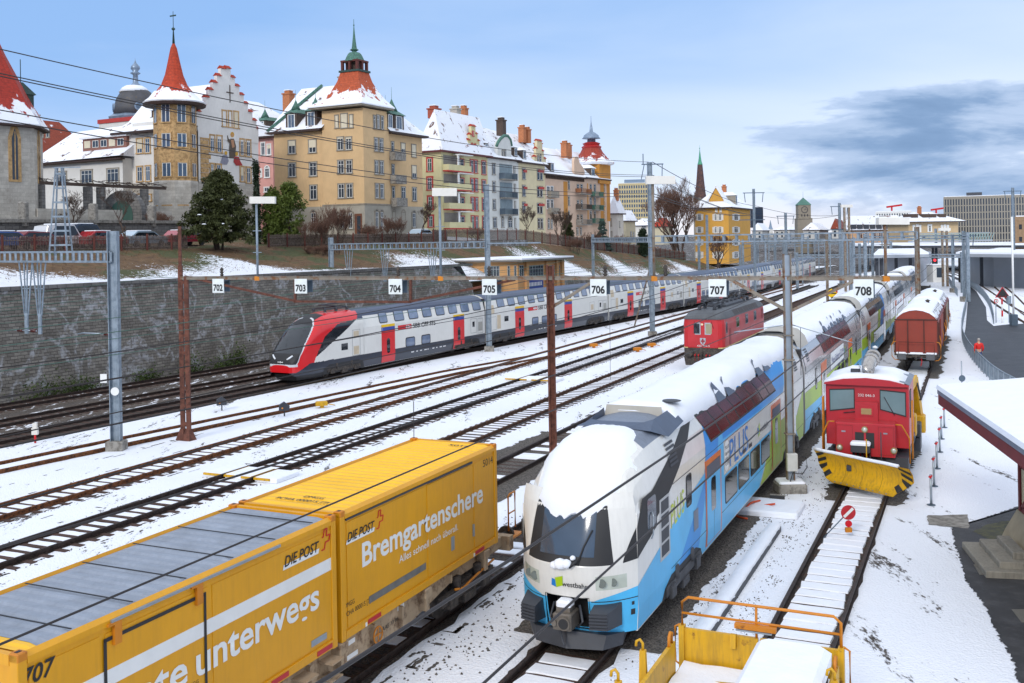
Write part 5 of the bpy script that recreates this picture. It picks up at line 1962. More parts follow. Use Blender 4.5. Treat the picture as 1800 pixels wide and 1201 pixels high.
for x0,x1 in((-0.98,-0.42),(0.46,0.98)):
 m=MB()
 for q in((x0,x1,1.22,1.235),(x0,x1,2.22,2.235),(x0,x0+0.014,1.22,2.23),(x1-0.014,x1,1.22,2.23)):
  m.box(q[0],q[1],-0.756,-0.748,q[2],q[3])
 m.build('hatch_seam',mk('dark_loco_red',hx('#8f1d22'),0.4),t)
m=MB()
m.rbox(-0.46,0.2,-1.2,-0.8,1.35,1.6,0.03)
gb=m.build('gear_box',DARK,t)
m=MB()
m.rbox(-0.47,0.21,-1.22,-0.79,1.6,1.72,0.05)
m.build('snow',SNOW,gb)
m=MB()
for x in(-0.4,-0.25,-0.1,0.05,0.15):
 m.tube([(x,-0.8,1.3),(x+0.05,-1.15,1.1),(x-0.05,-1.3,0.9)],0.04,6)
m.box(-0.5,0.3,-1.25,-0.6,0.7,1.0)
m.build('linkage',BLACK,t)
m=MB()
for sx in(-1,1):
 m.tube([(sx*1.05,-0.78,2.35),(sx*1.25,-0.8,2.35),(sx*1.5,-0.6,1.85),(sx*1.5,-0.55,0.95)],0.028,6)
 m.tube([(sx*1.56,0.0,1.0),(sx*1.56,0.0,3.1)],0.028,6)
 m.tube([(sx*1.56,0.3,1.0),(sx*1.56,0.3,3.1)],0.028,6)
m.build('handrail',ORANGEP,t)
m=MB()
for sx in(1.47,):
 m.box(sx-0.01,sx+0.012,0.5,1.1,2.4,3.4)
m.build('side_window',BLACK,t)
m=MB()
a=[(-1.5,3.68),(-0.8,3.86),(0,3.92),(0.8,3.86),(1.32,3.72)]
rings=[]
for y in(0.0,0.12,0.8,1.5,2.2,2.9,3.02):
 e=0.25 if y in(0.0,3.02)else 1
 rings.append([(x,y,z+(0.10*e if 0<i<4 else 0.02)+0.02*sin(y*3+i))for i,(x,z)in enumerate(a)]+[(1.3,y,3.66),(-1.5,y,3.62)])
m.loft(rings,0,True,True,True)
m.build('snow',SNOW,t)
m=MB()
m.add([(1.50,0.0,3.66),(1.50,3.05,3.66),(1.15,3.05,3.80),(1.15,0.0,3.80)],[(0,1,2,3)])
m.build('roof_edge',KGR,t)
m=MB()
m.tube([(0.05,0.35,3.85),(0.05,0.35,4.15),(0.06,0.5,4.32),(0.1,1.0,4.42),(0.12,1.5,4.5)],0.24,14)
m.tube([(0.09,0.9,4.40),(0.1,1.05,4.43)],0.285,14)
m.tube([(0.12,1.4,4.48),(0.12,1.55,4.5)],0.29,14)
ex=m.build('exhaust',mk('polished_exhaust',hx('#b8b2ac'),0.22,0.75,0.1,4),t)
m=MB()
m.lathe([(0.01,0.08),(0.08,0.05),(0.1,0),(0.02,-0.05)],10,(0.2,1.5,4.84))
m.build('horn',WHITE,ex)
m=MB()
m.rbox(-0.62,-0.3,0.7,1.1,3.86,4.12,0.03)
b_=m.build('roof_box',DARK,t)
m=MB()
m.rbox(-0.64,-0.28,0.68,1.12,4.12,4.2,0.04)
m.build('snow',SNOW,b_)
bogie(t,4.8,4.4,0.47)
m=MB()
m.rbox(0.95,1.5,3.5,4.2,1.2,2.0,0.05)
m.bar((1.15,3.2,2.9),(1.35,5.0,3.25),0.3,0.32)
m.bar((1.35,5.0,3.25),(1.5,5.7,1.6),0.28,0.3)
m.rbox(1.3,1.75,5.3,6.0,1.0,1.7,0.06)
m.build('crane',YELLOWP,t)
m=MB()
m.rbox(1.2,1.62,4.4,5.2,1.0,1.5,0.03)
m.tube([(1.5,4.8,3.1),(1.62,5.2,2.4),(1.4,5.6,2.2)],0.04,6)
m.rbox(1.25,1.6,4.5,5.5,0.4,0.95,0.03)
m.build('tank',DARK,t)
bl=MB()
n=13
w0,w1=2.02,1.30
prof=[(0.0,0.16),(-0.10,0.30),(0.06,0.50),(0.14,0.75),(0.08,1.02),(-0.12,1.26)]
rings=[]
for y,z in prof:
 f=min(1,max(0,(z-0.16)/0.55))
 hw=w1+(w0-w1)*f
 rings.append([Vector((hw*(-1+2*k/(n-1)),y,z))for k in range(n)])
bl.loft(rings,0,closed=False,smooth=True)
bl.loft([[p+Vector((0,0.05,0))for p in q]for q in rings],0,closed=False)
MP=Matrix.Translation((-0.05,-1.75,0.0))@Matrix.Rotation(radians(-33),4,'Z')
bl.xf(MP)
pl=bl.build('plough_blade',PYW,t)
for sx in(-1,1):
 m=MB()
 for k in range(4):
  z0=0.34+k*0.22
  for zz0,zz1 in((z0,z0+0.12),):
   def yb(z):
    for(ya,za),(yb_,zb)in zip(prof,prof[1:]):
     if za<=z<=zb:
      return ya+(yb_-ya)*(z-za)/(zb-za)
    return prof[-1][0]
   def hwz(z):
    return w1+(w0-w1)*min(1,max(0,(z-0.16)/0.55))
   pts=[]
   for a,z in((0.0,zz0),(0.0,zz1),(-0.42,min(1.25,zz1+0.16)),(-0.42,min(1.23,zz0+0.16))):
    z=min(z,1.25)
    pts.append((sx*(hwz(z)+a),yb(z)-0.012,z))
   m.add(pts,[(0,1,2,3)])
 m.xf(MP)
 m.build('hazard_stripe',BLACK,pl)
m=MB()
for k in range(9):
 x=-1.1+k*0.275
 m.tube([(x,-0.07,0.25),(x,-0.10,0.25)],0.02,6,smooth=False)
m.xf(MP)
m.build('bolt',STEEL,pl)
m=MB()
for x in(-0.75,0.0,0.8):
 m.loft([[(x-0.008,y-0.006,z),(x+0.008,y-0.006,z)]for y,z in prof[1:]],0,closed=False)
m.xf(MP)
m.build('seam',mk('dark_yellow',hx('#8f6f10'),0.6),pl)
m=MB()
rr2=random.Random(2)
top=[(w0*(-1+2*k/20),-0.12,1.26)for k in range(19)]
m.tube([(x,y+0.03+rr2.uniform(-.02,.02),z+0.025)for x,y,z in top],0.06,7)
m.xf(MP)
m.build('snow',SNOW,pl)
for sx,hgt in((0.12,1.0),(0.62,1.3)):
 m=MB()
 m.tube([(sx,-1.5-sx*0.2,0.9),(sx,-1.5-sx*0.2,0.9+hgt)],0.022,6)
 m.build('marker_pole',YELLOWP if sx<0.3 else DARK,t)
m=MB()
m.bar((-0.5,-1.4,0.8),(-0.5,-0.3,0.95),0.16,0.2)
m.bar((0.6,-1.6,0.8),(0.6,-0.3,0.95),0.16,0.2)
m.build('plough_arm',DARK,t)
# brown goods wagons
GB=mk('oxide_brown_wagon',hx('#8a3324'),0.65,0,0.10,1.0,0.05,20,dirt=0.22)
GBD=mk('dark_oxide',hx('#4c231b'),0.7,0,0.2,2)
def van(s0,L,label):
 u,r=hd(24.5)
 o=u*s0+r*-3.86
 t=thing('goods_wagon',label,'wagon',(o.x,o.y,0),-radians(24.5),'brown goods wagons')
 hw=1.34
 ring=[(hw,1.15),(hw,3.25),(hw*0.86,3.55),(hw*0.6,3.82),(hw*0.3,3.97),(0,4.02),(-hw*0.3,3.97),(-hw*0.6,3.82),(-hw*0.86,3.55),(-hw,3.25),(-hw,1.15)]
 m=MB()
 m.loft([[(x,y,z)for x,z in ring]for y in(0,L)],0,True,True)
 m.build('body',GB,t)
 m=MB()
 for y in(-0.03,):
  for x in(-0.52,0.48):
   m.box(x-0.035,x+0.035,-0.06,0.0,1.15,3.42)
  m.box(-hw,hw,-0.05,0.0,3.36,3.44)
  m.box(-hw-0.02,-hw+0.06,-0.05,0.02,1.15,3.3)
  m.box(hw-0.06,hw+0.02,-0.05,0.02,1.15,3.3)
 m.build('end_stanchion',GBD,t)
 m=MB()
 for k in range(7):
  y=0.5+k*(L-1)/6
  m.box(hw,hw+0.05,y-0.04,y+0.04,1.2,3.2)
 m.build('side_stanchion',GBD,t)
 m=MB()
 m.box(hw+0.005,hw+0.07,L*0.3,L*0.7,1.25,3.2)
 m.build('sliding_door',mk('faded_wagon_door',hx('#8c7f6e'),0.7)if s0>80 else GB,t)
 m=MB()
 m.box(-1.2,1.2,-0.35,L+0.35,0.92,1.15)
 m.box(-1.35,1.35,-0.35,0.0,1.05,1.17)
 m.build('frame',UNDER,t)
 for sx in(-0.875,0.875):
  m=MB()
  m.tube([(sx,-0.35,1.03),(sx,-0.7,1.03)],0.11,10)
  m.rbox(sx-0.27,sx+0.27,-0.82,-0.7,0.84,1.22,0.03)
  m.build('buffer',mk('buffer_grey',hx('#55565a'),0.5,0.2),t)
 m=MB()
 m.tube([(0,-0.35,1.03),(0,-0.62,1.03),(0,-0.66,0.8)],0.05,6)
 m.box(-0.25,0.25,-0.45,-0.35,0.98,1.12)
 m.build('coupling',UNDER,t)
 m=MB()
 m.tube([(0.3,-0.4,0.9),(0.35,-0.55,0.7),(0.28,-0.6,0.42)],0.025,6)
 m.build('hose',REDSIG,t)
 m=MB()
 for sx in(-1,1):
  m.tube([(sx*1.1,-0.3,0.75),(sx*1.35,-0.4,0.8),(sx*1.5,-0.4,1.0),(sx*1.5,-0.4,1.75),(sx*1.4,-0.4,1.95),(sx*1.25,-0.35,1.98)],0.03,6)
  for y in(0.9,L-0.9,L*0.5):
   m.tube([(sx*1.45,y,1.1),(sx*1.48,y,1.9),(sx*1.40,y,2.3)],0.03,6)
 m.build('handrail',ORANGEP,t)
 m=MB()
 m.tube([(-1.1,-0.38,1.15),(-1.1,-0.38,1.95),(1.1,-0.38,1.95),(1.1,-0.38,1.15)],0.02,6)
 m.tube([(-0.52,-0.38,1.15),(-0.52,-0.38,2.3)],0.02,6)
 m.build('end_rail',GBD,t)
 m=MB()
 for x0,x1 in((-1.25,-0.65),(-0.4,0.4),(0.6,1.25)):
  m.rbox(x0,x1,-0.33,-0.02,1.17,1.26,0.03)
 m.rbox(-1.2,1.2,-0.36,-0.05,1.155,1.19,0.01)
 m.build('snow',SNOW,t)
 for y in(2.4,L-2.4):
  m=MB()
  for sx in(-0.75,0.75):
   m.tube([(sx-0.07,y,0.47),(sx+0.07,y,0.47)],0.47,18,smooth=False)
  m.tube([(-1.0,y,0.47),(1.0,y,0.47)],0.08,8)
  m.box(0.95,1.1,y-0.8,y+0.8,0.55,0.9)
  m.build('wheelset',UNDER,t)
 pr=[(-hw-0.02,3.27),(-hw*0.84,3.56),(-hw*0.6,3.82),(-hw*0.3,3.97),(0,4.02),(hw*0.3,3.97),(hw*0.6,3.82),(hw*0.82,3.58),(hw*0.93,3.42)]
 snow_slab(0.04,L-0.05,pr,0.17,t,seed=int(s0),jag=0.14)
 m=MB()
 for k in range(7):
  y=1.2+k*1.5
  if y>L-1:
   break
  m.add([(hw+0.004,y,3.24),(hw+0.004,y+0.7,3.24),(hw*0.72,y+0.5,3.93),(hw*0.78,y+0.2,3.88)],[(0,1,2,3)])
 m.build('roof_patch',NIGHT,t)
 m=MB()
 m.lathe([(0.1,0),(0.12,0.12),(0.2,0.15),(0.02,0.25)],10,(0.45,L*0.55,4.1))
 m.build('roof_vent',UNDER,t)
 m=MB()
 m.loft([[(x*1.01,y,z+0.01)for x,z in ring[1:-1]]for y in(-0.02,0.10)],0,closed=False)
 m.build('roof_rim',GBD,t)
 return t
van(72.6,12.2,'brown goods wagon with arched snowy roof and yellow handrails behind the snow plough')
van(85.8,12.8,'second brown goods wagon, farther along behind the one facing the plough')
# yellow flat wagon in the foreground
u,r=hd(24.5)
S0=18.63
o=u*S0+r*-3.72
t=thing('flat_wagon','yellow flat wagon with drop sides and snow on its deck','wagon',(o.x,o.y,0),-radians(24.5))
hw=1.42
m=MB()
m.box(-hw,hw,-9.0,0.0,1.05,1.30)
m.build('deck',YELLOWP,t)
for x0,x1 in((-hw,-0.02),(0.02,hw)):
 m=MB()
 m.box(x0,x1,-0.05,0.03,1.31,1.95)
 m.build('end_board',YELLOWP,t)
for x in(-0.45,0.62):
 m=MB()
 m.bar((x,-0.12,1.74),(x,-0.08,1.99),0.1,0.09)
 m.build('latch',YELLOWP,t)
for sx in(-1,1):
 m=MB()
 m.box(sx*hw-0.05,sx*hw+0.05,-0.1,0.06,1.0,2.0)
 m.build('corner_post',YELLOWP,t)
 m=MB()
 m.tube([(sx*(hw+0.05),0.0,1.25),(sx*(hw+0.14),0.0,1.3),(sx*(hw+0.14),0.0,1.95),(sx*(hw+0.05),0.0,2.0)],0.02,6)
 m.build('handrail',ORANGEP,t)
m=MB()
m.tube([(-hw,0.0,1.98),(-hw,0.0,2.42),(-hw+0.12,0.0,2.52),(hw-0.12,0.0,2.52),(hw,0.0,2.42),(hw,0.0,1.98)],0.028,8)
m.tube([(-hw,0.0,2.22),(hw,0.0,2.22)],0.024,8)
m.tube([(-0.05,0.0,1.95),(-0.05,0.0,2.52)],0.024,8)
m.build('end_rail',ORANGEP,t)
m=MB()
m.box(-0.42,0.32,-0.14,-0.02,2.12,2.2)
b_=m.build('folding_step',ORANGEP,t)
m=MB()
m.box(-0.40,0.24,-0.12,-0.06,2.07,2.10)
m.build('edge',STEEL,b_)
for sx in(-1,1):
 m=MB()
 m.box(sx*hw-0.035,sx*hw+0.035,-3.0,-0.62,1.31,1.92)
 sb=m.build('side_board',YELLOWP,t)
 m=MB()
 m.tube([(sx*hw,-0.72,1.9),(sx*hw,-0.72,2.1),(sx*hw,-0.82,2.14),(sx*hw,-0.9,2.08),(sx*hw,-0.92,1.9)],0.03,6)
 m.build('handle',ORANGEP,sb)
 for y in(-2.0,-3.3):
  m=MB()
  m.loft([[(sx*hw-0.09+sx*0.14,y-0.05,1.05),(sx*hw+0.09+sx*0.14,y-0.05,1.05),(sx*hw+0.09+sx*0.14,y+0.05,1.05),(sx*hw-0.09+sx*0.14,y+0.05,1.05)],[(sx*hw-0.05+sx*0.14,y-0.04,2.25),(sx*hw+0.05+sx*0.14,y-0.04,2.25),(sx*hw+0.05+sx*0.14,y+0.04,2.25),(sx*hw-0.05+sx*0.14,y+0.04,2.25)]],0,True,True)
  m.tube([(sx*(hw+0.14),y,2.25),(sx*(hw+0.14),y,2.36),(sx*(hw+0.14)-0.05,y,2.42),(sx*(hw+0.14)-0.11,y,2.38),(sx*(hw+0.14)-0.12,y,2.3)],0.025,6)
  m.build('stake',YELLOWP,t)
m=MB()
rr3=random.Random(8)
rows=[]
for y in[-9+i*0.4 for i in range(22)]+[-0.14]:
 rows.append([(x,y,1.36+0.05*sin(x*2+y)+0.03*rr3.uniform(-1,1)+(0.06 if y>-0.4 else 0))for x in[-hw+0.06+i*(2*hw-0.12)/8 for i in range(9)]])
m.loft(rows,0,closed=False,smooth=True)
m.build('snow',SNOW,t)
m=MB()
m.box(-1.35,1.35,-9.0,-0.1,0.7,1.05)
m.build('frame',UNDER,t)
bogie(t,-2.2,1.8,0.46)
o2=o+u*-4.2+r*0.75
tb=thing('tool_crate','dark crate under thick snow standing on the yellow flat wagon','crate',(o2.x,o2.y,1.32),-radians(24.5))
m=MB()
m.box(-0.55,0.55,-1.5,3.35,0.02,0.72)
m.build('box',mk('grey_crate',hx('#5b5550'),0.7,0,0.2,2),tb)
m=MB()
m.box(0.551,0.57,2.2,2.3,0.05,0.7)
m.build('strap',mk('teal_strap',hx('#1e6a78'),0.6),tb)
m=MB()
m.rbox(-0.62,0.62,-1.55,3.45,0.70,0.98,0.10)
m.build('snow',SNOW,tb)
# buildings: each stands at its own distance; walls are real planes, openings traced on to them
def plaster(name,h,var=0.08):
 return mk(name,hx(h,0.92),0.85,0,var,0.5,0.12,30,dirt=0.12)
WARM=plaster('warm_yellow_plaster','#dcb98a')
STONEF=mk('grey_sandstone_trim',hx('#8d8578'),0.85,0,0.2,2.0)
SAND=mk('carved_sandstone',hx('#c39f6e'),0.85,0,0.18,1.2,0.3,14,col2=hx('#9a7a52'))
SASH=mk('white_sash',hx('#e6e6e2'),0.5,0,0.04)
BLIND=mk('cream_blind',hx('#d8cdb4'),0.6,0,0.06)
WPANE=mk_glass('window_pane',(0.035,0.045,0.06),0.08,0.7,0.5)
WPANEB=mk_glass('window_pane_blue',(0.06,0.10,0.16),0.08,0.8,0.4)
GREENSH=mk('dark_green_shutter',hx('#0f4a3c'),0.5)
REDTR=mk('red_trim',hx('#b23a32'),0.6,0,0.1)
TILE=mk_tiles('roof_tiles_snow',hx('#8c3a22'),snow=0.34,seed=1)
TILEW=mk_tiles('roof_mostly_snow',hx('#8a4a35'),snow=0.72,seed=2)
TILEF=mk_tiles('roof_all_snow',hx('#6b4a3c'),snow=0.62,seed=3)
TILER=mk_tiles('bare_red_tiles',hx('#a8361f'),row=0.25)
TILED=mk('dark_brown_eave',hx('#3a2823'),0.7,0,0.2)
COPPER=mk('green_copper',hx('#4f7a6b'),0.6,0.1,0.2,2.0,col2=hx('#3a5a4e'))
COPPERD=mk('dark_copper',hx('#2e4640'),0.6,0.1,0.2,2.0)
SLATE=mk('dark_slate',hx('#4a4a4e'),0.6,0,0.25,1.2,col2=hx('#6a5a3a'),thr=(0.58,0.72))
ZINC=mk('blue_grey_zinc',hx('#8393a6'),0.4,0.4,0.15)
DKWOOD=mk('dark_dormer_wood',hx('#4a3a30'),0.7,0,0.2)
BRICKC=mk('orange_chimney_brick',hx('#b4714a'),0.85,0,0.25,6)
def crop(ox,oy,k):
 return lambda x,y:(ox+x/k,oy+y/k)
CA,CB,CC,CD,CE,CF=crop(0,0,2.669),crop(200,50,3.43),crop(430,50,3.1606),crop(720,180,4.5),crop(1040,200,4.0024),crop(1400,300,4.5)
class House:
 """local frame at the near corner: x points out of the street front, y runs along it away from the viewer; the end wall lies on y=0 towards -x"""
 def __init__(s,name,label,cat,px,Y,a=28.0,z0=9.0,group=None):
  s.a=radians(a)
  d=ray(px,400)
  s.K=Vector((d.x*Y,Y,0))
  s.z0=z0
  s.e=Vector((cos(s.a),-sin(s.a),0))
  s.s=Vector((sin(s.a),cos(s.a),0))
  s.t=thing(name,label,cat,(s.K.x,s.K.y,0),-s.a,group)
 def uz(s,f,px,py,o=0.0):
  d=ray(px,py)
  n=s.e if f=='R' else-s.s
  q=s.K+n*o
  k=q.dot(n)/Vector((d.x,d.y,0)).dot(n)
  p=Vector((0,0,H))+d*k
  v=p-s.K
  return(v.dot(s.s)if f=='R' else-v.dot(s.e)),p.z
 def M(s,f):
  return(lambda u,z,o:(o,u,z))if f=='R' else(lambda u,z,o:(-u,-o,z))
 def box(s,m,f,u0,u1,z0,z1,o0,o1,mi=0):
  if u0>u1:
   u0,u1=u1,u0
  if f=='R':
   m.box(o0,o1,u0,u1,z0,z1,mi)
  else:
   m.box(-u1,-u0,-o1,-o0,z0,z1,mi)
 def part(s,name,mb,mat,parent=None,label=None):
  return mb.build(name,mat,parent or s.t,label)
 def win(s,f,u0,u1,z0,z1,sur=STONEF,sash=SASH,pane=WPANE,n=2,blind=0.0,arch=False,o=0.0,sill=True,w=0.14,trans=True,shut=None):
  if u0>u1:
   u0,u1=u1,u0
  m=MB()
  B=lambda a,b,c,d,o0,o1,mi:s.box(m,f,a,b,c,d,o+o0,o+o1,mi)
  if sur:
   B(u0,u0+w,z0+0.002,z1-0.002,-0.05,0.07,0)
   B(u1-w,u1,z0+0.002,z1-0.002,-0.05,0.07,0)
   B(u0-0.02,u1+0.02,z1,z1+w,-0.05,0.08,0)
   if sill:
    B(u0-0.06,u1+0.06,z0-0.13,z0,-0.05,0.13,0)
   a0,a1=u0+w,u1-w
  else:
   a0,a1=u0,u1
  fw=0.055
  B(a0+0.001,a1-0.001,z0+0.001,z0+fw,-0.04,0.045,1)
  B(a0+0.001,a1-0.001,z1-fw,z1-0.001,-0.04,0.045,1)
  for k in range(n+1):
   c=a0+(a1-a0)*k/n
   c=min(max(c,a0+fw/2+0.001),a1-fw/2-0.001)
   B(c-fw/2,c+fw/2,z0+fw+0.001,z1-fw-0.001,-0.04,0.05,1)
  if trans and z1-z0>1.1:
   zt=z0+(z1-z0)*0.68
   B(a0+fw,a1-fw,zt,zt+0.045,-0.04,0.043,1)
  if arch:
   P=[(a0-w if sur else a0,z1)]
   c,rr=(u0+u1)/2,(u1-u0)/2
   pts=[(c+rr*cos(t),z1+rr*0.9*sin(t))for t in[pi*k/8 for k in range(9)]]
   pti=[(c+rr*0.62*cos(t),z1+0.02+rr*0.55*sin(t))for t in[pi*k/8 for k in range(9)]]
   mp=s.M(f)
   m.loft([[mp(a,b,o+0.085)for a,b in pts],[mp(a,b,o+0.085)for a,b in pti]],0,closed=False)
  wo=m.build('window',[sur or sash,sash],s.t)
  m=MB()
  s.box(m,f,a0,a1,z0,z1,o+0.004,o+0.02)
  if arch:
   m.add([s.M(f)(a,b,o+0.03)for a,b in pti],[tuple(range(9))])
  m.build('pane',pane,wo)
  if blind>0:
   m=MB()
   s.box(m,f,a0+0.02,a1-0.02,z1-(z1-z0)*blind,z1-0.02,o+0.047,o+0.062)
   m.build('blind',BLIND if blind!=0.99 else BLIND,wo)
  if shut:
   for c0,c1 in((u0-(u1-u0)*0.52,u0-0.03),(u1+0.03,u1+(u1-u0)*0.52)):
    m=MB()
    s.box(m,f,c0,c1,z0,z1,o+0.01,o+0.06)
    m.build('shutter',shut,wo)
  return wo
 def wins(s,f,cr,lst,**kw):
  for it in lst:
   x0,y0,x1,y1=it[:4]
   k=dict(kw)
   if len(it)>4:
    k.update(it[4])
   xm=(x0+x1)/2
   o=k.get('o',0.0)
   u0=s.uz(f,*cr(x0,y0),o)[0]
   u1=s.uz(f,*cr(x1,y0),o)[0]
   z1=s.uz(f,*cr(xm,y0),o)[1]
   z0=s.uz(f,*cr(xm,y1),o)[1]
   s.win(f,u0,u1,z0,z1,**k)
 def U(s,f,px):
  return s.uz(f,px,400)[0]
 def Z(s,f,px,py):
  return s.uz(f,px,py)[1]
 def block(s,Lr,Ll,z0,z1,mat,name='wall',x0=0.0,y0=0.0):
  m=MB()
  m.box(-Ll,x0,y0,Lr,z0,z1)
  return s.part(name,m,mat)
 def hip(s,x0,x1,y0,y1,ze,zr,over=0.6,h0=1.0,h1=1.0,mat=None,fas=TILED,axis='y',inset=None):
  """hipped roof over x0..x1, y0..y1 with the ridge along y (or x); h0,h1: 1 hipped end, 0 gable end"""
  X0,X1,Y0,Y1=x0-over,x1+over,y0-over,y1+over
  m=MB()
  if axis=='y':
   c=(X0+X1)/2
   hw=(X1-X0)/2*(inset or 1.0)
   a,b=(c,Y0+hw*h0,zr),(c,Y1-hw*h1,zr)
   v=[(X0,Y0,ze),(X1,Y0,ze),(X1,Y1,ze),(X0,Y1,ze),a,b]
   f=[(0,1,4),(1,2,5,4),(2,3,5),(3,0,4,5)]
  else:
   c=(Y0+Y1)/2
   hw=(Y1-Y0)/2*(inset or 1.0)
   a,b=(X0+hw*h0,c,zr),(X1-hw*h1,c,zr)
   v=[(X0,Y0,ze),(X1,Y0,ze),(X1,Y1,ze),(X0,Y1,ze),a,b]
   f=[(0,1,5,4),(1,2,5),(2,3,4,5),(3,0,4)]
  m.add(v,f)
  rf=s.part('roof',m,mat or TILEW)
  m=MB()
  m.box(X0,X1,Y0,Y1,ze-0.26,ze-0.004)
  m.build('eaves',fas,rf)
  return rf
 def dormer(s,f,u,z,w,h,d=2.2,front=DKWOOD,roof=COPPER,spike=True,tile=None):
  """dormer standing on the roof slope: wooden cheeks, one window, little hipped cap"""
  m=MB()
  s.box(m,f,u-w/2,u+w/2,z,z+h,-d,0)
  dm=s.part('dormer',m,front)
  m=MB()
  s.box(m,f,u-w*0.32,u+w*0.32,z+0.12,z+h-0.12,0.0,0.04)
  fr=m.build('window',SASH,dm)
  m=MB()
  s.box(m,f,u-w*0.25,u-0.03,z+0.2,z+h-0.2,0.04,0.05)
  s.box(m,f,u+0.03,u+w*0.25,z+0.2,z+h-0.2,0.04,0.05)
  m.build('pane',WPANEB,dm)
  m=MB()
  mp=s.M(f)
  k=w*0.62
  b=[mp(u-k,z+h,0.25),mp(u+k,z+h,0.25),mp(u+k,z+h,-d),mp(u-k,z+h,-d)]
  c=[mp(u-k*0.35,z+h+w*0.35,-0.35*w),mp(u+k*0.35,z+h+w*0.35,-0.35*w),mp(u+k*0.35,z+h+w*0.35,-d),mp(u-k*0.35,z+h+w*0.35,-d)]
  m.loft([b,c],0,True,True)
  if spike:
   p=mp(u,0,-0.5*w)
   m.lathe([(w*0.35,h+z+w*0.3),(w*0.14,h+z+w*0.7),(0.03,h+z+w*1.0),(0.015,h+z+w*1.7)],8,(p[0],p[1],0))
  m.build('dormer_roof',roof,dm)
  return dm
 def chimney(s,x,y,z,h,w=0.9,mat=BRICKC,snow=True):
  m=MB()
  m.box(x-w/2,x+w/2,y-w/2,y+w/2,z,z+h)
  m.box(x-w*0.6,x+w*0.6,y-w*0.6,y+w*0.6,z+h,z+h+0.2)
  m.box(x-w*0.35,x+w*0.35,y-w*0.35,y+w*0.35,z+h+0.2,z+h+0.6)
  c=s.part('chimney',m,mat)
  if snow:
   m=MB()
   m.rbox(x-w*0.42,x+w*0.42,y-w*0.42,y+w*0.42,z+h+0.6,z+h+0.72,0.03)
   m.build('snow',SNOW,c)
  return c
 def gable(s,f,outline,mat,th=0.4,name='gable',o=0.06,caps=None):
  mp=s.M(f)
  m=MB()
  n=len(outline)
  v=[mp(u,z,o)for u,z in outline]+[mp(u,z,o-th)for u,z in outline]
  m.add(v,[tuple(range(n)),tuple(range(2*n-1,n-1,-1))]+[(i,i+n,(i+1)%n+n,(i+1)%n)for i in range(n)])
  g_=s.part(name,m,mat)
  if caps:
   m=MB()
   for u,z,w in caps:
    k=[mp(u-w/2,z,o+0.22),mp(u+w/2,z,o+0.22),mp(u+w/2,z,o-th-0.2),mp(u-w/2,z,o-th-0.2)]
    c=[mp(u-w/2,z+0.38,o-th/2),mp(u+w/2,z+0.38,o-th/2)]
    m.add(k+c,[(0,1,5,4),(2,3,4,5),(1,2,5),(3,0,4),(0,1,2,3)])
   m.build('coping_tile',TILER,g_)
  return g_
 def balcony(s,f,u0,u1,z,d=1.2,slab=CONC,rail=CONC,h=0.95,solid=True):
  if u0>u1:
   u0,u1=u1,u0
  m=MB()
  s.box(m,f,u0,u1,z-0.2,z,0.0,d)
  b=s.part('balcony',m,slab)
  m=MB()
  if solid:
   s.box(m,f,u0,u1,z,z+h,d-0.1,d)
   s.box(m,f,u0,u0+0.1,z,z+h,0.0,d-0.1)
   s.box(m,f,u1-0.1,u1,z,z+h,0.0,d-0.1)
  else:
   s.box(m,f,u0,u1,z+h-0.06,z+h,d-0.05,d)
   k=u0
   while k<u1:
    s.box(m,f,k,k+0.03,z,z+h-0.06,d-0.04,d-0.01)
    k+=0.22
   for kk in(u0,u1-0.05):
    s.box(m,f,kk,kk+0.05,z,z+h,0,d-0.05)
  m.build('railing',rail,b)
  return b
# church at the left edge
LIGHTST=mk_stone('pale_church_stone',(0.50,0.465,0.41),(0.62,0.585,0.52),(0.40,0.375,0.33),1.0,0.34,0.75,msize=0.012,bmp=0.3)
c=at(-28,300,96)
t=thing('church','pale stone church apse with red tile roof at the left edge','church',(c.x,c.y,0),radians(14))
R8=(4.95,8)
def octo(m,r,z0,z1,n=8,rot=pi/8,mi=0):
 return m.lathe([(r,z0),(r,z1)],n,(0,0,0),mi,False,rot)
ze=at(30,224,96).z
m=MB()
octo(m,5.15,8.6,ze)
m.build('wall',LIGHTST,t)
m=MB()
octo(m,5.35,8.5,12.0)
m.build('plinth',LIGHTST,t)
m=MB()
m.lathe([(5.75,ze-0.02),(5.75,ze+0.12),(4.3,ze+2.4),(2.0,ze+7.0),(0.05,ze+11.5)],8,(0,0,0),0,False,pi/8)
rf=m.build('roof',mk_tiles('church_tiles',hx('#a22d1c'),ze+0.1,ze+3.2,seed=4),t)
m=MB()
m.lathe([(5.85,ze-0.22),(5.85,ze-0.02)],8,(0,0,0),0,False,pi/8)
m.build('eaves',TILED,t)
for k in range(8):
 a=pi/8+k*pi/4+pi/8
 m=MB()
 r0=5.15*cos(pi/8)
 M_=Matrix.Rotation(a-pi/2,4,'Z')
 w_=0.62
 zc0,zc1=15.2,19.2
 pts=[(-w_,zc0),(w_,zc0),(w_,zc1),(w_*0.6,zc1+0.9),(0,zc1+1.4),(-w_*0.6,zc1+0.9),(-w_,zc1)]
 m.prism(pts,'y',r0-0.05,r0+0.05)
 m.xf(M_)
 w1=m.build('window',SAND,t)
 m=MB()
 pts=[(-w_*.45,zc0+.2),(w_*.45,zc0+.2),(w_*.45,zc1),(0,zc1+0.9),(-w_*.45,zc1)]
 m.prism(pts,'y',r0+0.052,r0+0.07)
 m.xf(M_)
 m.build('pane',WPANE,w1)
 m=MB()
 m.box(-0.05,0.05,r0+0.072,r0+0.1,zc0+.2,zc1+.6)
 m.xf(M_)
 m.build('mullion',SAND,w1)
m=MB()
M_=Matrix.Rotation(radians(-60),4,'Z')
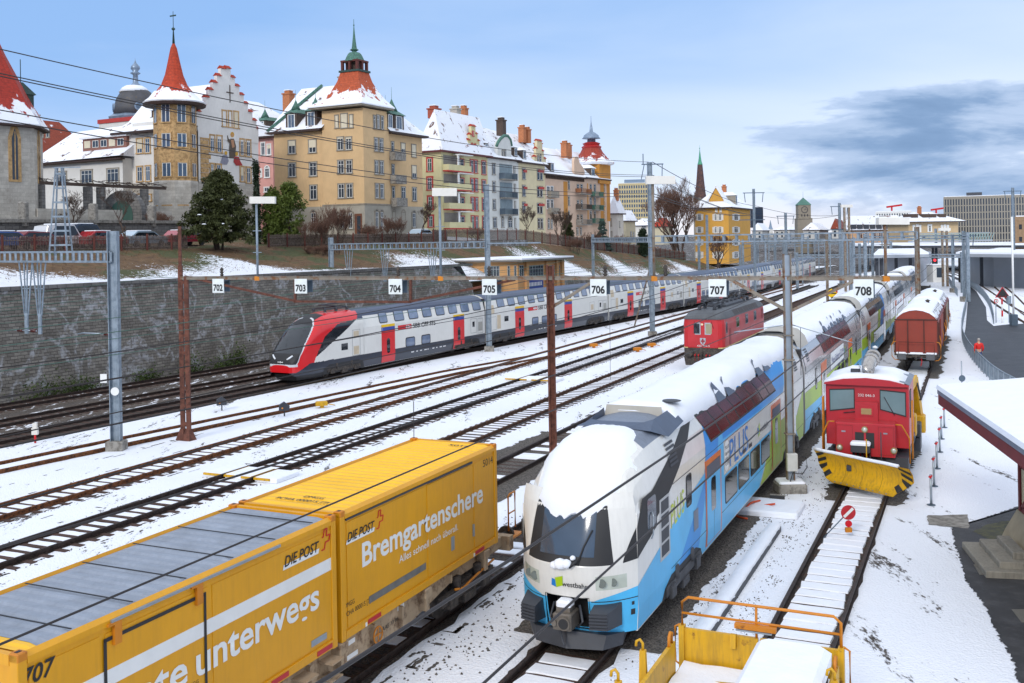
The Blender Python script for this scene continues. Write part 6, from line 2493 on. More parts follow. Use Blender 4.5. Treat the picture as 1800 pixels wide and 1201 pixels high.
m.box(-0.55,0.55,3.0,4.4,ze+2.2,ze+3.4)
m.loft([[(-0.7,2.6,ze+3.4),(0.7,2.6,ze+3.4),(0.7,4.6,ze+3.4),(-0.7,4.6,ze+3.4)],[(-0.05,2.6,ze+4.6),(0.05,2.6,ze+4.6),(0.05,3.6,ze+4.6),(-0.05,3.6,ze+4.6)]],0,True,True)
m.tube([(0,3.4,ze+4.6),(0,3.4,ze+6.8)],0.04,6)
m.xf(M_)
m.build('dormer',COPPERD,t)
h=House('house','house with red tile roof and white stepped gable behind the church','house',86,150,28,10)
h.block(10,12,8,20.6,plaster('grey_white_plaster','#c4c0b8'))
h.hip(-12,0,0,10,20.6,28.5,1.0,0.6,0.6,TILE)
h.chimney(-7.5,3,27,2.2,1.6,plaster('pale_chimney','#b9b2a6'))
h.gable('R',[(0,19),(0,21.5),(1,21.5),(1,22.6),(2,22.6),(2,23.6),(3.2,23.6),(3.2,22.6),(4.4,22.6),(4.4,21.5),(5.5,21.5),(5.5,19)],WHITE,caps=[(0.5,21.5,1.1),(1.5,22.6,1.1),(2.6,23.6,1.3),(3.8,22.6,1.1),(5,21.5,1.1)])
h.wins('L',CA,[(188,605,205,645),(215,605,232,645)],n=1)
WPL=plaster('white_plaster','#e4e2dd')
h=House('house','low white house with a big snow-covered roof and brown dormer band','house',217.5,121,28,8.5)
Ll=h.U('L',60)
ze=h.Z('L',130,284)
h.block(11,Ll,8,ze,WPL)
m=MB()
m.add([(-Ll-.4,-0.7,ze),(0.4,-0.7,ze+0.25),(0.2,6.5,ze+5.0),(-Ll-.4,6.5,ze+4.6),(-Ll,12,ze),(0.2,12,ze)],[(0,1,2,3),(3,2,5,4),(1,5,2),(0,3,4)])
rf=h.part('roof',m,TILEF)
m=MB()
m.box(-Ll-.4,0.4,-0.75,0.0,ze-0.2,ze-0.02)
m.build('eaves',TILED,rf)
h.wins('L',CA,[(168,812,200,868),(258,808,315,865),(378,800,436,860),(500,793,560,855)],sur=STONEF,n=3)
u0,u1=h.U('L',136),h.U('L',213)
zb,zt=h.Z('L',175,276)+0.9,h.Z('L',175,248)+0.5
m=MB()
h.box(m,'L',u0,u1,zb,zt,-4.5,-1.0)
dm=h.part('dormer',m,mk('brown_dormer_cladding',hx('#8a5f52'),0.7,0,0.1))
m=MB()
h.box(m,'L',u0+0.3,u1-0.3,zt,zt+0.22,-4.6,-0.7)
m.build('dormer_roof',SNOW,dm)
for k in range(5):
 a=u1+(u0-u1)*(0.06+k*0.19)
 h.win('L',a,a+(u0-u1)*0.14,zb+0.4,zt-0.25,sur=None,n=2,o=-1.0,blind=0.98 if k in(1,4)else 0)
c=at(241,300,150)
t=thing('domed_building','pale building with dark slate dome and a small lantern on top','building',(c.x,c.y,0),radians(-28))
k=150/1800.0
zz=lambda y:at(241,y,150).z
m=MB()
m.box(-3.6,3.6,-3.6,3.6,8,zz(219))
m.build('wall',WPL,t)
m=MB()
m.box(-3.75,3.75,-3.75,3.75,zz(219),zz(212))
m.build('frieze',REDTR,t)
m=MB()
m.lathe([(3.9,zz(212)),(4.0,zz(208)),(3.3,zz(203))],8,(0,0,0),0,False,pi/8)
m.build('cornice',ZINC,t)
m=MB()
m.lathe([(3.15,zz(203)),(3.05,zz(190)),(2.75,zz(175)),(2.1,zz(162)),(1.2,zz(154)),(0.7,zz(152))],16,(0,0,0),0,True)
dm=m.build('dome',SLATE,t)
m=MB()
m.lathe([(2.2,zz(163.5)),(1.75,zz(156)),(1.2,zz(152)),(0.7,zz(151))],16,(-0.15,-0.1,0.05))
m.build('snow',SNOW,dm)
m=MB()
m.lathe([(0.9,zz(155)),(0.75,zz(150)),(0.4,zz(146)),(0.36,zz(132)),(0.75,zz(129)),(0.35,zz(126)),(0.68,zz(121)),(0.62,zz(117)),(0.18,zz(111)),(0.04,zz(106)),(0.02,zz(103))],10,(0,0,0))
m.build('lantern',ZINC,t)
m=MB()
for a in(0,1):
 M_=Matrix.Rotation(radians(-35+a*90),4,'Z')@Matrix.Translation((0,-3.05,zz(191)))
 q=MB()
 q.lathe([(0.62,-0.25),(0.62,0.15)],12)
 q.xf(M_@Matrix.Rotation(pi/2,4,'X'))
 m.join(q)
lu=m.build('oculus',ZINC,t)
m=MB()
for a in(0,1):
 M_=Matrix.Rotation(radians(-35+a*90),4,'Z')@Matrix.Translation((0,-3.22,zz(191)))
 q=MB()
 q.lathe([(0.4,-0.01),(0.4,0.02)],12)
 q.xf(M_@Matrix.Rotation(pi/2,4,'X'))
 m.join(q)
m.build('pane',WPANEB,lu)
# white stepped-gable house with turret
h=House('gabled_house','white house with stepped gable, wall painting and red-spired octagonal turret','house',333,118,28,9)
GWH=plaster('bright_white_plaster','#e9e6e1')
Lr=h.U('R',456.5)
Ll=h.U('L',215)
zeL=h.Z('L',240,232)
zeR=h.Z('R',456,224)
h.block(Lr,Ll,7,zeL-0.1,GWH)
zst=h.Z('R',400,322)
m=MB()
m.box(-Ll-.06,0.06,-0.06,Lr+.06,7,zst)
h.part('plinth',m,LIGHTST)
m=MB()
m.box(-9,0,0.02,Lr,zeL-0.1,zeR)
h.part('wall',m,GWH)
P=lambda x,y:h.uz('R',*CB(x,y))
st=[(490,575,548),(515,530,503),(552,480,463),(573,440,418),(597,395,374),(622,350,330),(648,312,290),(672,275,246),(706,275,246),(731,320,300),(757,372,352),(783,424,404),(808,475,457),(833,525,506),(858,578,558),(880,625,608)]
out=[(h.U('R',CB(486,0)[0]),zeL-1.0)]
caps=[]
us=[h.U('R',CB(x,0)[0])for x,a,b in st]
zs=[P(x,b)[1]for x,a,b in st]
for i in range(len(st)):
 ul=(us[i-1]+us[i])/2 if i else h.U('R',CB(484,0)[0])
 ur=(us[i]+us[i+1])/2 if i<len(st)-1 else Lr
 out+=[(ul,zs[i]),(ur,zs[i])]
 caps.append(((ul+ur)/2,zs[i],(ur-ul)*1.05))
out.append((Lr,zeL-1.0))
h.gable('R',out,GWH,0.45,caps=caps)
zr=P(690,330)[1]
m=MB()
um=h.U('R',CB(690,0)[0])
ul,ur=h.U('R',CB(480,0)[0]),Lr
zl,zrr=zeR-1.0,zeR-1.6
m.add([(-0.3,ul,zl),(-0.3,um,zr),(-0.3,ur,zrr),(-12,ul,zl),(-12,um,zr),(-12,ur,zrr)],[(0,1,4,3),(1,2,5,4)])
h.part('roof',m,TILEW)
m=MB()
m.add([(-Ll-0.8,-0.9,zeL),(0,-0.9,zeL),(-1.0,5.5,zeL+4.6),(-Ll+2.5,5.5,zeL+4.6),(-Ll-0.8,11,zeL)],[(0,1,2,3),(0,3,4)])
rf=h.part('roof',m,TILEF)
m=MB()
m.box(-Ll-0.8,0,-0.9,-0.02,zeL-0.25,zeL-0.02)
m.build('eaves',TILED,rf)
h.dormer('L',h.U('L',262),h.Z('L',262,213),2.0,1.5,3,DKWOOD,SNOW,False).location=(0,1.6,0)
h.wins('R',CB,[(647,500,681,590),(685,503,713,594),(718,506,753,600,{'blind':0.97}),(573,648,610,742),(615,652,654,747),(755,672,787,766),(792,677,827,771),(577,820,607,905),(612,824,650,905),(757,838,787,922,{'blind':0.6}),(793,842,828,930)],sur=SAND,w=0.2,pane=WPANEB)
h.wins('L',CB,[(135,668,178,752,{'blind':0.7}),(185,664,223,750),(137,836,178,922),(188,832,226,920),(140,1005,168,1038,{'o':0.07}),(205,1005,230,1038,{'o':0.07})],sur=SAND,w=0.16,pane=WPANEB)
m=MB()
for k in range(16):
 z=zst+k*0.55
 h.box(m,'R',1.9,3.2+0.35*(k%2),z,z+0.5,0.0,0.05)
h.part('quoin',m,SAND)
MUR=[mk('mural_robe',hx('#5d5248'),0.9),mk('mural_gold',hx('#c89a3c'),0.8),mk('mural_skin',hx('#b98a6a'),0.9),mk('mural_red',hx('#a83a3a'),0.9),mk('mural_grey',hx('#8a8a98'),0.9)]
m=MB()
def blob(x,y,rx,ry,mi,o,n=10):
 pts=[P(x+rx*cos(t),y+ry*sin(t))for t in[2*pi*k/n for k in range(n)]]
 m.add([(o,u_,z_)for u_,z_ in pts],[tuple(range(n))],mi)
def mpoly(pl,mi,o):
 m.add([(o,*P(x,y))for x,y in pl],[tuple(range(len(pl)))],mi)
mpoly([(700,665),(722,665),(735,710),(730,780),(695,783),(694,720)],0,0.070)
mpoly([(700,672),(690,665),(684,645),(680,647),(684,680),(698,695)],0,0.072)
mpoly([(703,672),(720,672),(726,715),(712,722)],2,0.076)
blob(712,641,12,17,1,0.070)
blob(712,645,6,9,2,0.076)
mpoly([(655,765),(680,760),(690,800),(680,822),(640,818)],4,0.072)
blob(674,752,9,12,1,0.075)
mpoly([(726,772),(752,775),(760,800),(775,827),(735,828),(720,805)],3,0.072)
blob(739,757,9,13,1,0.075)
h.part('wall_painting',m,MUR)
m=MB()
u_,z_=P(697,388)
h.box(m,'R',u_-0.06,u_+0.06,z_-1.2,z_+0.9,0.07,0.12)
h.box(m,'R',u_-0.6,u_-0.061,z_-0.06,z_+0.06,0.07,0.12)
h.box(m,'R',u_+0.061,u_+0.6,z_-0.06,z_+0.06,0.07,0.12)
h.part('cross',m,DKWOOD)
ct=at(309,300,116.5)
inv=Matrix.Rotation(h.a,4,'Z')@Matrix.Translation(-h.K)
lc=inv@Vector((ct.x,ct.y,0))
zT=lambda y:at(309,y,116.5).z
r8=2.35
rot8=radians(22.5)+radians(20)
m=MB()
m.lathe([(r8,zT(322)),(r8,zT(184))],8,(lc.x,lc.y,0),0,False,rot8)
tw=h.part('turret',m,SAND)
m=MB()
m.lathe([(r8+.1,7),(r8+.1,zT(322)),(r8+.02,zT(319))],8,(lc.x,lc.y,0),0,False,rot8)
m.build('plinth',LIGHTST,tw)
m=MB()
m.lathe([(3.1,zT(187)),(3.4,zT(183)),(3.45,zT(181)),(2.7,zT(172)),(2.05,zT(162)),(1.45,zT(150)),(1.0,zT(132)),(0.66,zT(108)),(0.36,zT(85)),(0.14,zT(77))],16,(lc.x,lc.y,0),0,False)
m.build('turret_roof',mk_tiles('turret_tiles',hx('#b23d1e'),zT(178),zT(146),seed=5,row=0.35),tw)
m=MB()
m.lathe([(3.38,zT(188.5)),(3.46,zT(184.5)),(3.40,zT(183.2))],16,(lc.x,lc.y,0),0,False)
m.build('eaves',TILED,tw)
m=MB()
m.lathe([(0.16,zT(80)),(0.06,zT(54)),(0.2,zT(52)),(0.2,zT(50)),(0.04,zT(48)),(0.03,zT(20))],8,(lc.x,lc.y,0))
m.box(lc.x-0.5,lc.x+0.45,lc.y-0.02,lc.y+0.02,zT(29),zT(26.5))
m.build('finial',COPPERD,tw)
for k in range(8):
 a=rot8+k*pi/4+pi/8
 M_=Matrix.Translation((lc.x,lc.y,0))@Matrix.Rotation(a-pi/2,4,'Z')
 r0=r8*cos(pi/8)
 for(ya,yb,wd)in((218,186,0.5),(264,236,0.52),(315,287,0.52),(364,338,0.52)):
  m=MB()
  z0,z1=zT(ya+(3 if ya==218 else 0))+0.2,zT(yb)-0.1
  m.box(-wd-0.12,wd+0.12,r0-0.02,r0+0.10,z0-0.15,z0)
  m.box(-wd-0.10,-wd,r0-0.02,r0+0.08,z0,z1)
  m.box(wd,wd+0.10,r0-0.02,r0+0.08,z0,z1)
  m.box(-wd-0.12,wd+0.12,r0-0.02,r0+0.09,z1,z1+0.14)
  m.box(-0.04,0.04,r0,r0+0.05,z0,z1,1)
  for q in(-wd,wd-0.07):
   m.box(q+0.001,q+0.069,r0,r0+0.05,z0,z1,1)
  m.box(-wd+.07,wd-.07,r0,r0+0.049,z1-0.07,z1-0.001,1)
  m.xf(M_)
  w_=m.build('window',[SAND,SASH],tw)
  m=MB()
  m.box(-wd+.01,wd-.01,r0+0.002,r0+0.02,z0,z1)
  m.xf(M_)
  m.build('pane',WPANEB,w_)
m=MB()
m.tube([(0.15,1.3,P(475,585)[1]),(0.2,1.3,P(475,620)[1]),(0.12,1.3,9)],0.08,6)
h.part('downpipe',m,DKWOOD)
h=House('house','pink house with white round-arched windows between white gable and corner tower','house',482,150,28,9)
h.block(12,9,8,h.Z('L',470,243),plaster('pink_plaster','#e0a59c'))
h.hip(-14,0,0,12,h.Z('L',470,240),h.Z('L',470,240)+6.0,0.8,0.0,1,TILEF)
h.wins('L',CB,[(885,690,915,765),(922,700,950,762,{'blind':0.4}),(884,850,896,895),(908,845,942,898,{'arch':True}),(905,960,940,985)],sur=WHITE)
h.dormer('L',h.U('L',462),h.Z('L',462,231),1.8,1.6,3)
h.chimney(-1.5,5.5,h.Z('L',470,240)+3.2,3.6,1.3)
# beige corner house with tower
h=House('corner_house','beige corner house with red pyramid tower roof and green copper belfry','house',641.4,130,28,9)
TLu,TRu=h.U('L',569.2),h.U('R',686.3)
WL,WR=h.U('L',481),h.U('R',748)
zt=h.Z('L',641,189)
zw=h.Z('R',690,230)
zwl=h.Z('L',525,229)
m=MB()
m.box(-TLu,0,0,TRu,8,zt)
h.part('wall',m,WARM)
m=MB()
m.box(-WL,-0.35,0.35,WR,8,zw-0.1)
h.part('wall',m,WARM)
zg=h.Z('L',600,359)
m=MB()
m.box(-TLu-.05,0.08,-0.08,TRu+.05,8,zg-.2)
m.box(-WL-.02,-0.29,0.29,WR+.02,8,zg-.203)
h.part('plinth',m,mk('grey_ground_storey',hx('#a59f92'),0.85,0,0.1,0.8,dirt=0.2))
m=MB()
m.box(-TLu-.09,0.14,-0.14,TRu+.09,zg-.2,zg)
h.part('string_course',m,STONEF)
h.wins('L',CC,[(500,485,524,552,{'blind':0.97,'n':1}),(532,476,574,552,{'blind':0.97}),(580,482,605,550,{'blind':0.97,'n':1}),(512,606,553,676,{'blind':0.12}),(558,606,598,674,{'blind':0.12}),(515,735,556,806),(561,733,601,804),(517,866,558,942),(563,864,604,940),(528,1025,560,1112,{'arch':True,'o':0.09}),(574,1025,605,1112,{'arch':True,'o':0.09})])
h.wins('R',CC,[(712,486,728,556,{'n':1}),(731,484,750,558),(754,490,772,561,{'n':1}),(717,610,741,681),(745,614,770,684),(719,736,743,809),(747,738,772,811),(722,864,745,942),(749,866,774,944),(722,1020,745,1112,{'arch':True,'o':0.09}),(750,1022,772,1112,{'arch':True,'o':0.09})])
h.wins('L',CC,[(240,625,286,696,{'blind':0.4}),(353,620,401,690,{'blind':0.6}),(241,750,287,824),(357,745,404,820),(242,873,288,930,{'blind':0.8}),(360,873,405,950),(365,1025,402,1112,{'arch':True,'o':-0.28})],o=-0.35)
h.wins('R',CC,[(812,632,830,690,{'n':1}),(866,640,892,702,{'blind':0.5}),(925,648,952,713,{'blind':0.97}),(814,758,832,812,{'n':1}),(926,765,954,833,{'blind':0.6}),(816,882,834,945,{'n':1}),(868,883,894,958),(929,886,955,958),(818,1020,838,1105,{'arch':True,'n':1}),(868,1025,893,1105,{'arch':True}),(928,1028,952,1105,{'arch':True,'o':-0.28})],o=-0.35)
for x0,x1,yb in((812,884,728),(814,886,857),(817,889,983)):
 h.balcony('R',h.U('R',CC(x0,0)[0]),h.U('R',CC(x1,0)[0])-0.5,h.Z('R',CC(850,0)[0],CC(0,yb)[1]),0.9)
m=MB()
h.box(m,'L',0.35,1.5,8.5,zg-1.3,0.08,0.14)
d_=h.part('door',m,mk('brown_shop_door',hx('#6d4430'),0.6))
m=MB()
h.box(m,'L',0.55,1.1,9.5,zg-1.6,0.14,0.16)
m.build('pane',WPANE,d_)
Ze=zw-0.1
m=MB()
m.add([(-WL-.5,-0.5,zwl),(-TLu+.3,-0.5,zwl),(-TLu+1.5,6.5,zwl+6.6),(-WL-0.2,6.5,zwl+6.6),(-WL-.5,13,zwl)],[(0,1,2,3),(0,3,4)])
rf=h.part('roof',m,TILEF)
m=MB()
m.add([(0.45,TRu-0.3,Ze),(0.45,WR+0.5,Ze),(-5.5,WR-4.5,Ze+5.8),(-5.5,TRu-0.5,Ze+5.8),(-12,WR+0.5,Ze)],[(0,1,2,3),(1,4,2)])
h.part('roof',m,TILEF)
m=MB()
m.box(-WL-.5,-TLu-.06,-0.5,0.34,zwl-0.3,zwl-0.01)
m.box(-0.34,0.5,TRu+.06,WR+0.5,Ze-0.3,Ze-0.01)
m.build('eaves',TILED,rf)
for x,y,f in((270,560,'L'),(380,548,'L')):
 h.dormer(f,h.U(f,CC(x,0)[0]),h.Z(f,CC(x,0)[0],CC(0,y)[1])-0.0,1.9,2.1,3)
h.dormer('R',h.U('R',CC(868,0)[0]),h.Z('R',CC(868,0)[0],CC(0,568)[1]),2.3,2.0,3)
h.dormer('R',h.U('R',CC(820,0)[0]),h.Z('R',CC(820,0)[0],CC(0,560)[1]),1.5,2.0,3)
m=MB()
m.bar((-WL-0.4,-0.5,zwl+0.15),(-TLu-5.0,6.4,zwl+6.8),0.5,0.3)
h.part('verge',m,COPPER)
h.chimney(-TLu-1.0,6.3,zwl+5.8,1.6,1.2,STONEF)
cx,cy=-TLu/2,TRu/2
hx_,hy_=TLu/2,TRu/2
zT=lambda y:at(625,y,132).z
lev=[(1.20,zT(187.5)),(1.20,zT(185.5)),(0.93,zT(172)),(0.70,zT(156)),(0.53,zT(140)),(0.43,zT(124))]
m=MB()
m.loft([[(cx-hx_*k-(0.9 if k>1 else 0),cy-hy_*k-(0.6 if k>1 else 0),z),(cx+hx_*k,cy-hy_*k-(0.6 if k>1 else 0),z),(cx+hx_*k,cy+hy_*k,z),(cx-hx_*k-(0.9 if k>1 else 0),cy+hy_*k,z)]for k,z in lev],0,True,True)
tr=h.part('tower_roof',m,mk_tiles('tower_tiles',hx('#b4512c'),zT(184),zT(140),seed=6,row=0.3))
m=MB()
m.box(cx-hx_*1.2-0.7,cx+hx_*1.18,cy-hy_*1.2-.45,cy+hy_*1.18,zT(190.5),zT(187.6))
m.build('eaves',STONEF,tr)
h.dormer('L',h.U('L',CC(562,0)[0])-0.2,zT(183),1.7,1.6,3.0).location=(0,1.3,0)
h.dormer('R',h.U('R',CC(720,0)[0])+0.4,zT(184),1.8,1.7,3.0).location=(-1.4,0,0)
m=MB()
k=0.48
m.box(cx-hx_*k,cx+hx_*k,cy-hy_*k,cy+hy_*k,zT(124),zT(120.5))
bf=h.part('belfry',m,COPPERD)
m=MB()
k=0.36
for sx in(-1,0,1):
 for sy in(-1,0,1):
  if sx or sy:
   m.box(cx+sx*hx_*k-0.16,cx+sx*hx_*k+0.16,cy+sy*hy_*k-0.16,cy+sy*hy_*k+0.16,zT(120.5),zT(103))
m.box(cx-hx_*k-0.2,cx+hx_*k+0.2,cy-hy_*k-0.2,cy+hy_*k+0.2,zT(105.5),zT(102.5))
m.build('belfry_post',mk('dark_red_timber',hx('#5c2a22'),0.7),bf)
m=MB()
m.box(cx-0.5,cx+0.5,cy-0.5,cy+0.5,zT(120.5),zT(103))
m.build('belfry_core',DKWOOD,bf)
m=MB()
sc_=0.64
m.lathe([(2.25*sc_,zT(104)),(2.0*sc_,zT(101)),(1.75*sc_,zT(96)),(1.45*sc_,zT(91)),(1.1*sc_,zT(88)),(0.3,zT(87.5)),(0.32,zT(85)),(0.95*sc_,zT(83)),(0.55*sc_,zT(80.5)),(0.42*sc_,zT(72)),(0.24*sc_,zT(58)),(0.07,zT(44)),(0.05,zT(40)),(0.12,zT(39)),(0.04,zT(37)),(0.03,zT(28))],8,(cx,cy,0),0,False,pi/8)
m.build('spire',COPPER,bf)
# row of houses along the street
GRP='terraced houses along the street above the bank'
h=House('row_house','pale yellow house with red window frames, loggias and stepped gable','house',777.8,158,28,9,GRP)
PYE=plaster('pale_yellow_plaster','#d9cf9f')
Lr,Ll=h.U('R',859.2),h.U('L',741.5)
ze=h.Z('R',790,266)
h.block(Lr,Ll,8,ze,PYE)
h.hip(-Ll,0,0,Lr,ze,ze+6.6,0.7,0.75,0,TILEF,fas=mk('dark_red_eave',hx('#5a1f22'),0.6))
h.wins('L',CD,[(132,445,186,545,{'pane':GREENSH}),(133,597,187,692),(138,748,190,845,{'pane':GREENSH}),(142,900,194,985,{'pane':GREENSH})],sur=REDTR,w=0.25)
h.wins('R',CD,[(372,452,430,538),(375,603,432,690),(380,755,434,838),(382,905,436,990),(475,458,506,556),(508,462,537,558),(478,605,508,705),(511,607,540,706),(481,755,511,855),(514,757,542,856),(483,902,512,1000,{'pane':GREENSH}),(515,904,543,1000),(566,468,604,570),(568,618,604,712),(570,762,606,856),(572,905,606,1000)],sur=REDTR,w=0.18)
for yb in(545,692,845,995):
 u0,u1=h.U('R',CD(270,0)[0]),h.U('R',CD(450,0)[0])
 z=h.Z('R',CD(350,0)[0],CD(0,yb)[1])
 h.balcony('R',u0,u1,z,1.1,slab=REDTR,rail=PYE,h=0.9)
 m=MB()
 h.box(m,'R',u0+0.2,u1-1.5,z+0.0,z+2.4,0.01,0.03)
 h.part('loggia_shade_sheet',m,mk('loggia_shade',hx('#8a857c'),0.8))  # grey sheet on the wall paints in the shade of the recess
 m=MB()
 h.box(m,'R',u0+(u1-u0)*0.40,u0+(u1-u0)*0.47,z+.9,z+2.5,0.95,1.08)
 h.box(m,'R',u0+(u1-u0)*0.4,u1,z+2.5,z+2.62,0.2,1.5)
 h.part('awning',m,SASH)
P=lambda x,y:h.uz('R',*CD(x,y))
ste=[(430,455,345),(455,470,300),(470,482,255),(482,515,190),(515,530,250),(530,545,305),(545,565,350)]
h.gable('R',[(P(435,0)[0],ze)]+[q for a,b,y in ste for q in((P(a,0)[0],P((a+b)/2,y)[1]),(P(b,0)[0],P((a+b)/2,y)[1]))]+[(P(565,0)[0],ze)],PYE,0.5,caps=[(P((a+b)/2,0)[0],P((a+b)/2,y)[1],P(b,0)[0]-P(a,0)[0]+.1)for a,b,y in ste])
h.wins('R',CD,[(483,335,502,400,{'arch':True,'n':1}),(507,338,525,402,{'arch':True,'n':1}),(492,232,508,265,{'n':1})],sur=REDTR,w=0.15,o=0.06,pane=REDTR)
h.dormer('R',h.U('R',CD(325,0)[0]),P(325,372)[1],2.3,1.6,3.5,DKWOOD,SNOW,False).location=(-1.2,0,0)
h.chimney(-4,4.5,ze+5.6,1.4,1.5,mk('red_chimney_brick',hx('#a0503c'),0.8,0,0.2,6))
h.chimney(-3.5,13.0,ze+4.5,3.4,1.1)
h.chimney(-3.0,9.5,ze+4.8,2.6,1.3,plaster('pale_chimney','#b9b2a6'))
Y0=Lr
K0=h
def rowhouse(lab,pxa,pxb,prev,mat,ztop_y,name='row_house',hipa=0,hipb=0,rise=6.0,fas=TILED,tile=TILEF,step=0.0):
 """next house of the row, its front in line with the last one"""
 hh=House(name,lab,'house',100,100,28,9,GRP)
 pt=prev.K+prev.s*prev.U('R',pxa)+prev.e*step
 hh.K=Vector((pt.x,pt.y,0))
 hh.t.location=(pt.x,pt.y,0)
 hh.L=hh.U('R',pxb)
 hh.ze=hh.Z('R',(pxa+pxb)/2,ztop_y)
 hh.block(hh.L-0.004,12,7,hh.ze,mat)
 hh.hip(-12,0,0.02,hh.L-0.02,hh.ze,hh.ze+rise,0.55,hipa,hipb,tile,fas)
 return hh
h=rowhouse('white house with rounded gable and glass-fronted balconies in the terrace',859.2,913,K0,plaster('cool_white_plaster','#dcdcd6'),279)
P=lambda x,y:h.uz('R',*CD(x,y))
h.wins('R',CD,[(650,485,678,570),(652,627,680,710),(655,770,682,850),(657,912,690,995),(820,510,835,585),(824,650,838,725),(828,785,840,860),(724,920,745,988,{'arch':True}),(776,935,812,992,{'arch':True}),(828,920,840,995)],sur=STONEF,w=0.12)
for yb in(610,755,888):
 u0,u1=h.U('R',CD(716,0)[0]),h.U('R',CD(818,0)[0])
 z=P(765,yb)[1]
 h.balcony('R',u0,u1,z,1.1,rail=GALVD,solid=False,h=1.0)
 m=MB()
 h.box(m,'R',u0+0.1,u1-0.1,z,z+2.6,0.01,0.06)
 h.part('glazing',m,mk_glass('loggia_glass',(0.22,0.27,0.28),0.15,0.6,0.3))
zz0=h.ze
pts=[(685,zz0-0.1),(685,None,330),(695,None,310),(715,None,285),(740,None,268),(765,None,270),(785,None,300),(793,None,340),(793,zz0-0.1)]
h.gable('R',[(P(q[0],0)[0],q[1]if q[1]is not None else P(q[0],q[2])[1])for q in pts],plaster('cool_white_plaster','#dcdcd6'),0.6,o=0.1)
m=MB()
arc=[(P(x,0)[0],P(x,y)[1])for x,y in((680,345),(690,318),(712,287),(740,263),(768,265),(790,297),(798,345))]
m.tube([(0.05,u_,z_)for u_,z_ in arc],0.28,6)
h.part('gable_rim',m,COPPER)
h.wins('R',CD,[(728,385,742,432,{'arch':True,'n':1}),(746,385,762,433,{'arch':True,'n':1})],sur=STONEF,o=0.12,w=0.1)
h.dormer('R',P(582,0)[0]+0.8,h.ze+0.6,1.4,1.6,3,DKWOOD,SNOW,False)
h.dormer('R',P(832,0)[0],h.ze+0.6,1.4,1.6,3,DKWOOD,SNOW,False)
h.chimney(-3,h.L*0.95,h.ze+4.5,2.6,1.3,DKWOOD)
K1=h
h=rowhouse('cream house with narrow stepped gable and red window lintels in the terrace',913,959.5,K1,plaster('cream_plaster','#ddcfa8'),287)
P=lambda x,y:h.uz('R',*CD(x,y))
for rows in((518,605),(652,740),(785,870)):
 a,b=rows
 h.wins('R',CD,[(888,a+5,916,b+3),(1006,a+15,1028,b+8,{'n':1}),(1030,a+15,1051,b+10,{'n':1})],sur=STONEF,w=0.12)
h.wins('R',CD,[(1010,920,1032,1000,{'n':1}),(1034,920,1055,1002,{'n':1})],sur=STONEF,w=0.12)
m=MB()
for a in(518,652,785):
 for x0,x1 in((888,916),(1006,1051)):
  u0,u1=P(x0,0)[0],P(x1,0)[0]
  z=P((x0+x1)/2,a+16)[1]
  h.box(m,'R',u0,u1,z-0.45,z,0.085,0.12)
h.part('lintel',m,REDTR)
ste=[(978,992,430),(992,1000,365),(1000,1038,305),(1038,1052,385),(1052,1068,445)]
h.gable('R',[(P(978,0)[0],h.ze)]+[q for a,b,y in ste for q in((P(a,0)[0],P((a+b)/2,y)[1]),(P(b,0)[0],P((a+b)/2,y)[1]))]+[(P(1068,0)[0],h.ze)],plaster('cream_plaster','#ddcfa8'),0.5,caps=[(P((a+b)/2,0)[0],P((a+b)/2,y)[1],P(b,0)[0]-P(a,0)[0]+.1)for a,b,y in ste])
h.wins('R',CD,[(1008,425,1022,480,{'n':1,'arch':True}),(1026,425,1042,482,{'n':1,'arch':True})],sur=STONEF,w=0.1,o=0.06)
h.dormer('R',P(900,0)[0],h.ze+0.5,1.5,1.6,3,DKWOOD,SNOW,False)
h.chimney(-3.5,h.L*0.8,h.ze+4.2,2.6,1.1)
h.chimney(-3.5,h.L*0.8+2,h.ze+4.2,2.4,1.1)
K2=h
h=rowhouse('pinkish house with ochre panels and curved gable in the terrace',959.5,1029,K2,plaster('pinkish_plaster','#d8b9a0'),309,tile=TILEW)
P=lambda x,y:h.uz('R',*CD(x,y))
OCH=plaster('ochre_brick','#c98a3a')
m=MB()
for x0,x1,y0,y1 in((1205,1236,625,930),(1392,1400,640,930)):
 h.box(m,'R',P(x0,0)[0],P(x1,0)[0],P(x0,y1)[1],P(x0,y0)[1],0.0,0.03)
h.part('brick_panel',m,OCH)
for a in(620,745,862):
 h.wins('R',CD,[(1252,a,1266,a+70),(1322,a+30,1340,a+90),(1350,a+30,1368,a+90)],sur=STONEF,w=0.1,n=1)
for a in(645,750):
 h.wins('R',CD,[(1082,a+20,1108,a+90),(1114,a+20,1136,a+90)],sur=SASH,w=0.1)
h.wins('R',CD,[(1090,930,1108,1000,{'arch':True}),(1114,930,1130,1000,{'arch':True}),(1316,990,1335,1050),(1345,990,1362,1050)],sur=STONEF,w=0.1)
for yb,mt in((722,mk('rust_railing',hx('#8a5a3a'),0.7)),(845,mk('dark_railing',hx('#4a423c'),0.7)),(965,CONC)):
 h.balcony('R',P(1300,0)[0],P(1388,0)[0],P(1345,yb)[1],1.2,rail=mt,solid=False)
for yb in(745,875):
 h.balcony('R',P(1076,0)[0],P(1142,0)[0],P(1108,yb)[1],0.8,rail=STONEF)
h.gable('R',[(P(1292,0)[0],h.ze)]+[(P(x,0)[0],P(x,y)[1])for x,y in((1290,520),(1290,460),(1300,430),(1322,430),(1335,480),(1362,515),(1372,545))]+[(P(1372,0)[0],h.ze)],plaster('pinkish_plaster','#d8b9a0'),0.5,o=0.08)
h.dormer('R',P(1118,0)[0],h.ze+0.5,1.6,1.6,3,DKWOOD,SNOW,False)
h.chimney(-4,h.L*0.3,h.ze+4.5,1.6,1.2)
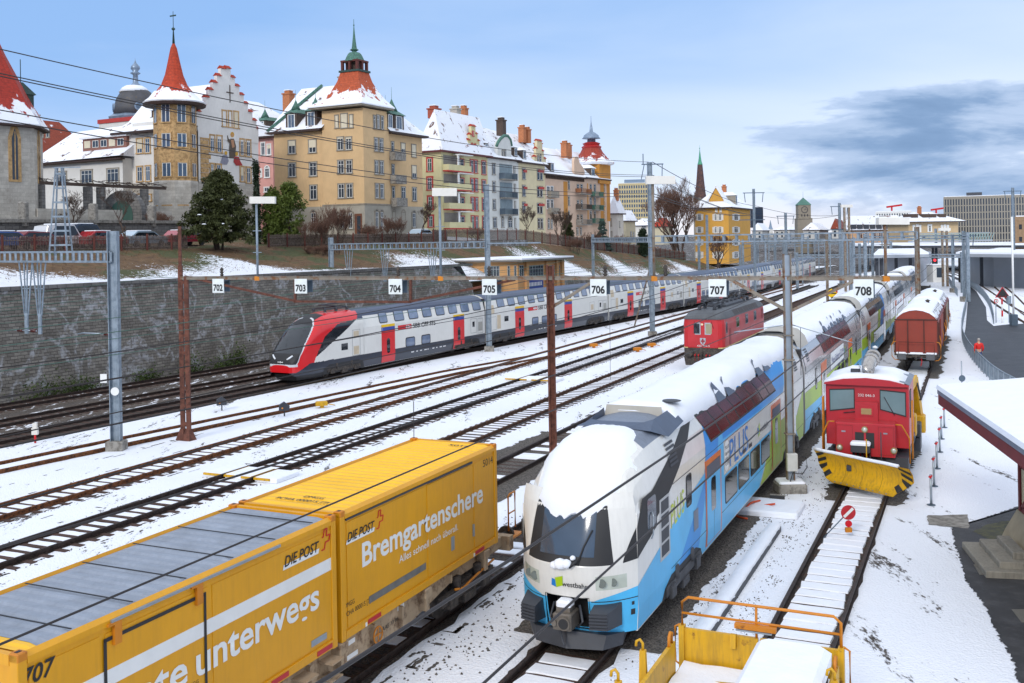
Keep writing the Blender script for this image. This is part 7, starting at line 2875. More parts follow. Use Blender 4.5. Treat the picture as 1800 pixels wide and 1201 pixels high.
h.chimney(-3,h.L*0.85,h.ze+4.0,2.8,1.2)
m=MB()
for k in range(26):
 h.box(m,'R',0.3+k*(h.L-.6)/26,0.3+k*(h.L-.6)/26+0.2,h.ze-0.9,h.ze-0.3,0.0,0.3)
h.part('bracket_frieze',m,DKWOOD)
K3=h
h=rowhouse('ochre and pink corner house with a red onion-topped turret at the end of the terrace',1029,1071,K3,plaster('pinkish_plaster','#d8b9a0'),314,tile=TILEW)
P=lambda x,y:h.uz('R',*CD(x,y))
m=MB()
for x0,x1 in((1496,1528),(1546,1572)):
 h.box(m,'R',P(x0,0)[0],P(x1,0)[0],P(x0,940)[1],P(x0,640)[1],0.0,0.03)
h.part('brick_panel',m,OCH)
for a in(650,755,860):
 h.wins('R',CD,[(1424,a,1440,a+65),(1456,a,1472,a+65),(1534,a,1544,a+65)],sur=STONEF,w=0.1,n=1)
 h.balcony('R',P(1420,0)[0],P(1488,0)[0],P(1455,a+95)[1],1.0,rail=COPPER,solid=False)
m=MB()
cx,cy=-2.6,P(1508,0)[0]+1.0
rT=3.0
zT=lambda y:at(1049,y,h.K.y+12).z
m.box(cx-rT,cx+rT,cy-rT,cy+rT,h.ze-1,zT(289))
tw=h.part('turret',m,plaster('ochre_brick','#c98a3a'))
m=MB()
m.lathe([(4.6,zT(292)),(4.9,zT(288)),(3.4,zT(280)),(2.4,zT(270)),(1.9,zT(262))],8,(cx,cy,0),0,False,pi/8)
m.build('turret_roof',mk_tiles('onion_tiles',hx('#9a3a28'),zT(289),zT(272),seed=8),tw)
m=MB()
m.lathe([(1.95,zT(262.5)),(2.15,zT(260)),(1.6,zT(257)),(1.9,zT(254)),(1.35,zT(252))],8,(cx,cy,0),0,False,pi/8)
m.build('turret_neck',mk('bright_red_metal',hx('#a82a28'),0.5),tw)
m=MB()
m.lathe([(0.9,zT(252)),(0.9,zT(246)),(2.0,zT(245.5)),(1.7,zT(243)),(1.6,zT(240)),(1.0,zT(236)),(0.4,zT(233.5)),(0.28,zT(226)),(0.08,zT(216)),(0.04,zT(206))],10,(cx,cy,0))
m.build('onion',ZINC,tw)
h.dormer('R',P(1440,0)[0],h.ze+0.4,2.2,1.6,3,DKWOOD,SNOW,False)
h.dormer('R',P(1530,0)[0],h.ze+0.4,1.8,1.6,3,DKWOOD,SNOW,False)
h.chimney(-4,1.0,h.ze+4.0,2.6,1.2)
# houses beyond the terrace
def simple_house(lab,pxl,pxk,pxr,Y,ybase,yeave,yridge,wall,roof,lst=None,a=28,cat='house',name='house',shut=None,ch=True,over=0.5,cr=None,hip=(0.5,0.5),**kw):
 hh=House(name,lab,cat,pxk,Y,a)
 Ll,Lr=hh.U('L',pxl),hh.U('R',pxr)
 zb=at(pxk,ybase,Y).z
 zE=at(pxk,yeave,Y).z
 zR=at(pxk,yridge,Y+4).z
 hh.block(Lr,Ll,zb,zE,wall)
 hh.hip(-Ll,0,0,Lr,zE,zR,over,hip[0],hip[1],roof,axis='y' if Ll<Lr*1.3 else 'x')
 if ch:
  hh.chimney(-Ll*0.4,Lr*0.4,zR-1.0,2.2,0.9)
 for f,items in(lst or[]):
  hh.wins(f,cr,items,n=2,**kw)
 return hh
simple_house('narrow pale house with a tall chimney next to the terrace end',1071.5,1086,1096,225,432,375,346,plaster('pale_grey_plaster','#cfcac0'),TILEW,[('L',[(132,740,142,790),(135,830,145,880)]),('R',[(192,760,200,800)])],cr=CE)
simple_house('small house with one snowy roof slope below the beige office tower',1088,1100,1117,245,430,388,370,plaster('dull_cream_plaster','#b9ad90'),TILEF,[('R',[(270,830,282,870),(290,835,300,875)])],cr=CE,ch=False)
simple_house('long low house with a snowy roof left of the bare tree',1110,1142,1158,300,424,396,384,plaster('pale_grey_plaster','#cfcac0'),TILEF,[('L',[(350,780,385,805)])],cr=CE,ch=False)
simple_house('house with brown roof and no snow half hidden by the bare tree',1150,1166,1180,290,430,398,383,plaster('dull_cream_plaster','#b9ad90'),TILER,cr=CE,ch=False)
OR=plaster('orange_yellow_plaster','#dca54a')
h=simple_house('orange-yellow apartment house with white shutters and a snowy hip roof',1222,1281,1319,215,464,364,337,OR,TILEW,None,a=24,cr=CE,over=0.9)
WSH=mk('white_shutter',hx('#d9d6cf'),0.6)
for y0,y1 in((707,750),(797,838),(885,925),(972,1015)):
 h.wins('L',CE,[(745,y0,772,y1),(862,y0,885,y1),(890,y0,914,y1)],n=2,sur=WSH,w=0.1,shut=WSH)
 h.wins('R',CE,[(1002,y0,1028,y1)],n=2,sur=WSH,w=0.1,shut=WSH)
u0,u1=h.U('L',1240),h.U('L',1280)
ze=at(1281,364,215).z
h.gable('L',[(u1,ze-.3),(u0,ze-.3),((u0+u1)/2,ze+4.2)],OR,3.0,o=0.1)
m=MB()
mp=h.M('L')
m.bar(mp(u0+.4,ze-.2,-1.2),mp((u0+u1)/2,ze+4.5,-1.2),3.2,0.3)
m.bar(mp(u1-.4,ze-.2,-1.2),mp((u0+u1)/2,ze+4.5,-1.2),3.2,0.3)
h.part('gable_roof',m,SNOW)
h.wins('L',CE,[(868,650,884,690),(900,650,915,690)],n=1,sur=WSH,o=0.11)
h.dormer('R',h.U('R',1295),at(1290,362,218).z+0.4,2.0,2.0,3,STONEF,SNOW,False)
Yc=420
c=at(1232,380,Yc)
zz=lambda y:at(1232,y,Yc).z
k=Yc/1800.0
t=thing('church_tower','slender brown church spire with green copper tip behind the bare tree','church tower',(c.x,c.y,0),radians(20))
m=MB()
m.box(-13*k*.7,13*k*.7,-13*k*.7,13*k*.7,0,zz(348))
m.build('tower_wall',STONEF,t)
m=MB()
m.lathe([(11*k,zz(350)),(9*k,zz(338)),(7*k,zz(318)),(4.4*k,zz(289))],8,(0,0,0),0,False)
m.build('spire',mk('brown_shingle_spire',hx('#4b3a3c'),0.8,0,0.25,0.4,col2=hx('#6a4a40')),t)
m=MB()
m.lathe([(4.8*k,zz(289.5)),(3.0*k,zz(284)),(2.0*k,zz(277)),(0.7*k,zz(266)),(0.35*k,zz(262)),(0.9*k,zz(261)),(0.2*k,zz(259)),(0.15*k,zz(255))],8,(0,0,0),0,False)
m.build('copper_tip',mk('bright_copper_green',hx('#4d9a7a'),0.6),t)
def grid_block(name,lab,cat,px0,px1,Y,ytop,ybase,nx,ny,wall,glass,depth=16,a=0,ww=0.6,wh=0.62,trim=None,extra=None):
 """office block: storeys of windows set between real piers and floors"""
 c=at((px0+px1)/2,400,Y)
 W=(px1-px0)/1800.0*Y
 z1,z0=at(px0,ytop,Y).z,at(px0,ybase,Y).z
 t=thing(name,lab,cat,(c.x,c.y,0),radians(a))
 m=MB()
 m.box(-W/2,W/2,0.25,depth,z0,z1)
 m.build('glazing',glass,t)
 m=MB()
 cw,chh=W/nx,(z1-z0)/ny
 for i in range(nx+1):
  x=-W/2+i*cw
  m.box(x-cw*(1-ww)/2,x+cw*(1-ww)/2,0,0.4,z0,z1)
 for j in range(ny+1):
  z=z0+j*chh
  m.box(-W/2-cw*(1-ww)/2,W/2+cw*(1-ww)/2,0.03,0.43,z-chh*(1-wh)/2,z+chh*(1-wh)/2)
 for sx in(-1,1):
  for i in range(5):
   y=0.45+(depth-.45)*i/4
   m.box(sx*W/2-0.1,sx*W/2+0.3,y-0.6,y+0.6,z0,z1)
  for j in range(ny+1):
   z=z0+j*chh
   m.box(sx*W/2-0.1,sx*W/2+0.28,0.45,depth,z-chh*(1-wh)/2,z+chh*(1-wh)/2)
 m.box(-W/2-0.2,W/2+0.2,0,depth,z1-0.05,z1+0.9)
 m.build('facade',wall,t)
 m=MB()
 m.box(-W/2,W/2,0.2,depth,z1+0.9,z1+1.15)
 m.build('snow',SNOW,t)
 return t,W,z0,z1
t,W,a_,b_=grid_block('office_tower','beige office tower with a regular grid of square windows','office tower',1089,1139,700,325,400,12,9,mk('beige_stone_facade',hx('#c9b98f'),0.8),mk_glass('tower_glass',(0.06,0.10,0.17),0.1,0.9),16,-6)
m=MB()
m.box(-W*0.3,W*0.42,3,14,b_+1.2,b_+3.6)
m.build('penthouse',mk('blue_grey_cladding',hx('#75879a'),0.6),t)
t,W,a_,b_=grid_block('office_tower','dark glass tower beside the orange-yellow house','office tower',1321,1341,650,367,400,8,9,mk('dark_navy_cladding',hx('#262d3d'),0.4),mk_glass('navy_glass',(0.03,0.05,0.09),0.1,0.9),12,0,0.75,0.7)
Yc=480
c=at(1412.5,400,Yc)
zz=lambda y:at(1412,y,Yc).z
k=Yc/1800.0
t=thing('clock_tower','square stone clock tower with green pyramid roof','clock tower',(c.x,c.y,0),radians(-4))
TST=mk('grey_brown_stone',hx('#8b8274'),0.85,0,0.12,0.3,0.2,6)
m=MB()
m.box(-10.5*k,10.5*k,-10.5*k,10.5*k,zz(361),zz(360.5)+(zz(350)-zz(360))*0)
m.box(-10.8*k,10.8*k,-10.8*k,10.8*k,zz(384),zz(360.5))
m.box(-12.8*k,12.8*k,-12.8*k,12.8*k,0,zz(384))
m.build('tower_wall',TST,t)
m=MB()
m.lathe([(16.3*k,zz(361)),(16.0*k,zz(360)),(6*k,zz(352)),(0.3*k,zz(347.5)),(0.15*k,zz(337))],4,(0,0,0),0,False,pi/4)
m.build('roof',mk('verdigris_roof',hx('#4d7468'),0.7,0,0.15,0.5),t)
m=MB()
R_=[(5.4*k*cos(q),-10.9*k,zz(369)+5.4*k*sin(q))for q in[2*pi*i/24 for i in range(25)]]
m.tube(R_,0.5*k,5)
for i in range(12):
 q=2*pi*i/12
 m.bar((4.6*k*cos(q),-11*k,zz(369)+4.6*k*sin(q)),(5.2*k*cos(q),-11*k,zz(369)+5.2*k*sin(q)),0.4*k,0.5*k)
m.bar((0,-11.1*k,zz(369)),(2.2*k,-11.1*k,zz(369)+3.2*k),0.4*k,0.4*k)
m.bar((0,-11.15*k,zz(369)),(3.0*k,-11.15*k,zz(369)+0.6*k),0.5*k,0.4*k)
m.build('clock_face',DARK,t)
m=MB()
for x in(-5,0,5):
 m.box((x-0.8)*k,(x+0.8)*k,-10.95*k,-10.7*k,zz(381),zz(377))
m.build('window',BLACK,t)
c=at(1354.5,400,560)
k=560/1800.0
t=thing('church_tower','tiny white far-off church tower with a blue-grey pointed roof','church tower',(c.x,c.y,0))
zz=lambda y:at(1354,y,560).z
m=MB()
m.box(-3.2*k,3.2*k,-3.2*k,3.2*k,0,zz(403))
m.build('tower_wall',WPL,t)
m=MB()
m.lathe([(5*k,zz(403)),(3*k,zz(399)),(0.2*k,zz(387))],4,(0,0,0),0,False,pi/4)
m.build('spire',ZINC,t)
far=[('far-off house with brown hip roof right of the dark tower',1322,1340,1352,520,420,405,392,TILEW),('wide far-off building with a snowy mansard left of the clock tower',1360,1388,1412,540,420,404,398,TILEF),('far-off building with curved snowy roof and small green dormers below the clock tower',1412,1440,1456,430,425,404,391,TILEF),('small far-off house with rust-coloured turret roof right of the clock tower',1462,1474,1486,420,420,402,384,TILE)]
for lab,a0,a1,a2,Y,yb,ye,yr,rf in far:
 hh=simple_house(lab,a0,a1,a2,Y,yb,ye,yr,plaster('dull_white_plaster','#c9c7c2'),rf,a=20,ch=False)
 L_=hh.U('L',a0)
 for i in range(max(3,int(L_/2.6))):
  u_=0.9+i*2.5
  if u_+1.1<L_:
   for zt in(ye+3,ye+9):
    z_=at(a1,zt,Y).z
    hh.win('L',u_,u_+1.1,z_-1.3,z_,sur=None,n=1,trans=False)
m=MB()
# orange relay building at the end of the wall
h=House('railway_building','low apricot railway building with a snowy flat roof behind the double-deck train','building',909,117.5,28.5,0)
APR=plaster('apricot_plaster','#d3a06a')
Lr=h.U('R',991)
z1=h.Z('R',950,458)
m=MB()
r_=3.2
ring=[(0,Lr)]+[(0,0)]+[(-0.9*i,-0.05-0.10*i*i)for i in range(1,1)]
pl=[(0,Lr),(0,0),(-1.5,-0.0),(-6.0,0.0)]+[(-6.0-r_*sin(q),r_-r_*cos(q))for q in[pi/12*i for i in range(1,7)]]+[(-9.2,Lr)]
m.prism(pl,'z',-0.3,z1)
h.part('wall',m,APR)
m=MB()
m.prism([(1.0,Lr+.8),(1.0,-0.8),(-8.5,-1.0),(-10.4,1.0),(-10.4,Lr+.8)],'z',z1,z1+0.22)
rf=h.part('roof',m,mk('grey_roof_edge',hx('#6b6660'),0.7))
m=MB()
m.prism([(0.95,Lr+.75),(0.95,-0.75),(-8.4,-0.95),(-10.3,1.0),(-10.3,Lr+.75)],'z',z1+0.22,z1+0.40)
m.build('snow',SNOW,rf)
cr=crop(780,400,4.2857)
IND=mk('steel_window_bars',hx('#a9b0b0'),0.5)
for x0,x1,f in((300,418,'L'),(480,500,'R'),(530,583,'R'),(625,748,'R'),(780,830,'R'),(852,868,'R')):
 pass
for x0,x1,n in((568,600,2),(625,748,6),(780,832,3),(852,872,1)):
 h.wins('R',cr,[(x0,285,x1,372)],sur=None,sash=IND,n=n,pane=WPANE)
h.wins('L',cr,[(305,290,420,372,{'n':5}),(480,288,500,372,{'n':1}),(530,286,548,372,{'n':1})],sur=None,sash=IND,pane=WPANE)
m=MB()
for x in(612,765,840,880):
 u_=h.U('R',cr(x,0)[0])
 h.box(m,'R',u_-0.3,u_+0.3,-0.3,z1-0.01,0.0,0.28)
h.part('pier',m,APR)
u_,z_=h.uz('R',*cr(693,425),0.05)
m=MB()
h.box(m,'R',u_-2.0,u_+2.0,z_-0.5,z_+0.5,0.01,0.05)
sg=h.part('name_board',m,mk('sign_blue',hx('#23408f'),0.4))
m=MB()
rr=random.Random(4)
for k in range(9):
 h.box(m,'R',u_-1.7+k*0.38,u_-1.7+k*0.38+0.22,z_-0.22,z_+0.22,0.052,0.06)
m.build('board_mark',WHITE,sg)
# sign gantry, masts, catenary
BL=Vector((-16.01,49.35,0))
BD=Vector((cos(radians(24.5)),-sin(radians(24.5)),0))
BU=UN
def on_beam(px,py=487):
 d=ray(px,py)
 n=Vector((-BD.y,BD.x,0))
 return BL.dot(n)/(d.x*n.x+d.y*n.y)
def beam_pt(px,py=487):
 return at(px,py,on_beam(px,py))
t=thing('sign_gantry','rusty gantry beam on three masts carrying the number boards 702 to 708','gantry')
ZB=7.6
b0,b1=BL+Vector((0,0,ZB)),Vector((beam_pt(1602).x,beam_pt(1602).y,ZB))
m=MB()
m.bar(b0,b1,0.13,0.13)
m.bar(b0+Vector((0,0,0.09)),b1+Vector((0,0,0.09)),0.2,0.02)
m.build('beam',RUSTB,t)
m=MB()
q=lambda px,py:beam_pt(px,py)
for a,b in(((325,486),(519,529)),((519,530),(722,531)),((722,530),(905,492)),((519,490),(519,532)),((722,490),(722,532))):
 m.bar(q(*a),q(*b),0.10,0.10)
m.build('truss',RUST,t)
m=MB()
for a,b in(((971,540),(1042,495)),((1283,491),(1383,546)),((1392,546),(1512,489))):
 m.bar(q(*a),q(*b),0.11,0.11)
m.build('brace',RUSTB,t)
m=MB()
for k,(dx,z1)in enumerate(((0,10.1),(0.36,7.7))):
 m.bar(BL+BD*dx+Vector((0,0,-0.2)),BL+BD*dx+Vector((0,0,min(z1,8.2))),0.2,0.16)
m.bar(BL+Vector((0,0,8.2)),BL+Vector((0,0,10.1)),0.13,0.13)
for k in range(9):
 z=0.6+k*0.85
 m.bar(BL+BD*0.05+Vector((0,0,z)),BL+BD*0.33+Vector((0,0,z+0.02)),0.06,0.14)
m.build('mast',RUST,t)
m=MB()
for dx in(0.0,0.36):
 m.loft([[BL+BD*(dx+a*k)+BU*(b*k)+Vector((0,0,z))for a,b in((-1,-1),(1,-1),(1,1),(-1,1))]for k,z in((0.26,-0.2),(0.1,0.35))],0,True,True)
m.build('mast_foot',RUST,t)
mp_=beam_pt(967)
MX=Vector((mp_.x,mp_.y,0))
m=MB()
for o_ in(-0.13,0.13):
 m.bar(MX+BD*o_+Vector((0,0,-0.2)),MX+BD*o_+Vector((0,0,8.15)),0.07,0.30)
m.bar(MX+Vector((0,0,-0.2)),MX+Vector((0,0,8.1)),0.2,0.04)
m.build('mast',RUST,t)
RP=gp(1390,862,-0.15)
RP.z=0
m=MB()
for o_ in(-0.12,0.12):
 m.bar(RP+BD*o_+Vector((0,0,0.1)),RP+BD*o_+Vector((0,0,8.5)),0.03,0.24)
ms=m.build('mast',RUSTB,t)
m=MB()
m.bar(RP+Vector((0,0,0.1)),RP+Vector((0,0,8.45)),0.205,0.12)
m.build('web',STEEL,ms)
m=MB()
for z in(1.9,4.6,5.5):
 m.box(RP.x-0.18,RP.x+0.18,RP.y-0.16,RP.y+0.16,z,z+0.05)
m.build('clamp',RUSTB,ms)
m=MB()
m.rbox(RP.x-0.55,RP.x+0.5,RP.y-0.45,RP.y+0.45,-0.2,0.16,0.06)
m.build('foundation',CONC,t)
m=MB()
m.rbox(RP.x-0.5,RP.x+0.45,RP.y-0.4,RP.y+0.4,0.16,0.24,0.05)
m.build('snow',SNOW,t)
m=MB()
m.rbox(RP.x-0.19,RP.x+0.19,RP.y-0.34,RP.y-0.14,0.62,1.25,0.02)
cb=m.build('cabinet',mk('cabinet_grey',hx('#c7c6bf'),0.5),t)
m=MB()
m.tube([RP+Vector((0.2,-.25,1.2)),RP+Vector((0.5,-.25,1.1)),RP+Vector((0.55,-.25,0.75)),RP+Vector((0.35,-.3,0.5)),RP+Vector((0.0,-.3,0.55)),RP+Vector((-.1,-.3,0.2))],0.018,5)
m.build('cable',BLACK,cb)
m=MB()
for px in(390,860,1064,700,1170):
 c=beam_pt(px,484)
 m.lathe([(0.05,0.1),(0.1,0.16),(0.05,0.22),(0.1,0.28),(0.05,0.34),(0.1,0.4),(0.03,0.52)],8,(c.x,c.y,ZB))
m.build('insulator',UNDER,t)
SIGNW=mk('number_board_white',hx('#e0e5e2'),0.45)
for n,(num,px,side)in enumerate((('702',386,''),('703',531,''),('704',697,''),('705',862,''),('706',1053,''),('707',1262,''),('708',1518,''))):
 c=beam_pt(px)
 c.z=ZB-0.02
 a=thing('track_number_sign','white board numbered %s hanging from the gantry beam'%num,'sign',c,-radians(24.5),'track number signs')
 m=MB()
 m.box(-0.335,0.335,-0.12,-0.09,-0.66,0.0)
 m.build('board',SIGNW,a)
 text(num,INK,a,(0,-0.124,-0.56),(1,0,0),UPV,0.30,0.55,bold=0.035,align='C')
 m=MB()
 m.box(-0.28,0.34,0.30,0.33,-0.62,0.0)
 m.box(-0.3,-0.26,-0.09,0.30,-0.1,-0.02)
 m.box(0.26,0.30,-0.09,0.30,-0.1,-0.02)
 m.build('back_board',GALVD,a)
for px,hx0,hx1,y0,y1,lab in((453,440,484,346,358,'long white floodlight box on a pole above sign 703'),(775,760,803,331,345,'long white floodlight box on a pole left of sign 705'),(1150,1135,1186,310,324,'long white floodlight box on a pole right of sign 706'),(1557,1542,1596,383,395,'long white floodlight box on a pole right of sign 708')):
 a=thing('yard_lamp',lab,'lamp',(0,0,0),0,'floodlights on the sign gantry')
 Y=on_beam(px)
 p=beam_pt(px)
 top=at(px,y1,Y)
 m=MB()
 m.tube([(p.x,p.y,ZB),(p.x,p.y,top.z)],0.055,8)
 for z in(1.2,2.2):
  m.bar(Vector((p.x-0.2,p.y,ZB+z)),Vector((p.x+0.2,p.y,ZB+z)),0.03,0.03)
 m.build('pole',GALV if px<1000 else RUSTB,a)
 A,B=at(hx0,(y0+y1)/2,Y),at(hx1,(y0+y1)/2,Y)
 hh=(y1-y0)/1800*Y
 m=MB()
 m.bar(A,B,0.32,hh)
 m.build('lamp_head',LAMPB,a)
 m=MB()
 m.box(p.x-0.12,p.x+0.1,p.y-0.12,p.y+0.12,ZB-0.1,ZB+0.1)
 m.build('bracket',ORANGEP,a)
# grey portal at the left and lattice tower on it
gpt=gp(205,790,-0.15)
gpt.z=0
LD_=Vector((-cos(radians(28.5)),sin(radians(28.5)),0))
def truss(mb,A,B,h,step=0.9,w=0.28,bar=0.07,post=0.10):
 A,B=Vector(A),Vector(B)
 n=max(2,int((B-A).length/step))
 up=Vector((0,0,h/2))
 s_=(B-A).normalized().cross(Vector((0,0,1)))*(w/2)
 for o_ in(s_,-s_):
  mb.bar(A+up+o_,B+up+o_,bar,bar*1.3)
  mb.bar(A-up+o_,B-up+o_,bar,bar*1.3)
 for i in range(n+1):
  c=A.lerp(B,i/n)
  mb.bar(c-up-s_,c+up-s_,post,0.03)
  mb.bar(c-up+s_,c+up+s_,post,0.03)
def hmast(mb,p,z,w=0.3,d=0.3):
 for o_ in(-w/2,w/2):
  mb.bar(Vector((p.x+o_,p.y,-0.2)),Vector((p.x+o_,p.y,z)),0.035,d)
 mb.bar(Vector((p.x,p.y,-0.2)),Vector((p.x,p.y,z)),w,0.04)
def mastfoot(t,p,snow=True):
 m=MB()
 m.rbox(p.x-0.4,p.x+0.4,p.y-0.35,p.y+0.35,-0.2,0.25,0.03)
 m.build('foundation',CONC,t)
t=thing('catenary_portal','blue-grey steel portal reaching left over the wall tracks with a lattice tower on top','portal')
m=MB()
hmast(m,gpt,9.9,0.42,0.36)
m.build('mast',GALV,t)
mastfoot(t,gpt)
m=MB()
truss(m,gpt+Vector((0,0,8.72)),gpt+LD_*24+Vector((0,0,8.85)),0.46,0.42)
m.build('beam',GALV,t)
m=MB()
c=gpt+LD_*3.6
for sx in(-1,1):
 for sy in(-1,1):
  m.bar(c+Vector((sx*0.42,sy*0.3,8.95)),c+Vector((sx*0.14,sy*0.1,13.0)),0.06,0.06)
for k in range(6):
 z=9.3+k*0.68
 w_=0.42-0.28*(z-8.95)/4.05
 m.bar(c+Vector((-w_,-w_*.7,z)),c+Vector((w_,-w_*.7,z)),0.05,0.08)
 m.bar(c+Vector((-w_,w_*.7,z)),c+Vector((w_,w_*.7,z)),0.05,0.08)
m.bar(c+Vector((-0.3,0,13.0)),c+Vector((1.0,0,13.0)),0.05,0.05)
m.build('lattice_tower',GALV,t)
m=MB()
for o_ in(5.2,6.2):
 c=gpt+LD_*o_
 for a,b in((-0.45,-0.12),(-0.12,-0.02),(0.12,0.02),(0.45,0.12)):
  m.bar(c+BD*a+Vector((0,0,8.5)),c+BD*b+Vector((0,0,5.9)),0.05,0.05)
 m.bar(c+BD*-0.3+Vector((0,0,7.2)),c+BD*0.3+Vector((0,0,7.2)),0.05,0.05)
 m.bar(c+Vector((0,0,5.0)),c+Vector((0,0,6.0)),0.14,0.14)
m.build('drop_bracket',GALV,t)
m=MB()
for o_,ln_ in((0.0,1.6),(5.2,0.8),(6.2,0.6)):
 c=gpt+LD_*o_+Vector((0,0,5.15))
 m.tube([c+LD_*0.25,c+LD_*(0.5+ln_),c+LD_*(0.9+ln_)+Vector((0,0,-0.06))],0.03,6)
m.build('cantilever',STEEL,t)
m=MB()
for o_ in(0.0,5.2,6.2):
 c=gpt+LD_*(o_+0.3)+Vector((0,0,5.15))
 m.tube([c,c+LD_*0.35],0.085,8)
m.build('insulator',INSUL,t)
m=MB()
m.disc((gpt.x+0.06,gpt.y-0.23,2.55),(0,-1,0),0.19,0.02,20)
m.box(gpt.x-0.62,gpt.x-0.32,gpt.y-0.2,gpt.y-0.18,2.95,3.35)
m.build('plate',WHITE,t)
# further portals and masts
gm=gp(860,617,-0.15)
gm.z=0
t=thing('catenary_portal','blue-grey portal with tall mast standing in front of the double-deck train at sign 705','portal')
m=MB()
hmast(m,gm,13.8,0.42,0.36)
m.build('mast',GALV,t)
mastfoot(t,gm)
B2=gm+LD_*16.5
m=MB()
hmast(m,B2,9.6,0.4,0.34)
m.build('mast',GALV,t)
m=MB()
truss(m,gm+Vector((0,0,8.75)),B2+Vector((0,0,8.75)),0.5,0.6)
m.bar(gm+Vector((0,0,8.85)),gm-LD_*5.0+Vector((0,0,8.85)),0.1,0.12)
m.build('beam',GALV,t)
m=MB()
for o_ in(5.5,10.5,14.5):
 c=gm+LD_*o_
 for a,b in((-0.45,-0.1),(-0.15,-0.03),(0.15,0.03),(0.45,0.1)):
  m.bar(c+BD*a+Vector((0,0,8.5)),c+BD*b+Vector((0,0,5.6)),0.05,0.05)
m.build('drop_bracket',GALV,t)
mA=gp(1147,590,-0.15)
mA.z=0
t=thing('catenary_portal','wide blue-grey portal beam from the tall mast beside sign 706 across the yard','portal')
m=MB()
hmast(m,mA,16.2,0.42,0.36)
m.build('mast',GALV,t)
mastfoot(t,mA)
B3=mA-LD_*23.5
m=MB()
hmast(m,B3,9.6,0.3,0.3)
m.build('mast',RUSTB,t)
m=MB()
truss(m,mA+Vector((0,0,8.9)),B3+Vector((0,0,8.9)),0.62,1.15,post=0.22,bar=0.1)
m.build('beam',GALV,t)
m=MB()
m.bar(mA+Vector((-0.75,0,16.0)),mA+Vector((1.3,0,16.0)),0.1,0.1)
m.bar(mA+Vector((-0.6,0,16.0)),mA+Vector((-0.6,0,17.0)),0.08,0.08)
m.bar(mA+Vector((-0.5,0,16.0)),mA+Vector((-0.8,0,14.6)),0.07,0.07)
m.bar(mA+Vector((1.2,0,16.0)),mA+Vector((1.15,0,14.6)),0.07,0.07)
m.build('crossarm',GALVD,t)
bb=gp(1114,577,-0.15)
m=MB()
m.bar(Vector((bb.x,bb.y,-0.2)),mA+Vector((-0.1,0,6.3)),0.12,0.12)
m.build('brace',RUSTB,t)
t=thing('catenary_portal','short far portal with a leg beside the fir tree','portal')
pA,pB=at(1042,424,140),at(1141,424,118)
m=MB()
truss(m,(pA.x,pA.y,8.8),(pB.x,pB.y,8.8),0.5,1.6,bar=0.12,post=0.2)
m.build('beam',GALV,t)
m=MB()
hmast(m,Vector((pA.x,pA.y,0)),9.6,0.34,0.34)
m.build('mast',GALV,t)
ML=[(1230,520,428,0,'grey mast left of sign 707, its foot behind the double-deck train'),(1245,530,378,0,'tall grey mast left of the orange-yellow house front'),(1302,500,430,0,'short grey mast before the orange-yellow house'),(1328,523,332,2,'tall grey mast with two cross arms right of the orange-yellow house'),(1383,505,374,1,'grey mast with a short arm under the clock tower'),(1363,497,430,0,'thin grey mast left of the rusty gantry mast'),(1455,540,412,0,'rust-streaked mast right of the rear of the double-deck train'),(1478,505,357,2,'tall grey mast with arms beside a small floodlight'),(1497,538,426,0,'paired grey mast left of sign 708'),(1512,500,428,0,'thin grey mast behind sign 708'),(1535,510,420,0,'grey mast at the platform roof corner'),(1567,497,424,0,'thin grey mast at the noise wall'),(1646,470,402,0,'thin grey mast behind the white lamp head'),(1676,514,412,0,'grey mast in a snowy foundation by the footpath'),(1695,530,406,1,'grey mast with an arm beside the footpath bend'),(1783,500,330,1,'tall grey mast at the right edge by the crossing')]
for px,yb,yt,arms,lab in ML:
 p=gp(px,yb,-0.15)
 t=thing('catenary_mast',lab,'mast',(p.x,p.y,0),0,'catenary masts in the station throat')
 zt=at(px,yt,p.y).z
 m=MB()
 w_=min(0.5,3.6/1800*p.y)
 hmast(m,Vector((0,0,0)),zt,w_,w_)
 m.build('pole',RUSTB if px==1455 else GALV,t)
 m=MB()
 if arms:
  m.bar((-1.6,0,zt-0.6),(1.6,0,zt-0.6),0.12,0.12)
  if arms>1:
   m.bar((-2.2,0,zt-4.6),(1.6,0,zt-4.6),0.12,0.12)
  for x in(-1.4,1.4):
   m.bar((x,0,zt-0.6),(x*0.9,0,zt-2.0),0.09,0.09)
  m.build('crossarm',GALVD,t)
 m=MB()
 m.rbox(-0.45,0.45,-0.4,0.4,-0.2,0.5,0.04)
 m.build('foundation',CONC,t)
rr=random.Random(31)
for i in range(34):
 px,Y=rr.uniform(1330,1560),rr.uniform(190,330)
 c=at(px,450,Y)
 m=MB()
 m.bar((0,0,-0.2),(0,0,rr.uniform(7.0,9.5)),0.22,0.2)
 m.bar((-0.1,0,6.6),(rr.choice((-3,3)),0,6.4),0.10,0.10)
 o=m.build('catenary_mast',GALV)
 o.location=(c.x,c.y,0)
 tag(o,'thin grey catenary mast among the crowd of far masts before the station','mast','crowd of far catenary masts')
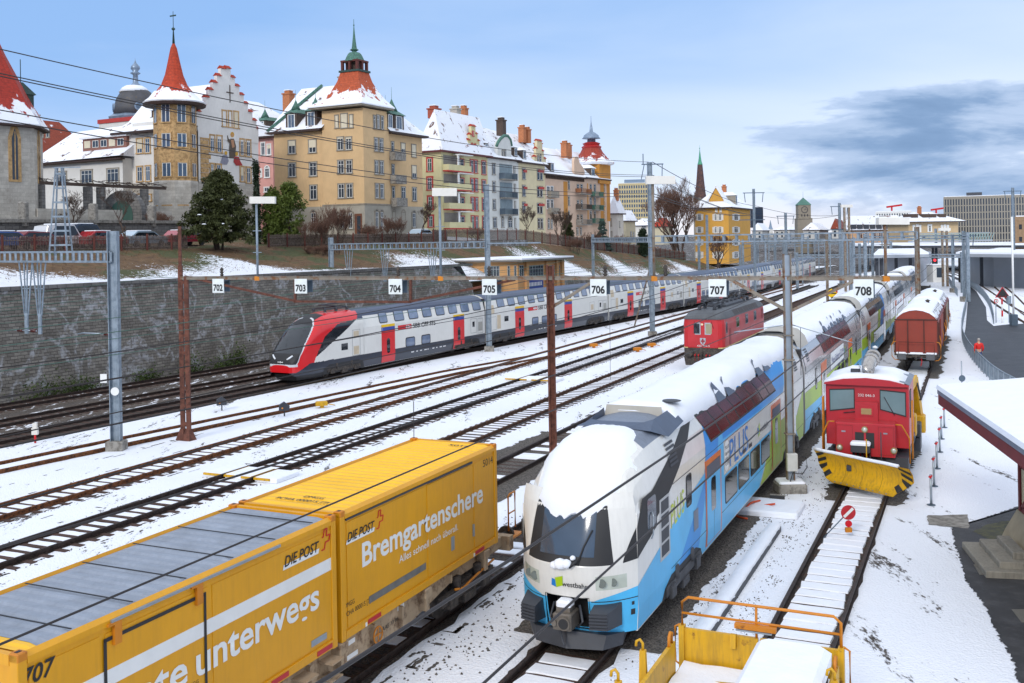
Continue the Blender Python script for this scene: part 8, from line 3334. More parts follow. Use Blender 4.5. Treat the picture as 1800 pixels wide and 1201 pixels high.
for i,(a0,a1,Y,z,h_)in enumerate(((1305,1480,205,7.6,0.55),(1330,1500,240,7.6,0.5),(1345,1560,275,7.4,0.5),(1400,1690,172,5.4,0.4),(1300,1420,300,7.8,0.5),(1520,1700,150,8.4,0.35))):
 A,B=at(a0,400,Y),at(a1,400,Y*0.9)
 t=thing('catenary_portal',['grey lattice beam in front of the orange-yellow house','grey lattice beam below the clock tower','farthest grey lattice beam in the station throat','low pipe-like beam level with the platform roof','grey lattice beam at the foot of the bare tree','thin double beam right of sign 708 at the height of the ochre station house'][i],'portal',(0,0,0),0,'far portals in the station throat')
 m=MB()
 truss(m,(A.x,A.y,z),(B.x,B.y,z),h_,3.0,bar=0.16,post=0.2)
 m.build('beam',GALV,t)
 for q_ in(A,B):
  m=MB()
  m.bar((q_.x,q_.y,-0.2),(q_.x,q_.y,z+0.6),0.4,0.4)
  m.build('mast',GALV,t)
for px,y0,y1,w_,Y,lab in((1488,360,365,20,160,'small far floodlight above the lattice beams'),(1660,401,406,20,170,'small white floodlight before the ochre station house')):
 A,B=at(px-w_/2,(y0+y1)/2,Y),at(px+w_/2,(y0+y1)/2,Y)
 t=thing('yard_lamp',lab,'lamp')
 m=MB()
 m.bar(A,B,0.5,(y1-y0)/1800*Y)
 m.build('lamp_head',LAMPB,t)
 m=MB()
 for f in(0.3,0.7):
  c=A.lerp(B,f)
  m.bar((c.x,c.y,0),(c.x,c.y,A.z),0.3,0.3)
 m.build('pole',RUSTB,t)
def wire(lab,pts,r=0.015,mat=WIREM,sag=0.0,n=10):
 out=[]
 for a,b in zip(pts,pts[1:]):
  a,b=Vector(a),Vector(b)
  for k in range(n):
   f=k/n
   out.append(a.lerp(b,f)-Vector((0,0,sag*4*f*(1-f))))
 out.append(Vector(pts[-1]))
 m=MB()
 m.tube(out,r,5)
 o=m.build('overhead_wire',mat)
 tag(o,lab,'wire','overhead wires')
 return o
NM={-3.86:'track with the snow plough',-8.47:'white and blue train',-12.97:'yellow containers',-17.65:'red locomotive',-22.1:'rusty track beside the red locomotive',-27.0:'track with the crossing boards',-31.6:'orange rusty tracks'}
for p in NM:
 s_mid=51.6
 A,B,C=ln(p,-4,24.5,5.5),ln(p,s_mid,24.5,5.5),ln(p,110,24.5,5.5)
 wire('contact wire above the '+NM[p],[A,B,C],0.014,WIREG if p<-25 else WIREM)
 A,B,C=ln(p,-10,24.5,7.0),ln(p,s_mid,24.5,7.0),ln(p,110,24.5,7.0)
 wire('carrying wire sagging above the '+NM[p],[A,B,C],0.016,WIREG if p<-25 else WIREM,0.75)
for p,lab in((-45.7,'red-nosed train'),(-49.8,'second track from the wall'),(-54.8,'track at the foot of the wall')):
 wire('green contact wire above the '+lab,[ln(p,5,28.5,5.6),ln(p,50,28.5,5.5),ln(p,98,28.5,5.5),ln(p,160,28.5,5.5)],0.014,WIREG)
 wire('green carrying wire above the '+lab,[ln(p,5,28.5,7.1),ln(p,50,28.5,7.0),ln(p,98,28.5,7.0),ln(p,160,28.5,7.0)],0.016,WIREG,0.8)
for(y0,y1,lab)in((88,285,'topmost sky line running down to the tall mast'),(131,308,'second sky line crossing in front of the turret'),(136,311,'sky line just below the second one, in front of the turret'),(196,340,'lower sky line crossing the house fronts'),(213,345,'lowest sky line crossing the house fronts')):
 wire(lab,[at(-20,y0-6,36),at(1140,y1,98)],0.022,WIREM,0.9,24)
 for k in(0,):
  wire(lab+', continued beyond the mast',[at(1147,y1,98),at(1328,362 if y1<300 else 378,180),at(1478,378,200)],0.035,WIREM,0.8)
wire('insulated cross wire left of the right gantry mast',[q(1384,571),q(1290,584)],0.02,STEEL)
wire('insulated cross wire right of the right gantry mast',[q(1392,571),q(1500,603)],0.02,STEEL)
for k,(px,y0,y1,Y,lab)in enumerate(((727,706,806,30,'thin hanger above the yellow container roof'),(1407,575,660,42,'thin hanger beside the right gantry mast'),(1072,562,668,60,'thin hanger left of the red locomotive'))):
 a,b=at(px,y0,Y),at(px+1,y1,Y)
 wire(lab,[a,b],0.012)
for px,py,col,lab in((390,718,DARK,'low dark dwarf signal left of the rusty lattice mast tracks'),(500,728,DARK,'low dark dwarf signal between the orange rusty tracks'),(566,713,YELLOWP,'small yellow point lever box between the tracks'),(1044,608,ORANGEP,'small rusty point motor beyond the rust-red gantry mast'),(1146,607,ORANGEP,'small orange point motor left of the red locomotive'),(1121,615,ORANGEP,'little rusty box beside the orange point motor')):
 p=gp(px,py+3,-0.15)
 t=thing('dwarf_signal' if col is DARK else 'point_box',lab,'dwarf signal' if col is DARK else 'point box',(p.x,p.y,-0.17),radians(20))
 m=MB()
 if col is DARK:
  m.tube([(0,0,0),(0,0,0.35)],0.04,6)
  m.prism([(-0.28,0.3),(0.25,0.3),(0.28,0.55),(0.0,0.78),(-0.28,0.62)],'y',-0.1,0.12)
 else:
  m.rbox(-0.35,0.3,-0.2,0.2,0.12,0.36,0.04)
  m.box(-0.1,0.1,-0.1,0.1,0,0.12)
  m.tube([(0.3,0,0.2),(0.75,0,0.08)],0.03,6)
 m.build('housing',col,t)
 if col is DARK:
  m=MB()
  m.disc((-0.12,-0.1,0.45),(0,-1,0),0.05,0.015,8)
  m.build('lens',mk('amber_lens',hx('#d88a3a'),0.3),t)
p=gp(62,778,-0.15)
t=thing('marker_post','small white and grey marker post with red foot beside the wall tracks','post',(p.x,p.y,-0.17))
m=MB()
m.tube([(0,0,0),(0,0,0.45)],0.05,6)
m.build('stem',REDSIG,t)
m=MB()
m.box(-0.14,0.14,-0.08,0.08,0.4,0.72)
m.box(-0.1,0.1,-0.06,0.06,0.721,0.95)
m.build('head',LAMPB,t)
for s0,p0,lab in((32.5,-27.0,'snow-covered crossing board with yellow edge nearer the viewer'),(61.5,-27.0,'snow-covered crossing board with yellow edge farther along the track')):
 c=ln(p0,s0)
 t=thing('crossing_board',lab,'crossing',(c.x,c.y,0),-radians(24.5),'boarded track crossings')
 m=MB()
 for x0,x1 in((-1.7,-0.83),(-0.65,0.65),(0.83,1.9)):
  m.rbox(x0,x1,0,1.5,-0.17,0.0,0.03)
 m.build('snow',SNOW,t)
 m=MB()
 for x0,x1 in((-1.7,-0.83),(-0.65,-0.15),(0.2,0.65),(0.83,1.6)):
  m.box(x0,x1,-0.06,0.03,-0.09,-0.01)
 for x in(-0.66,0.64,0.82):
  m.box(x,x+0.03,0.035,1.5,-0.05,0.004)
 m.build('edge',YELLOWP,t)
# right side: path, road, hut, station
def sheet(name,pts,mat,z=-0.15,label=None,wig=0.0,n=6):
 P=[gp(x,y,z)for x,y in pts]
 out=[]
 for a,b in zip(P,P[1:]+P[:1]):
  for k in range(n):
   v=a.lerp(b,k/n)
   out.append((v.x+random.uniform(-wig,wig),v.y+random.uniform(-wig,wig),z))
 m=MB()
 m.add(out,[tuple(range(len(out)))])
 o=m.build(name,mat)
 o['kind']='structure'
 if label:
  o['label']=label
 return o
random.seed(21)
sheet('road',[(1694,592),(1697,578),(1747,573),(1775,570),(1830,568),(1850,700),(1800,697),(1740,661),(1712,634),(1697,610)],ASPH,-0.150,'wet dark asphalt road')
sheet('path',[(1652,478),(1672,480),(1690,492),(1716,512),(1733,540),(1735,563),(1747,573.4),(1697,578.4),(1700,545),(1702,512),(1684,493)],ASPH,-0.146,'dark footpath')
sheet('pavement',[(1672,926),(1700,921),(1745,905),(1790,890),(1850,880),(1850,1230),(1798,1230),(1782,1165),(1757,1120),(1728,1060),(1698,1020),(1688,985),(1678,955)],ASPH2,-0.160,'bare damp asphalt by the hut',0.05,30)
MOSS=mk('mossy_asphalt',(0.05,0.05,0.03),0.8,0,0.4,2,col2=(0.09,0.085,0.03))
sheet('pavement_moss',[(1712,935),(1750,918),(1795,912),(1800,935),(1745,950)],MOSS,-0.156,'mossy patch on the asphalt',0.08)
sheet('slab',[(1630,906),(1702,905),(1704,929),(1634,922)],CONC,-0.158,'bare concrete cover in the snow',0.04)
GRATE=mk('steel_grating',hx('#77736a'),0.5,0.4,0.2,20,0.8,60)
for q,lab in(([(1711,992),(1742,991),(1757,1009),(1722,1010)],'rectangular floor grating below the hut steps'),([(1778,1071),(1812,1071),(1820,1094),(1796,1094)],'floor grating at the right edge of the asphalt')):
 P_=[gp(x,y,-0.15)for x,y in q]
 m=MB()
 m.add([(v.x,v.y,-0.150)for v in P_]+[(v.x,v.y,-0.19)for v in P_],[(0,1,2,3)]+[(i,i+4,(i+1)%4+4,(i+1)%4)for i in range(4)])
 tag(m.build('floor_grating',GRATE),lab,'grating','floor gratings')
u11,r11=hd(11.2)
W0=Vector((15.0,30.5,0))
t=thing('hut','half-timbered hut with snowy roof and dark red eaves at the right edge','hut',W0,-radians(11.2))
CREAMP=plaster('cream_infill','#d8c8a4')
m=MB()
m.box(0,6,-9,0,0.9,4.0)
m.build('wall',CREAMP,t)
m=MB()
for y in(-0.16,-2.0,-4.0,-6.0):
 m.box(-0.06,0.05,y,y+0.16,0.9,4.0)
for z in(0.9,2.2,3.84):
 m.box(-0.05,0.04,-9,0.02,z,z+0.16)
m.bar((-0.02,-0.2,0.95),(-0.02,-1.9,2.2),0.06,0.15)
m.bar((-0.02,-2.0,3.8),(-0.02,-0.2,2.4),0.06,0.15)
m.build('timber',mk('oxblood_timber',hx('#6f2428'),0.6),t)
m=MB()
m.loft([[(-0.5,0.45,-0.2),(-0.5,-9,-0.2),(6,-9,-0.2),(6,0.45,-0.2)],[(-0.35,0.3,0.25),(-0.35,-9,0.25),(6,-9,0.25),(6,0.3,0.25)],[(-0.08,0.06,0.9),(-0.08,-9,0.9),(6,-9,0.9),(6,0.06,0.9)]],0,True,True)
m.build('plinth',mk('sand_plinth',hx('#a3977f'),0.85,0,0.15,1.5),t)
m=MB()
m.add([(-1.9,1.9,4.05),(-1.9,-11,4.05),(7,-11,4.9),(7,1.9,4.9),(-1.9,1.9,4.2),(-1.9,-11,4.2),(7,-11,5.05),(7,1.9,5.05)],[(0,1,2,3),(4,5,6,7),(0,1,5,4),(3,2,6,7),(0,3,7,4),(1,2,6,5)])
rf=m.build('roof',KGR,t)
m=MB()
m.box(-1.88,-1.80,-11,1.88,3.72,4.06)
m.add([(-1.88,1.80,3.72),(7,1.80,4.55),(7,1.80,4.9),(-1.88,1.80,4.06)],[(0,1,2,3)])
m.build('fascia',mk('oxblood_timber',hx('#6f2428'),0.6),rf)
m=MB()
m.loft([[(-1.93,1.95,4.2),(-1.93,-11,4.2),(7,-11,5.05),(7,1.95,5.05)],[(-1.90,1.92,4.33),(-1.90,-11,4.33),(7,-11,5.18),(7,1.92,5.18)],[(-1.78,1.8,4.36),(-1.78,-11,4.36),(7,-11,5.22),(7,1.8,5.22)]],0,True,True)
m.build('snow',SNOW,rf)
t2=thing('steps','worn stone steps up to the hut','steps',W0,-radians(11.2))
m=MB()
for k in range(3):
 m.rbox(-1.75+k*0.42,-0.55,-3.2+0.3*k,-0.45-0.25*k,-0.2+k*0.18,0.02+k*0.18,0.02)
m.build('step',mk('worn_step_stone',hx('#8a857a'),0.85,0,0.2,1.2,0.3,15,dirt=0.4),t2)
for i,(xb,yb,xt,yt)in enumerate(((1637,887,1636,834),(1642,854,1641,803),(1647,823,1646.5,776),(1652,794,1650.5,751),(1655,771,1654.5,731),(1660,751,1658.5,716))):
 p=gp(xb,yb,-0.15)
 z=at(xt,yt,p.y).z
 a=thing('barrier_post',['steel post with a red mark nearest the bare concrete cover','second steel post from the bare concrete cover','third steel post from the bare concrete cover','fourth steel post from the concrete cover','fifth steel post, beside the crane of the plough locomotive','last steel post of the row, just under the tip of the hut eaves'][i],'post',(p.x,p.y,-0.17),0,'row of steel posts by the track')
 m=MB()
 m.tube([(0,0,0),(0,0,z+0.17)],0.045,8)
 m.build('tube',STEEL,a)
 m=MB()
 m.disc((0,0,0),(0,0,1),0.14,0.02,10)
 m.build('base_plate',GALVD,a)
 m=MB()
 m.bar((-0.05,0,z+0.05),(0.02,0,z+0.15),0.12,0.05)
 m.build('mark',REDSIG,a)
def fence_line(pts,lab,h=1.1,z=-0.17,n=24,close=False):
 P=[gp(x,y,z)for x,y in pts]
 P=smooth_poly(P,2)
 Q=resample(P,1.5)
 t=thing('mesh_fence',lab,'fence',(0,0,0),0,'steel fences along the footpath')
 m=MB()
 for a,b in zip(Q,Q[1:]):
  m.bar(a+Vector((0,0,h-0.03)),b+Vector((0,0,h-0.03)),0.05,0.05)
  m.bar(a+Vector((0,0,0.12)),b+Vector((0,0,0.12)),0.03,0.03)
  L=(b-a).length
  k=0.12
  while k<L:
   c=a.lerp(b,k/L)
   m.bar(c+Vector((0,0,0.12)),c+Vector((0,0,h-0.04)),0.010,0.010)
   k+=0.10
 m.build('mesh_panel',GALV,t)
 for c in Q:
  m=MB()
  m.bar(c,c+Vector((0,0,h)),0.06,0.06)
  m.build('post',STEEL,t)
fence_line([(1690,500),(1701,530),(1692,570),(1690,596),(1700,622),(1722,650),(1752,680),(1802,708)],'steel mesh fence curving along the near side of the wet road')
fence_line([(1704,503),(1722,515),(1738,535),(1744,555),(1747,571)],'steel railing along the far side of the footpath')
fence_line([(1668,497),(1676,512),(1684,522)],'short steel railing beside the mast foundation')
p=gp(1762,567,-0.15)
t=thing('crossing_signal','triangular crossing warning light with red rim on a red and white post','crossing signal',(p.x,p.y,-0.17))
k=p.y/1800
m=MB()
for i in range(4):
 m.tube([(0,0,i*0.62),(0,0,(i+1)*0.62)],0.09,8,mi=i%2)
m.build('post',[WHITE,REDSIG],t)
zt,zb=(567-504)*k,(567-522.5)*k
m=MB()
m.prism([(-13*k,zb),(13*k,zb),(0,zt)],'y',-0.16,-0.10)
f_=m.build('rim',REDSIG,t)
m=MB()
m.prism([(-11.2*k,zb+1*k),(11.2*k,zb+1*k),(0,zt-2*k)],'y',-0.19,-0.161)
m.build('face',BLACK,f_)
for x in(-5*k,5*k):
 m=MB()
 m.disc((x,-0.2,zb+3*k),(0,-1,0),1.5*k,0.03,10)
 m.build('lens',mk('dark_red_lens',hx('#5a1216'),0.3),f_)
p=gp(1751,567,-0.15)
t=thing('prohibition_sign','round red-rimmed sign on a thin post left of the triangular crossing light','sign',(p.x,p.y,-0.17))
m=MB()
m.tube([(0,0,0),(0,0,36*k)],0.05,6)
m.build('post',STEEL,t)
for r_,o_,mt,nm in((4*k,-0.06,REDSIG,'rim'),(2.7*k,-0.085,WHITE,'face'),(1.1*k,-0.1,BLACK,'symbol')):
 m=MB()
 m.disc((0,o_,38*k),(0,-1,0),r_,0.02,14)
 m.build(nm,mt,t)
p=gp(1782,572,-0.15)
t=thing('barrier_mast','tall white pole with grey machine box beside the crossing','pole',(p.x,p.y,-0.17))
m=MB()
m.tube([(0,0,0.5),(0,0,185*k)],0.10,8)
m.build('pole',WHITE,t)
m=MB()
m.rbox(-0.3,0.3,-0.3,0.3,0,1.1,0.04)
m.build('machine_box',GALVD,t)
p=gp(1774,567,-0.15)
t=thing('signal_cabinet','grey box on a thin post right of the triangular crossing light','cabinet',(p.x,p.y,-0.17))
m=MB()
m.tube([(0,0,0),(0,0,2.2)],0.06,6)
m.build('post',STEEL,t)
m=MB()
m.rbox(-0.2,0.2,-0.15,0.15,1.9,2.7,0.04)
m.build('box',GALV,t)
p=gp(1691,692,-0.15)
t=thing('round_sign','grey back of a round sign on a thin post in the snow','sign',(p.x,p.y,-0.17))
m=MB()
m.tube([(0,0,0),(0,0,1.9)],0.03,6)
m.build('post',STEEL,t)
m=MB()
m.disc((0,-0.04,0.9),(0,-1,0),0.19,0.015,18)
m.build('disc',GALVD,t)
b_=gp(1446,947,-0.15)
c=at(1491,901,b_.y-0.1)
t=thing('stop_disc','round red stop disc with white bar, red lamp and orange box below it','signal disc')
m=MB()
m.tube([b_,c+Vector((-0.1,0.02,-0.1))],0.018,6)
m.build('pole',GALVD,t)
m=MB()
m.disc(c,(0,-1,0),0.225,0.015,28)
m.build('disc',mk('stop_disc_red',hx('#b5222a'),0.45),t)
m=MB()
a_=Vector((0.14,-0.03,0.13))
m.bar(c-a_+Vector((0,-0.06,0)),c+a_,0.012,0.085)
m.build('bar',WHITE,t)
m=MB()
d_=c+Vector((0.0,0,-0.34))
m.disc(d_,(0,-1,0),0.105,0.03,18)
m.build('lamp',mk('red_reflector',hx('#d01224'),0.25),t)
m=MB()
m.rbox(d_.x-0.1,d_.x+0.1,d_.y-0.05,d_.y+0.05,d_.z-0.26,d_.z-0.12,0.01)
m.build('box',ORANGEP,t)
t=thing('cable_trough','snow-topped cable trough between the two train tracks','trough',(0,0,0))
m=MB()
for s0 in[17+k*1.0 for k in range(16)]:
 m.bar(ln(-6.05,s0,24.5,-0.12),ln(-6.05,s0+0.985,24.5,-0.12),0.42,0.2)
m.build('trough',DARK,t)
m=MB()
rings=[]
for k in range(55):
 s0=17+k*0.297
 rings.append([ln(-6.05+a+random.uniform(-.015,.015),s0,24.5,z)for a,z in((-0.25,-0.06),(-0.2,0.03),(0.1,0.05),(0.2,0.02),(0.2,-0.05))])
m.loft(rings,0,closed=False,smooth=True)
m.build('snow',SNOW,t)
p=gp(1340,895,-0.15)
t=thing('power_socket_pit','snow-covered socket pit cover with an opening beside the mast foot','pit',(p.x,p.y,-0.17),-radians(24.5))
m=MB()
m.rbox(-0.7,1.3,-0.9,0.9,0,0.2,0.06)
m.build('snow',SNOW,t)
m=MB()
m.box(0.1,0.6,0.82,0.93,0.03,0.3)
m.build('opening',BLACK,t)
m=MB()
m.bar((0.1,0.94,0.3),(0.62,0.94,0.3),0.1,0.04)
m.build('rim',CONC,t)
m=MB()
A=[gp(1296,899,-0.1),gp(1312,893,0.0),gp(1318,884,0.1),gp(1336,880,0.05)]
m.tube(smooth_poly(A,2),0.035,6)
A=[gp(1294,900,-0.1),gp(1326,894,-0.05),gp(1345,888,0.0),gp(1362,886,0.1)]
m.tube(smooth_poly(A,2),0.035,6)
A=[gp(1291,905,-0.1),gp(1300,910,-0.1),gp(1314,912,-0.1)]
m.tube(smooth_poly(A,2),0.035,6)
tag(m.build('hose',mk('orange_hose',hx('#d0502a'),0.5)),'orange heating hose running from under the train to the socket pit','hose')
# people
def person(lab,p,h,face,coat,trousers,hair,arms_bent=False):
 """standing or walking figure grown from one skeleton"""
 t=thing('person',lab,'person',p,face)
 k=h/1.75
 def skin(vs,es,name,mat,root=0):
  me=bpy.data.meshes.new(name)
  me.from_pydata([Vector(v[0])*k for v in vs],es,[])
  ob=bpy.data.objects.new(name,me)
  COL.objects.link(ob)
  md=ob.modifiers.new('s','SKIN')
  sk=me.skin_vertices[0].data
  for i,v in enumerate(vs):
   r_=v[1]if isinstance(v[1],tuple)else(v[1],v[1])
   sk[i].radius=(r_[0]*k,r_[1]*k)
   sk[i].use_root=i==root
  ob.modifiers.new('d','SUBSURF').levels=2
  ob.modifiers['d'].render_levels=2
  me.materials.append(mat)
  for pl in me.polygons:
   pl.use_smooth=True
  ob.parent=t
  return ob
 SKN=mk('skin',hx('#c79a80'),0.6)
 body=[((0,0,0.95),(0.16,0.12)),((0,0,1.2),(0.15,0.11)),((0,0,1.42),(0.17,0.11)),((0,0,1.52),0.06),((0,-0.01,1.63),(0.085,0.1)),((0,-0.01,1.72),0.07),((-0.09,0.02,0.86),0.10),((-0.10,0.10,0.48),0.065),((-0.10,0.0,0.10),0.045),((-0.10,-0.14,0.04),0.04),((0.09,0,0.86),0.10),((0.10,-0.10,0.50),0.065),((0.11,-0.18,0.10),0.045),((0.11,-0.32,0.04),0.04)]
 skin(body,[(0,1),(1,2),(2,3),(3,4),(4,5),(0,6),(6,7),(7,8),(8,9),(0,10),(10,11),(11,12),(12,13)],'body',SKN)
 f=-0.25 if arms_bent else 0.0
 ctv=[((0,0,0.92),(0.20,0.15)),((0,0,1.2),(0.19,0.145)),((0,0,1.40),(0.20,0.14)),((0,0,1.50),(0.09,0.085)),((-0.24,0,1.36),0.08),((-0.29,0.05,1.10),0.065),((-0.26,-0.06+f,0.88+abs(f)*.6),0.05),((0.24,0,1.36),0.08),((0.29,0.04,1.10),0.065),((0.26,-0.06+f,0.88+abs(f)*.6),0.05)]
 skin(ctv,[(0,1),(1,2),(2,3),(2,4),(4,5),(5,6),(2,7),(7,8),(8,9)],'jacket',coat)
 tr=[((0,0,0.93),(0.165,0.13)),((-0.10,0.02,0.82),0.105),((-0.10,0.10,0.48),0.08),((-0.10,0.0,0.12),0.065),((0.10,0,0.82),0.105),((0.10,-0.10,0.50),0.08),((0.11,-0.18,0.12),0.065)]
 skin(tr,[(0,1),(1,2),(2,3),(0,4),(4,5),(5,6)],'trousers',trousers)
 m=MB()
 m.lathe([(0.02,-0.02),(0.085,0.02),(0.1,0.08),(0.08,0.14),(0.02,0.17)],12,(0,0.012,1.62))
 m.xf(Matrix.Scale(k,4))
 m.build('hair',hair,t)
 for sx in(-1,1):
  m=MB()
  w_=Vector((sx*0.26,-0.08+f,0.84+abs(f)*.6))
  m.tube([w_+Vector((0,0,0.05)),w_+Vector((0,-0.01,-0.05))],0.035,6,r1=0.03)
  for q in range(4):
   a=w_+Vector((0,0.027-q*0.018,-0.045))
   m.tube([a,a+Vector((-sx*0.006,0,-0.04-0.008*(q in(1,2)))),a+Vector((-sx*0.022,0,-0.07-0.008*(q in(1,2))))],0.009,5)
  m.tube([w_+Vector((0,-0.025,0.01)),w_+Vector((-sx*0.01,-0.055,-0.03))],0.011,5)
  m.xf(Matrix.Scale(k,4))
  m.build('hand',SKN,t)
 return t
JEAN=mk('blue_jeans',hx('#2f4a78'),0.8)
p=gp(1721,640,-0.15)
person('grey-haired person in a red jacket and blue jeans walking on the wet road',(p.x,p.y,-0.15),1.78,pi,mk('red_jacket',hx('#d8231c'),0.6),JEAN,mk('grey_hair',hx('#a5a09a'),0.8))
# station: noise wall, canopies, kiosk, tracks, buildings
LIGHTG=mk('light_grey_panels',hx('#a3a8af'),0.5,0.2,0.06,0.5)
u_,r_=hd(24.5)
A,B=gp(1612,562,-0.15),gp(1636,522,-0.15)
t=thing('noise_wall','tall plain light-grey wall where the white and blue train disappears','wall')
m=MB()
A,B=at(1607,450,172),at(1637,450,214)
m.prism([(A.x,A.y),(B.x,B.y),(B.x+1,B.y+6),(A.x-4,A.y+6)],'z',-0.3,4.9)
m.build('panel',LIGHTG,t)
def slab(name,lab,cat,pts,z,th,snow=0.25,edge=None,posts=(),group=None):
 """canopy: roof plate with snow on it, standing on posts"""
 t=thing(name,lab,cat,(0,0,0),0,group)
 P=[(v.x,v.y)for v in(at(*q_)for q_ in pts)]
 m=MB()
 m.prism(P,'z',z,z+th)
 rf=m.build('roof',edge or LIGHTG,t)
 m=MB()
 m.prism(P,'z',z+th,z+th+snow)
 m.build('snow',SNOW,rf)
 for px,Y in posts:
  c=at(px,450,Y)
  m=MB()
  m.bar((c.x,c.y,-0.2),(c.x,c.y,z),0.4,0.4)
  m.build('post',DARK,t)
 return t
slab('platform_canopy','low platform canopy with snowy roof left of the noise wall','canopy',[(1536,450,150),(1633,450,150),(1618,450,190),(1545,450,190)],5.4,0.45,posts=((1541,152),(1549,152),(1575,165),(1600,170)))
slab('platform_canopy','long dark-edged station canopy with snowy top in front of the ochre station house','canopy',[(1500,450,250),(1810,450,215),(1810,450,255),(1500,450,300)],5.4,0.5,edge=DARK,posts=((1520,255),(1560,252),(1600,245),(1640,240)))
slab('platform_canopy','wide light canopy with curved snowy roof at the right edge','canopy',[(1680,450,165),(1840,450,150),(1840,450,175),(1700,450,190)],5.0,0.5,posts=((1700,170),(1725,170)))
t=thing('station_hall','light grey clad station hall under the right canopy','building')
A,B=at(1746,450,168),at(1850,450,160)
m=MB()
m.prism([(A.x,A.y),(B.x,B.y),(B.x+3,B.y+20),(A.x+3,A.y+20)],'z',-0.2,5.0)
m.build('wall',LIGHTG,t)
m=MB()
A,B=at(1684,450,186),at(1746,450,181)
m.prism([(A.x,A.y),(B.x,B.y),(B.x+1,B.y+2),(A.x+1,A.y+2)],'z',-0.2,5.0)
m.build('passage_shade_wall',mk('passage_shade',(0.012,0.011,0.011),0.9),t)  # near-black colour stands in for the shade inside the open passage
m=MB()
for k_ in range(6):
 c=at(1690+k_*9.5,450,180)
 m.bar((c.x,c.y,-0.2),(c.x,c.y,5.0),0.3,0.3)
m.build('column',LIGHTG,t)
t=thing('kiosk','small white platform shelter with glass front left of the footpath','shelter')
c=gp(1652,496,-0.15)
m=MB()
m.rbox(c.x-1.2,c.x+1.2,c.y,c.y+3,-0.2,2.9,0.08)
m.build('body',WHITE,t)
m=MB()
m.box(c.x-0.55,c.x+0.45,c.y-0.03,c.y-0.001,0.7,2.5)
m.build('pane',GLASSB,t)
m=MB()
m.rbox(c.x-1.3,c.x+1.3,c.y-0.1,c.y+3.1,2.9,3.1,0.05)
m.build('snow',SNOW,t)
for i,pts in enumerate(([(1870,600),(1797,557),(1769,541),(1737,517),(1705,495),(1667,481),(1620,474)],[(1870,585),(1800,549),(1769,513),(1737,491),(1700,482),(1673,478),(1640,475)],[(1870,500),(1800,492),(1750,485),(1721,480),(1660,472)])):
 P_=[gp(x,y,-0.15)for x,y in pts]
 make_track(['narrow-gauge track curving behind the fence towards the crossing','second curving track right of the crossing light','curving track in front of the grey station hall'][i],[(v.x,v.y)for v in smooth_poly(P_,2)],RAIL,BEDDARK,0.2,0.05,pads='full')
for px,yb,yt,lab in((1721,482,444,'signal showing red in front of the station passage'),(1643,490,450,'small signal showing red right of the noise wall')):
 p=gp(px,yb,-0.15)
 z=at(px,yt,p.y).z
 t=thing('railway_signal',lab,'signal',(p.x,p.y,0))
 m=MB()
 m.tube([(0,0,-0.2),(0,0,z-1)],0.12,6)
 m.build('post',STEEL,t)
 m=MB()
 m.rbox(-0.42,0.42,-0.2,0.2,z-1.4,z,0.1)
 hd_=m.build('head',BLACK,t)
 m=MB()
 m.disc((0,-0.21,z-0.85),(0,-1,0),0.26,0.04,12)
 m.build('lens',emis('red_light',(1.0,0.03,0.04),1.6),hd_)
p=gp(1462,552,-0.15)
t=thing('point_signal','yellow diamond sign with black bar over a striped post behind the white and blue train','sign',(p.x,p.y,0))
k=p.y/1800
z0=at(1455,516,p.y).z
m=MB()
m.prism([(-0.7,0),(0,0.55),(0.7,0),(0,-0.55)],'y',-0.05,0.0)
m.xf(Matrix.Translation((0,0,z0)))
m.build('board',SYEL,t)
m=MB()
m.box(-0.55,0.55,-0.07,-0.051,z0-0.06,z0+0.06)
m.build('bar',BLACK,t)
m=MB()
m.bar((0.35,0,0),(0.05,0,z0-0.4),0.22,0.2)
m.build('post',DARK,t)
p=gp(1468,535,-0.15)
t=thing('stop_disc','tiny far-off red disc with white bar behind the diamond sign','signal disc',(p.x,p.y,0))
m=MB()
m.disc((0,0,1.5),(0,-1,0),0.36,0.02,14)
m.build('disc',REDSIG,t)
m=MB()
m.bar((-0.2,-0.03,1.35),(0.2,-0.03,1.65),0.01,0.1)
m.build('bar',WHITE,t)
OCS=plaster('ochre_station_plaster','#c9ae86')
h=simple_house('ochre station house with snow-covered hip roof and pale window surrounds',1560,1690-93,1684,300,430,390,373,OCS,TILEF,None,a=78,cr=CF,over=1.6,hip=(1,1),cat='building',name='station_house')
h.wins('R',CF,[(918,440,938,485,{'n':1}),(945,435,965,485,{'n':1,'pane':mk('orange_shutter',hx('#b9752a'),0.6)}),(968,440,986,485,{'n':1}),(1036,435,1072,482),(1142,440,1160,480,{'n':1}),(1165,437,1183,480,{'n':1}),(1188,440,1206,480,{'n':1}),(920,525,985,560,{'n':3})],sur=SASH,w=0.4,pane=WPANE)
for x in(955,1045,1100,1178):
 u0,zz_=h.uz('R',*CF(x,366))
 m=MB()
 h.box(m,'R',u0-1.1,u0+1.1,zz_-0.9,zz_+0.9,-5.5,-1.2)
 h.part('dormer',m,DKWOOD)
h=simple_house('long ochre station wing under a big snow roof with barrel dormers',1486,1490,1578,340,430,405,380,mk('peach_plaster',hx('#caa07a'),0.8),TILEF,None,a=84,cr=CF,hip=(0.2,0),cat='building',name='station_wing',ch=False)
for i in range(7):
 u0,zz_=h.uz('R',1499+i*11.2,396)
 m=MB()
 h.box(m,'R',u0-0.9,u0+0.9,zz_-1.2,zz_+0.2,-2.0,0.7)
 h.part('dormer',m,DARK)
for i in range(6):
 u0,zz_=h.uz('R',1508+i*12,414)
 h.win('R',u0,u0+1.6,zz_-1,zz_+1,sur=None,pane=mk('brown_window',hx('#5d3f30'),0.4))
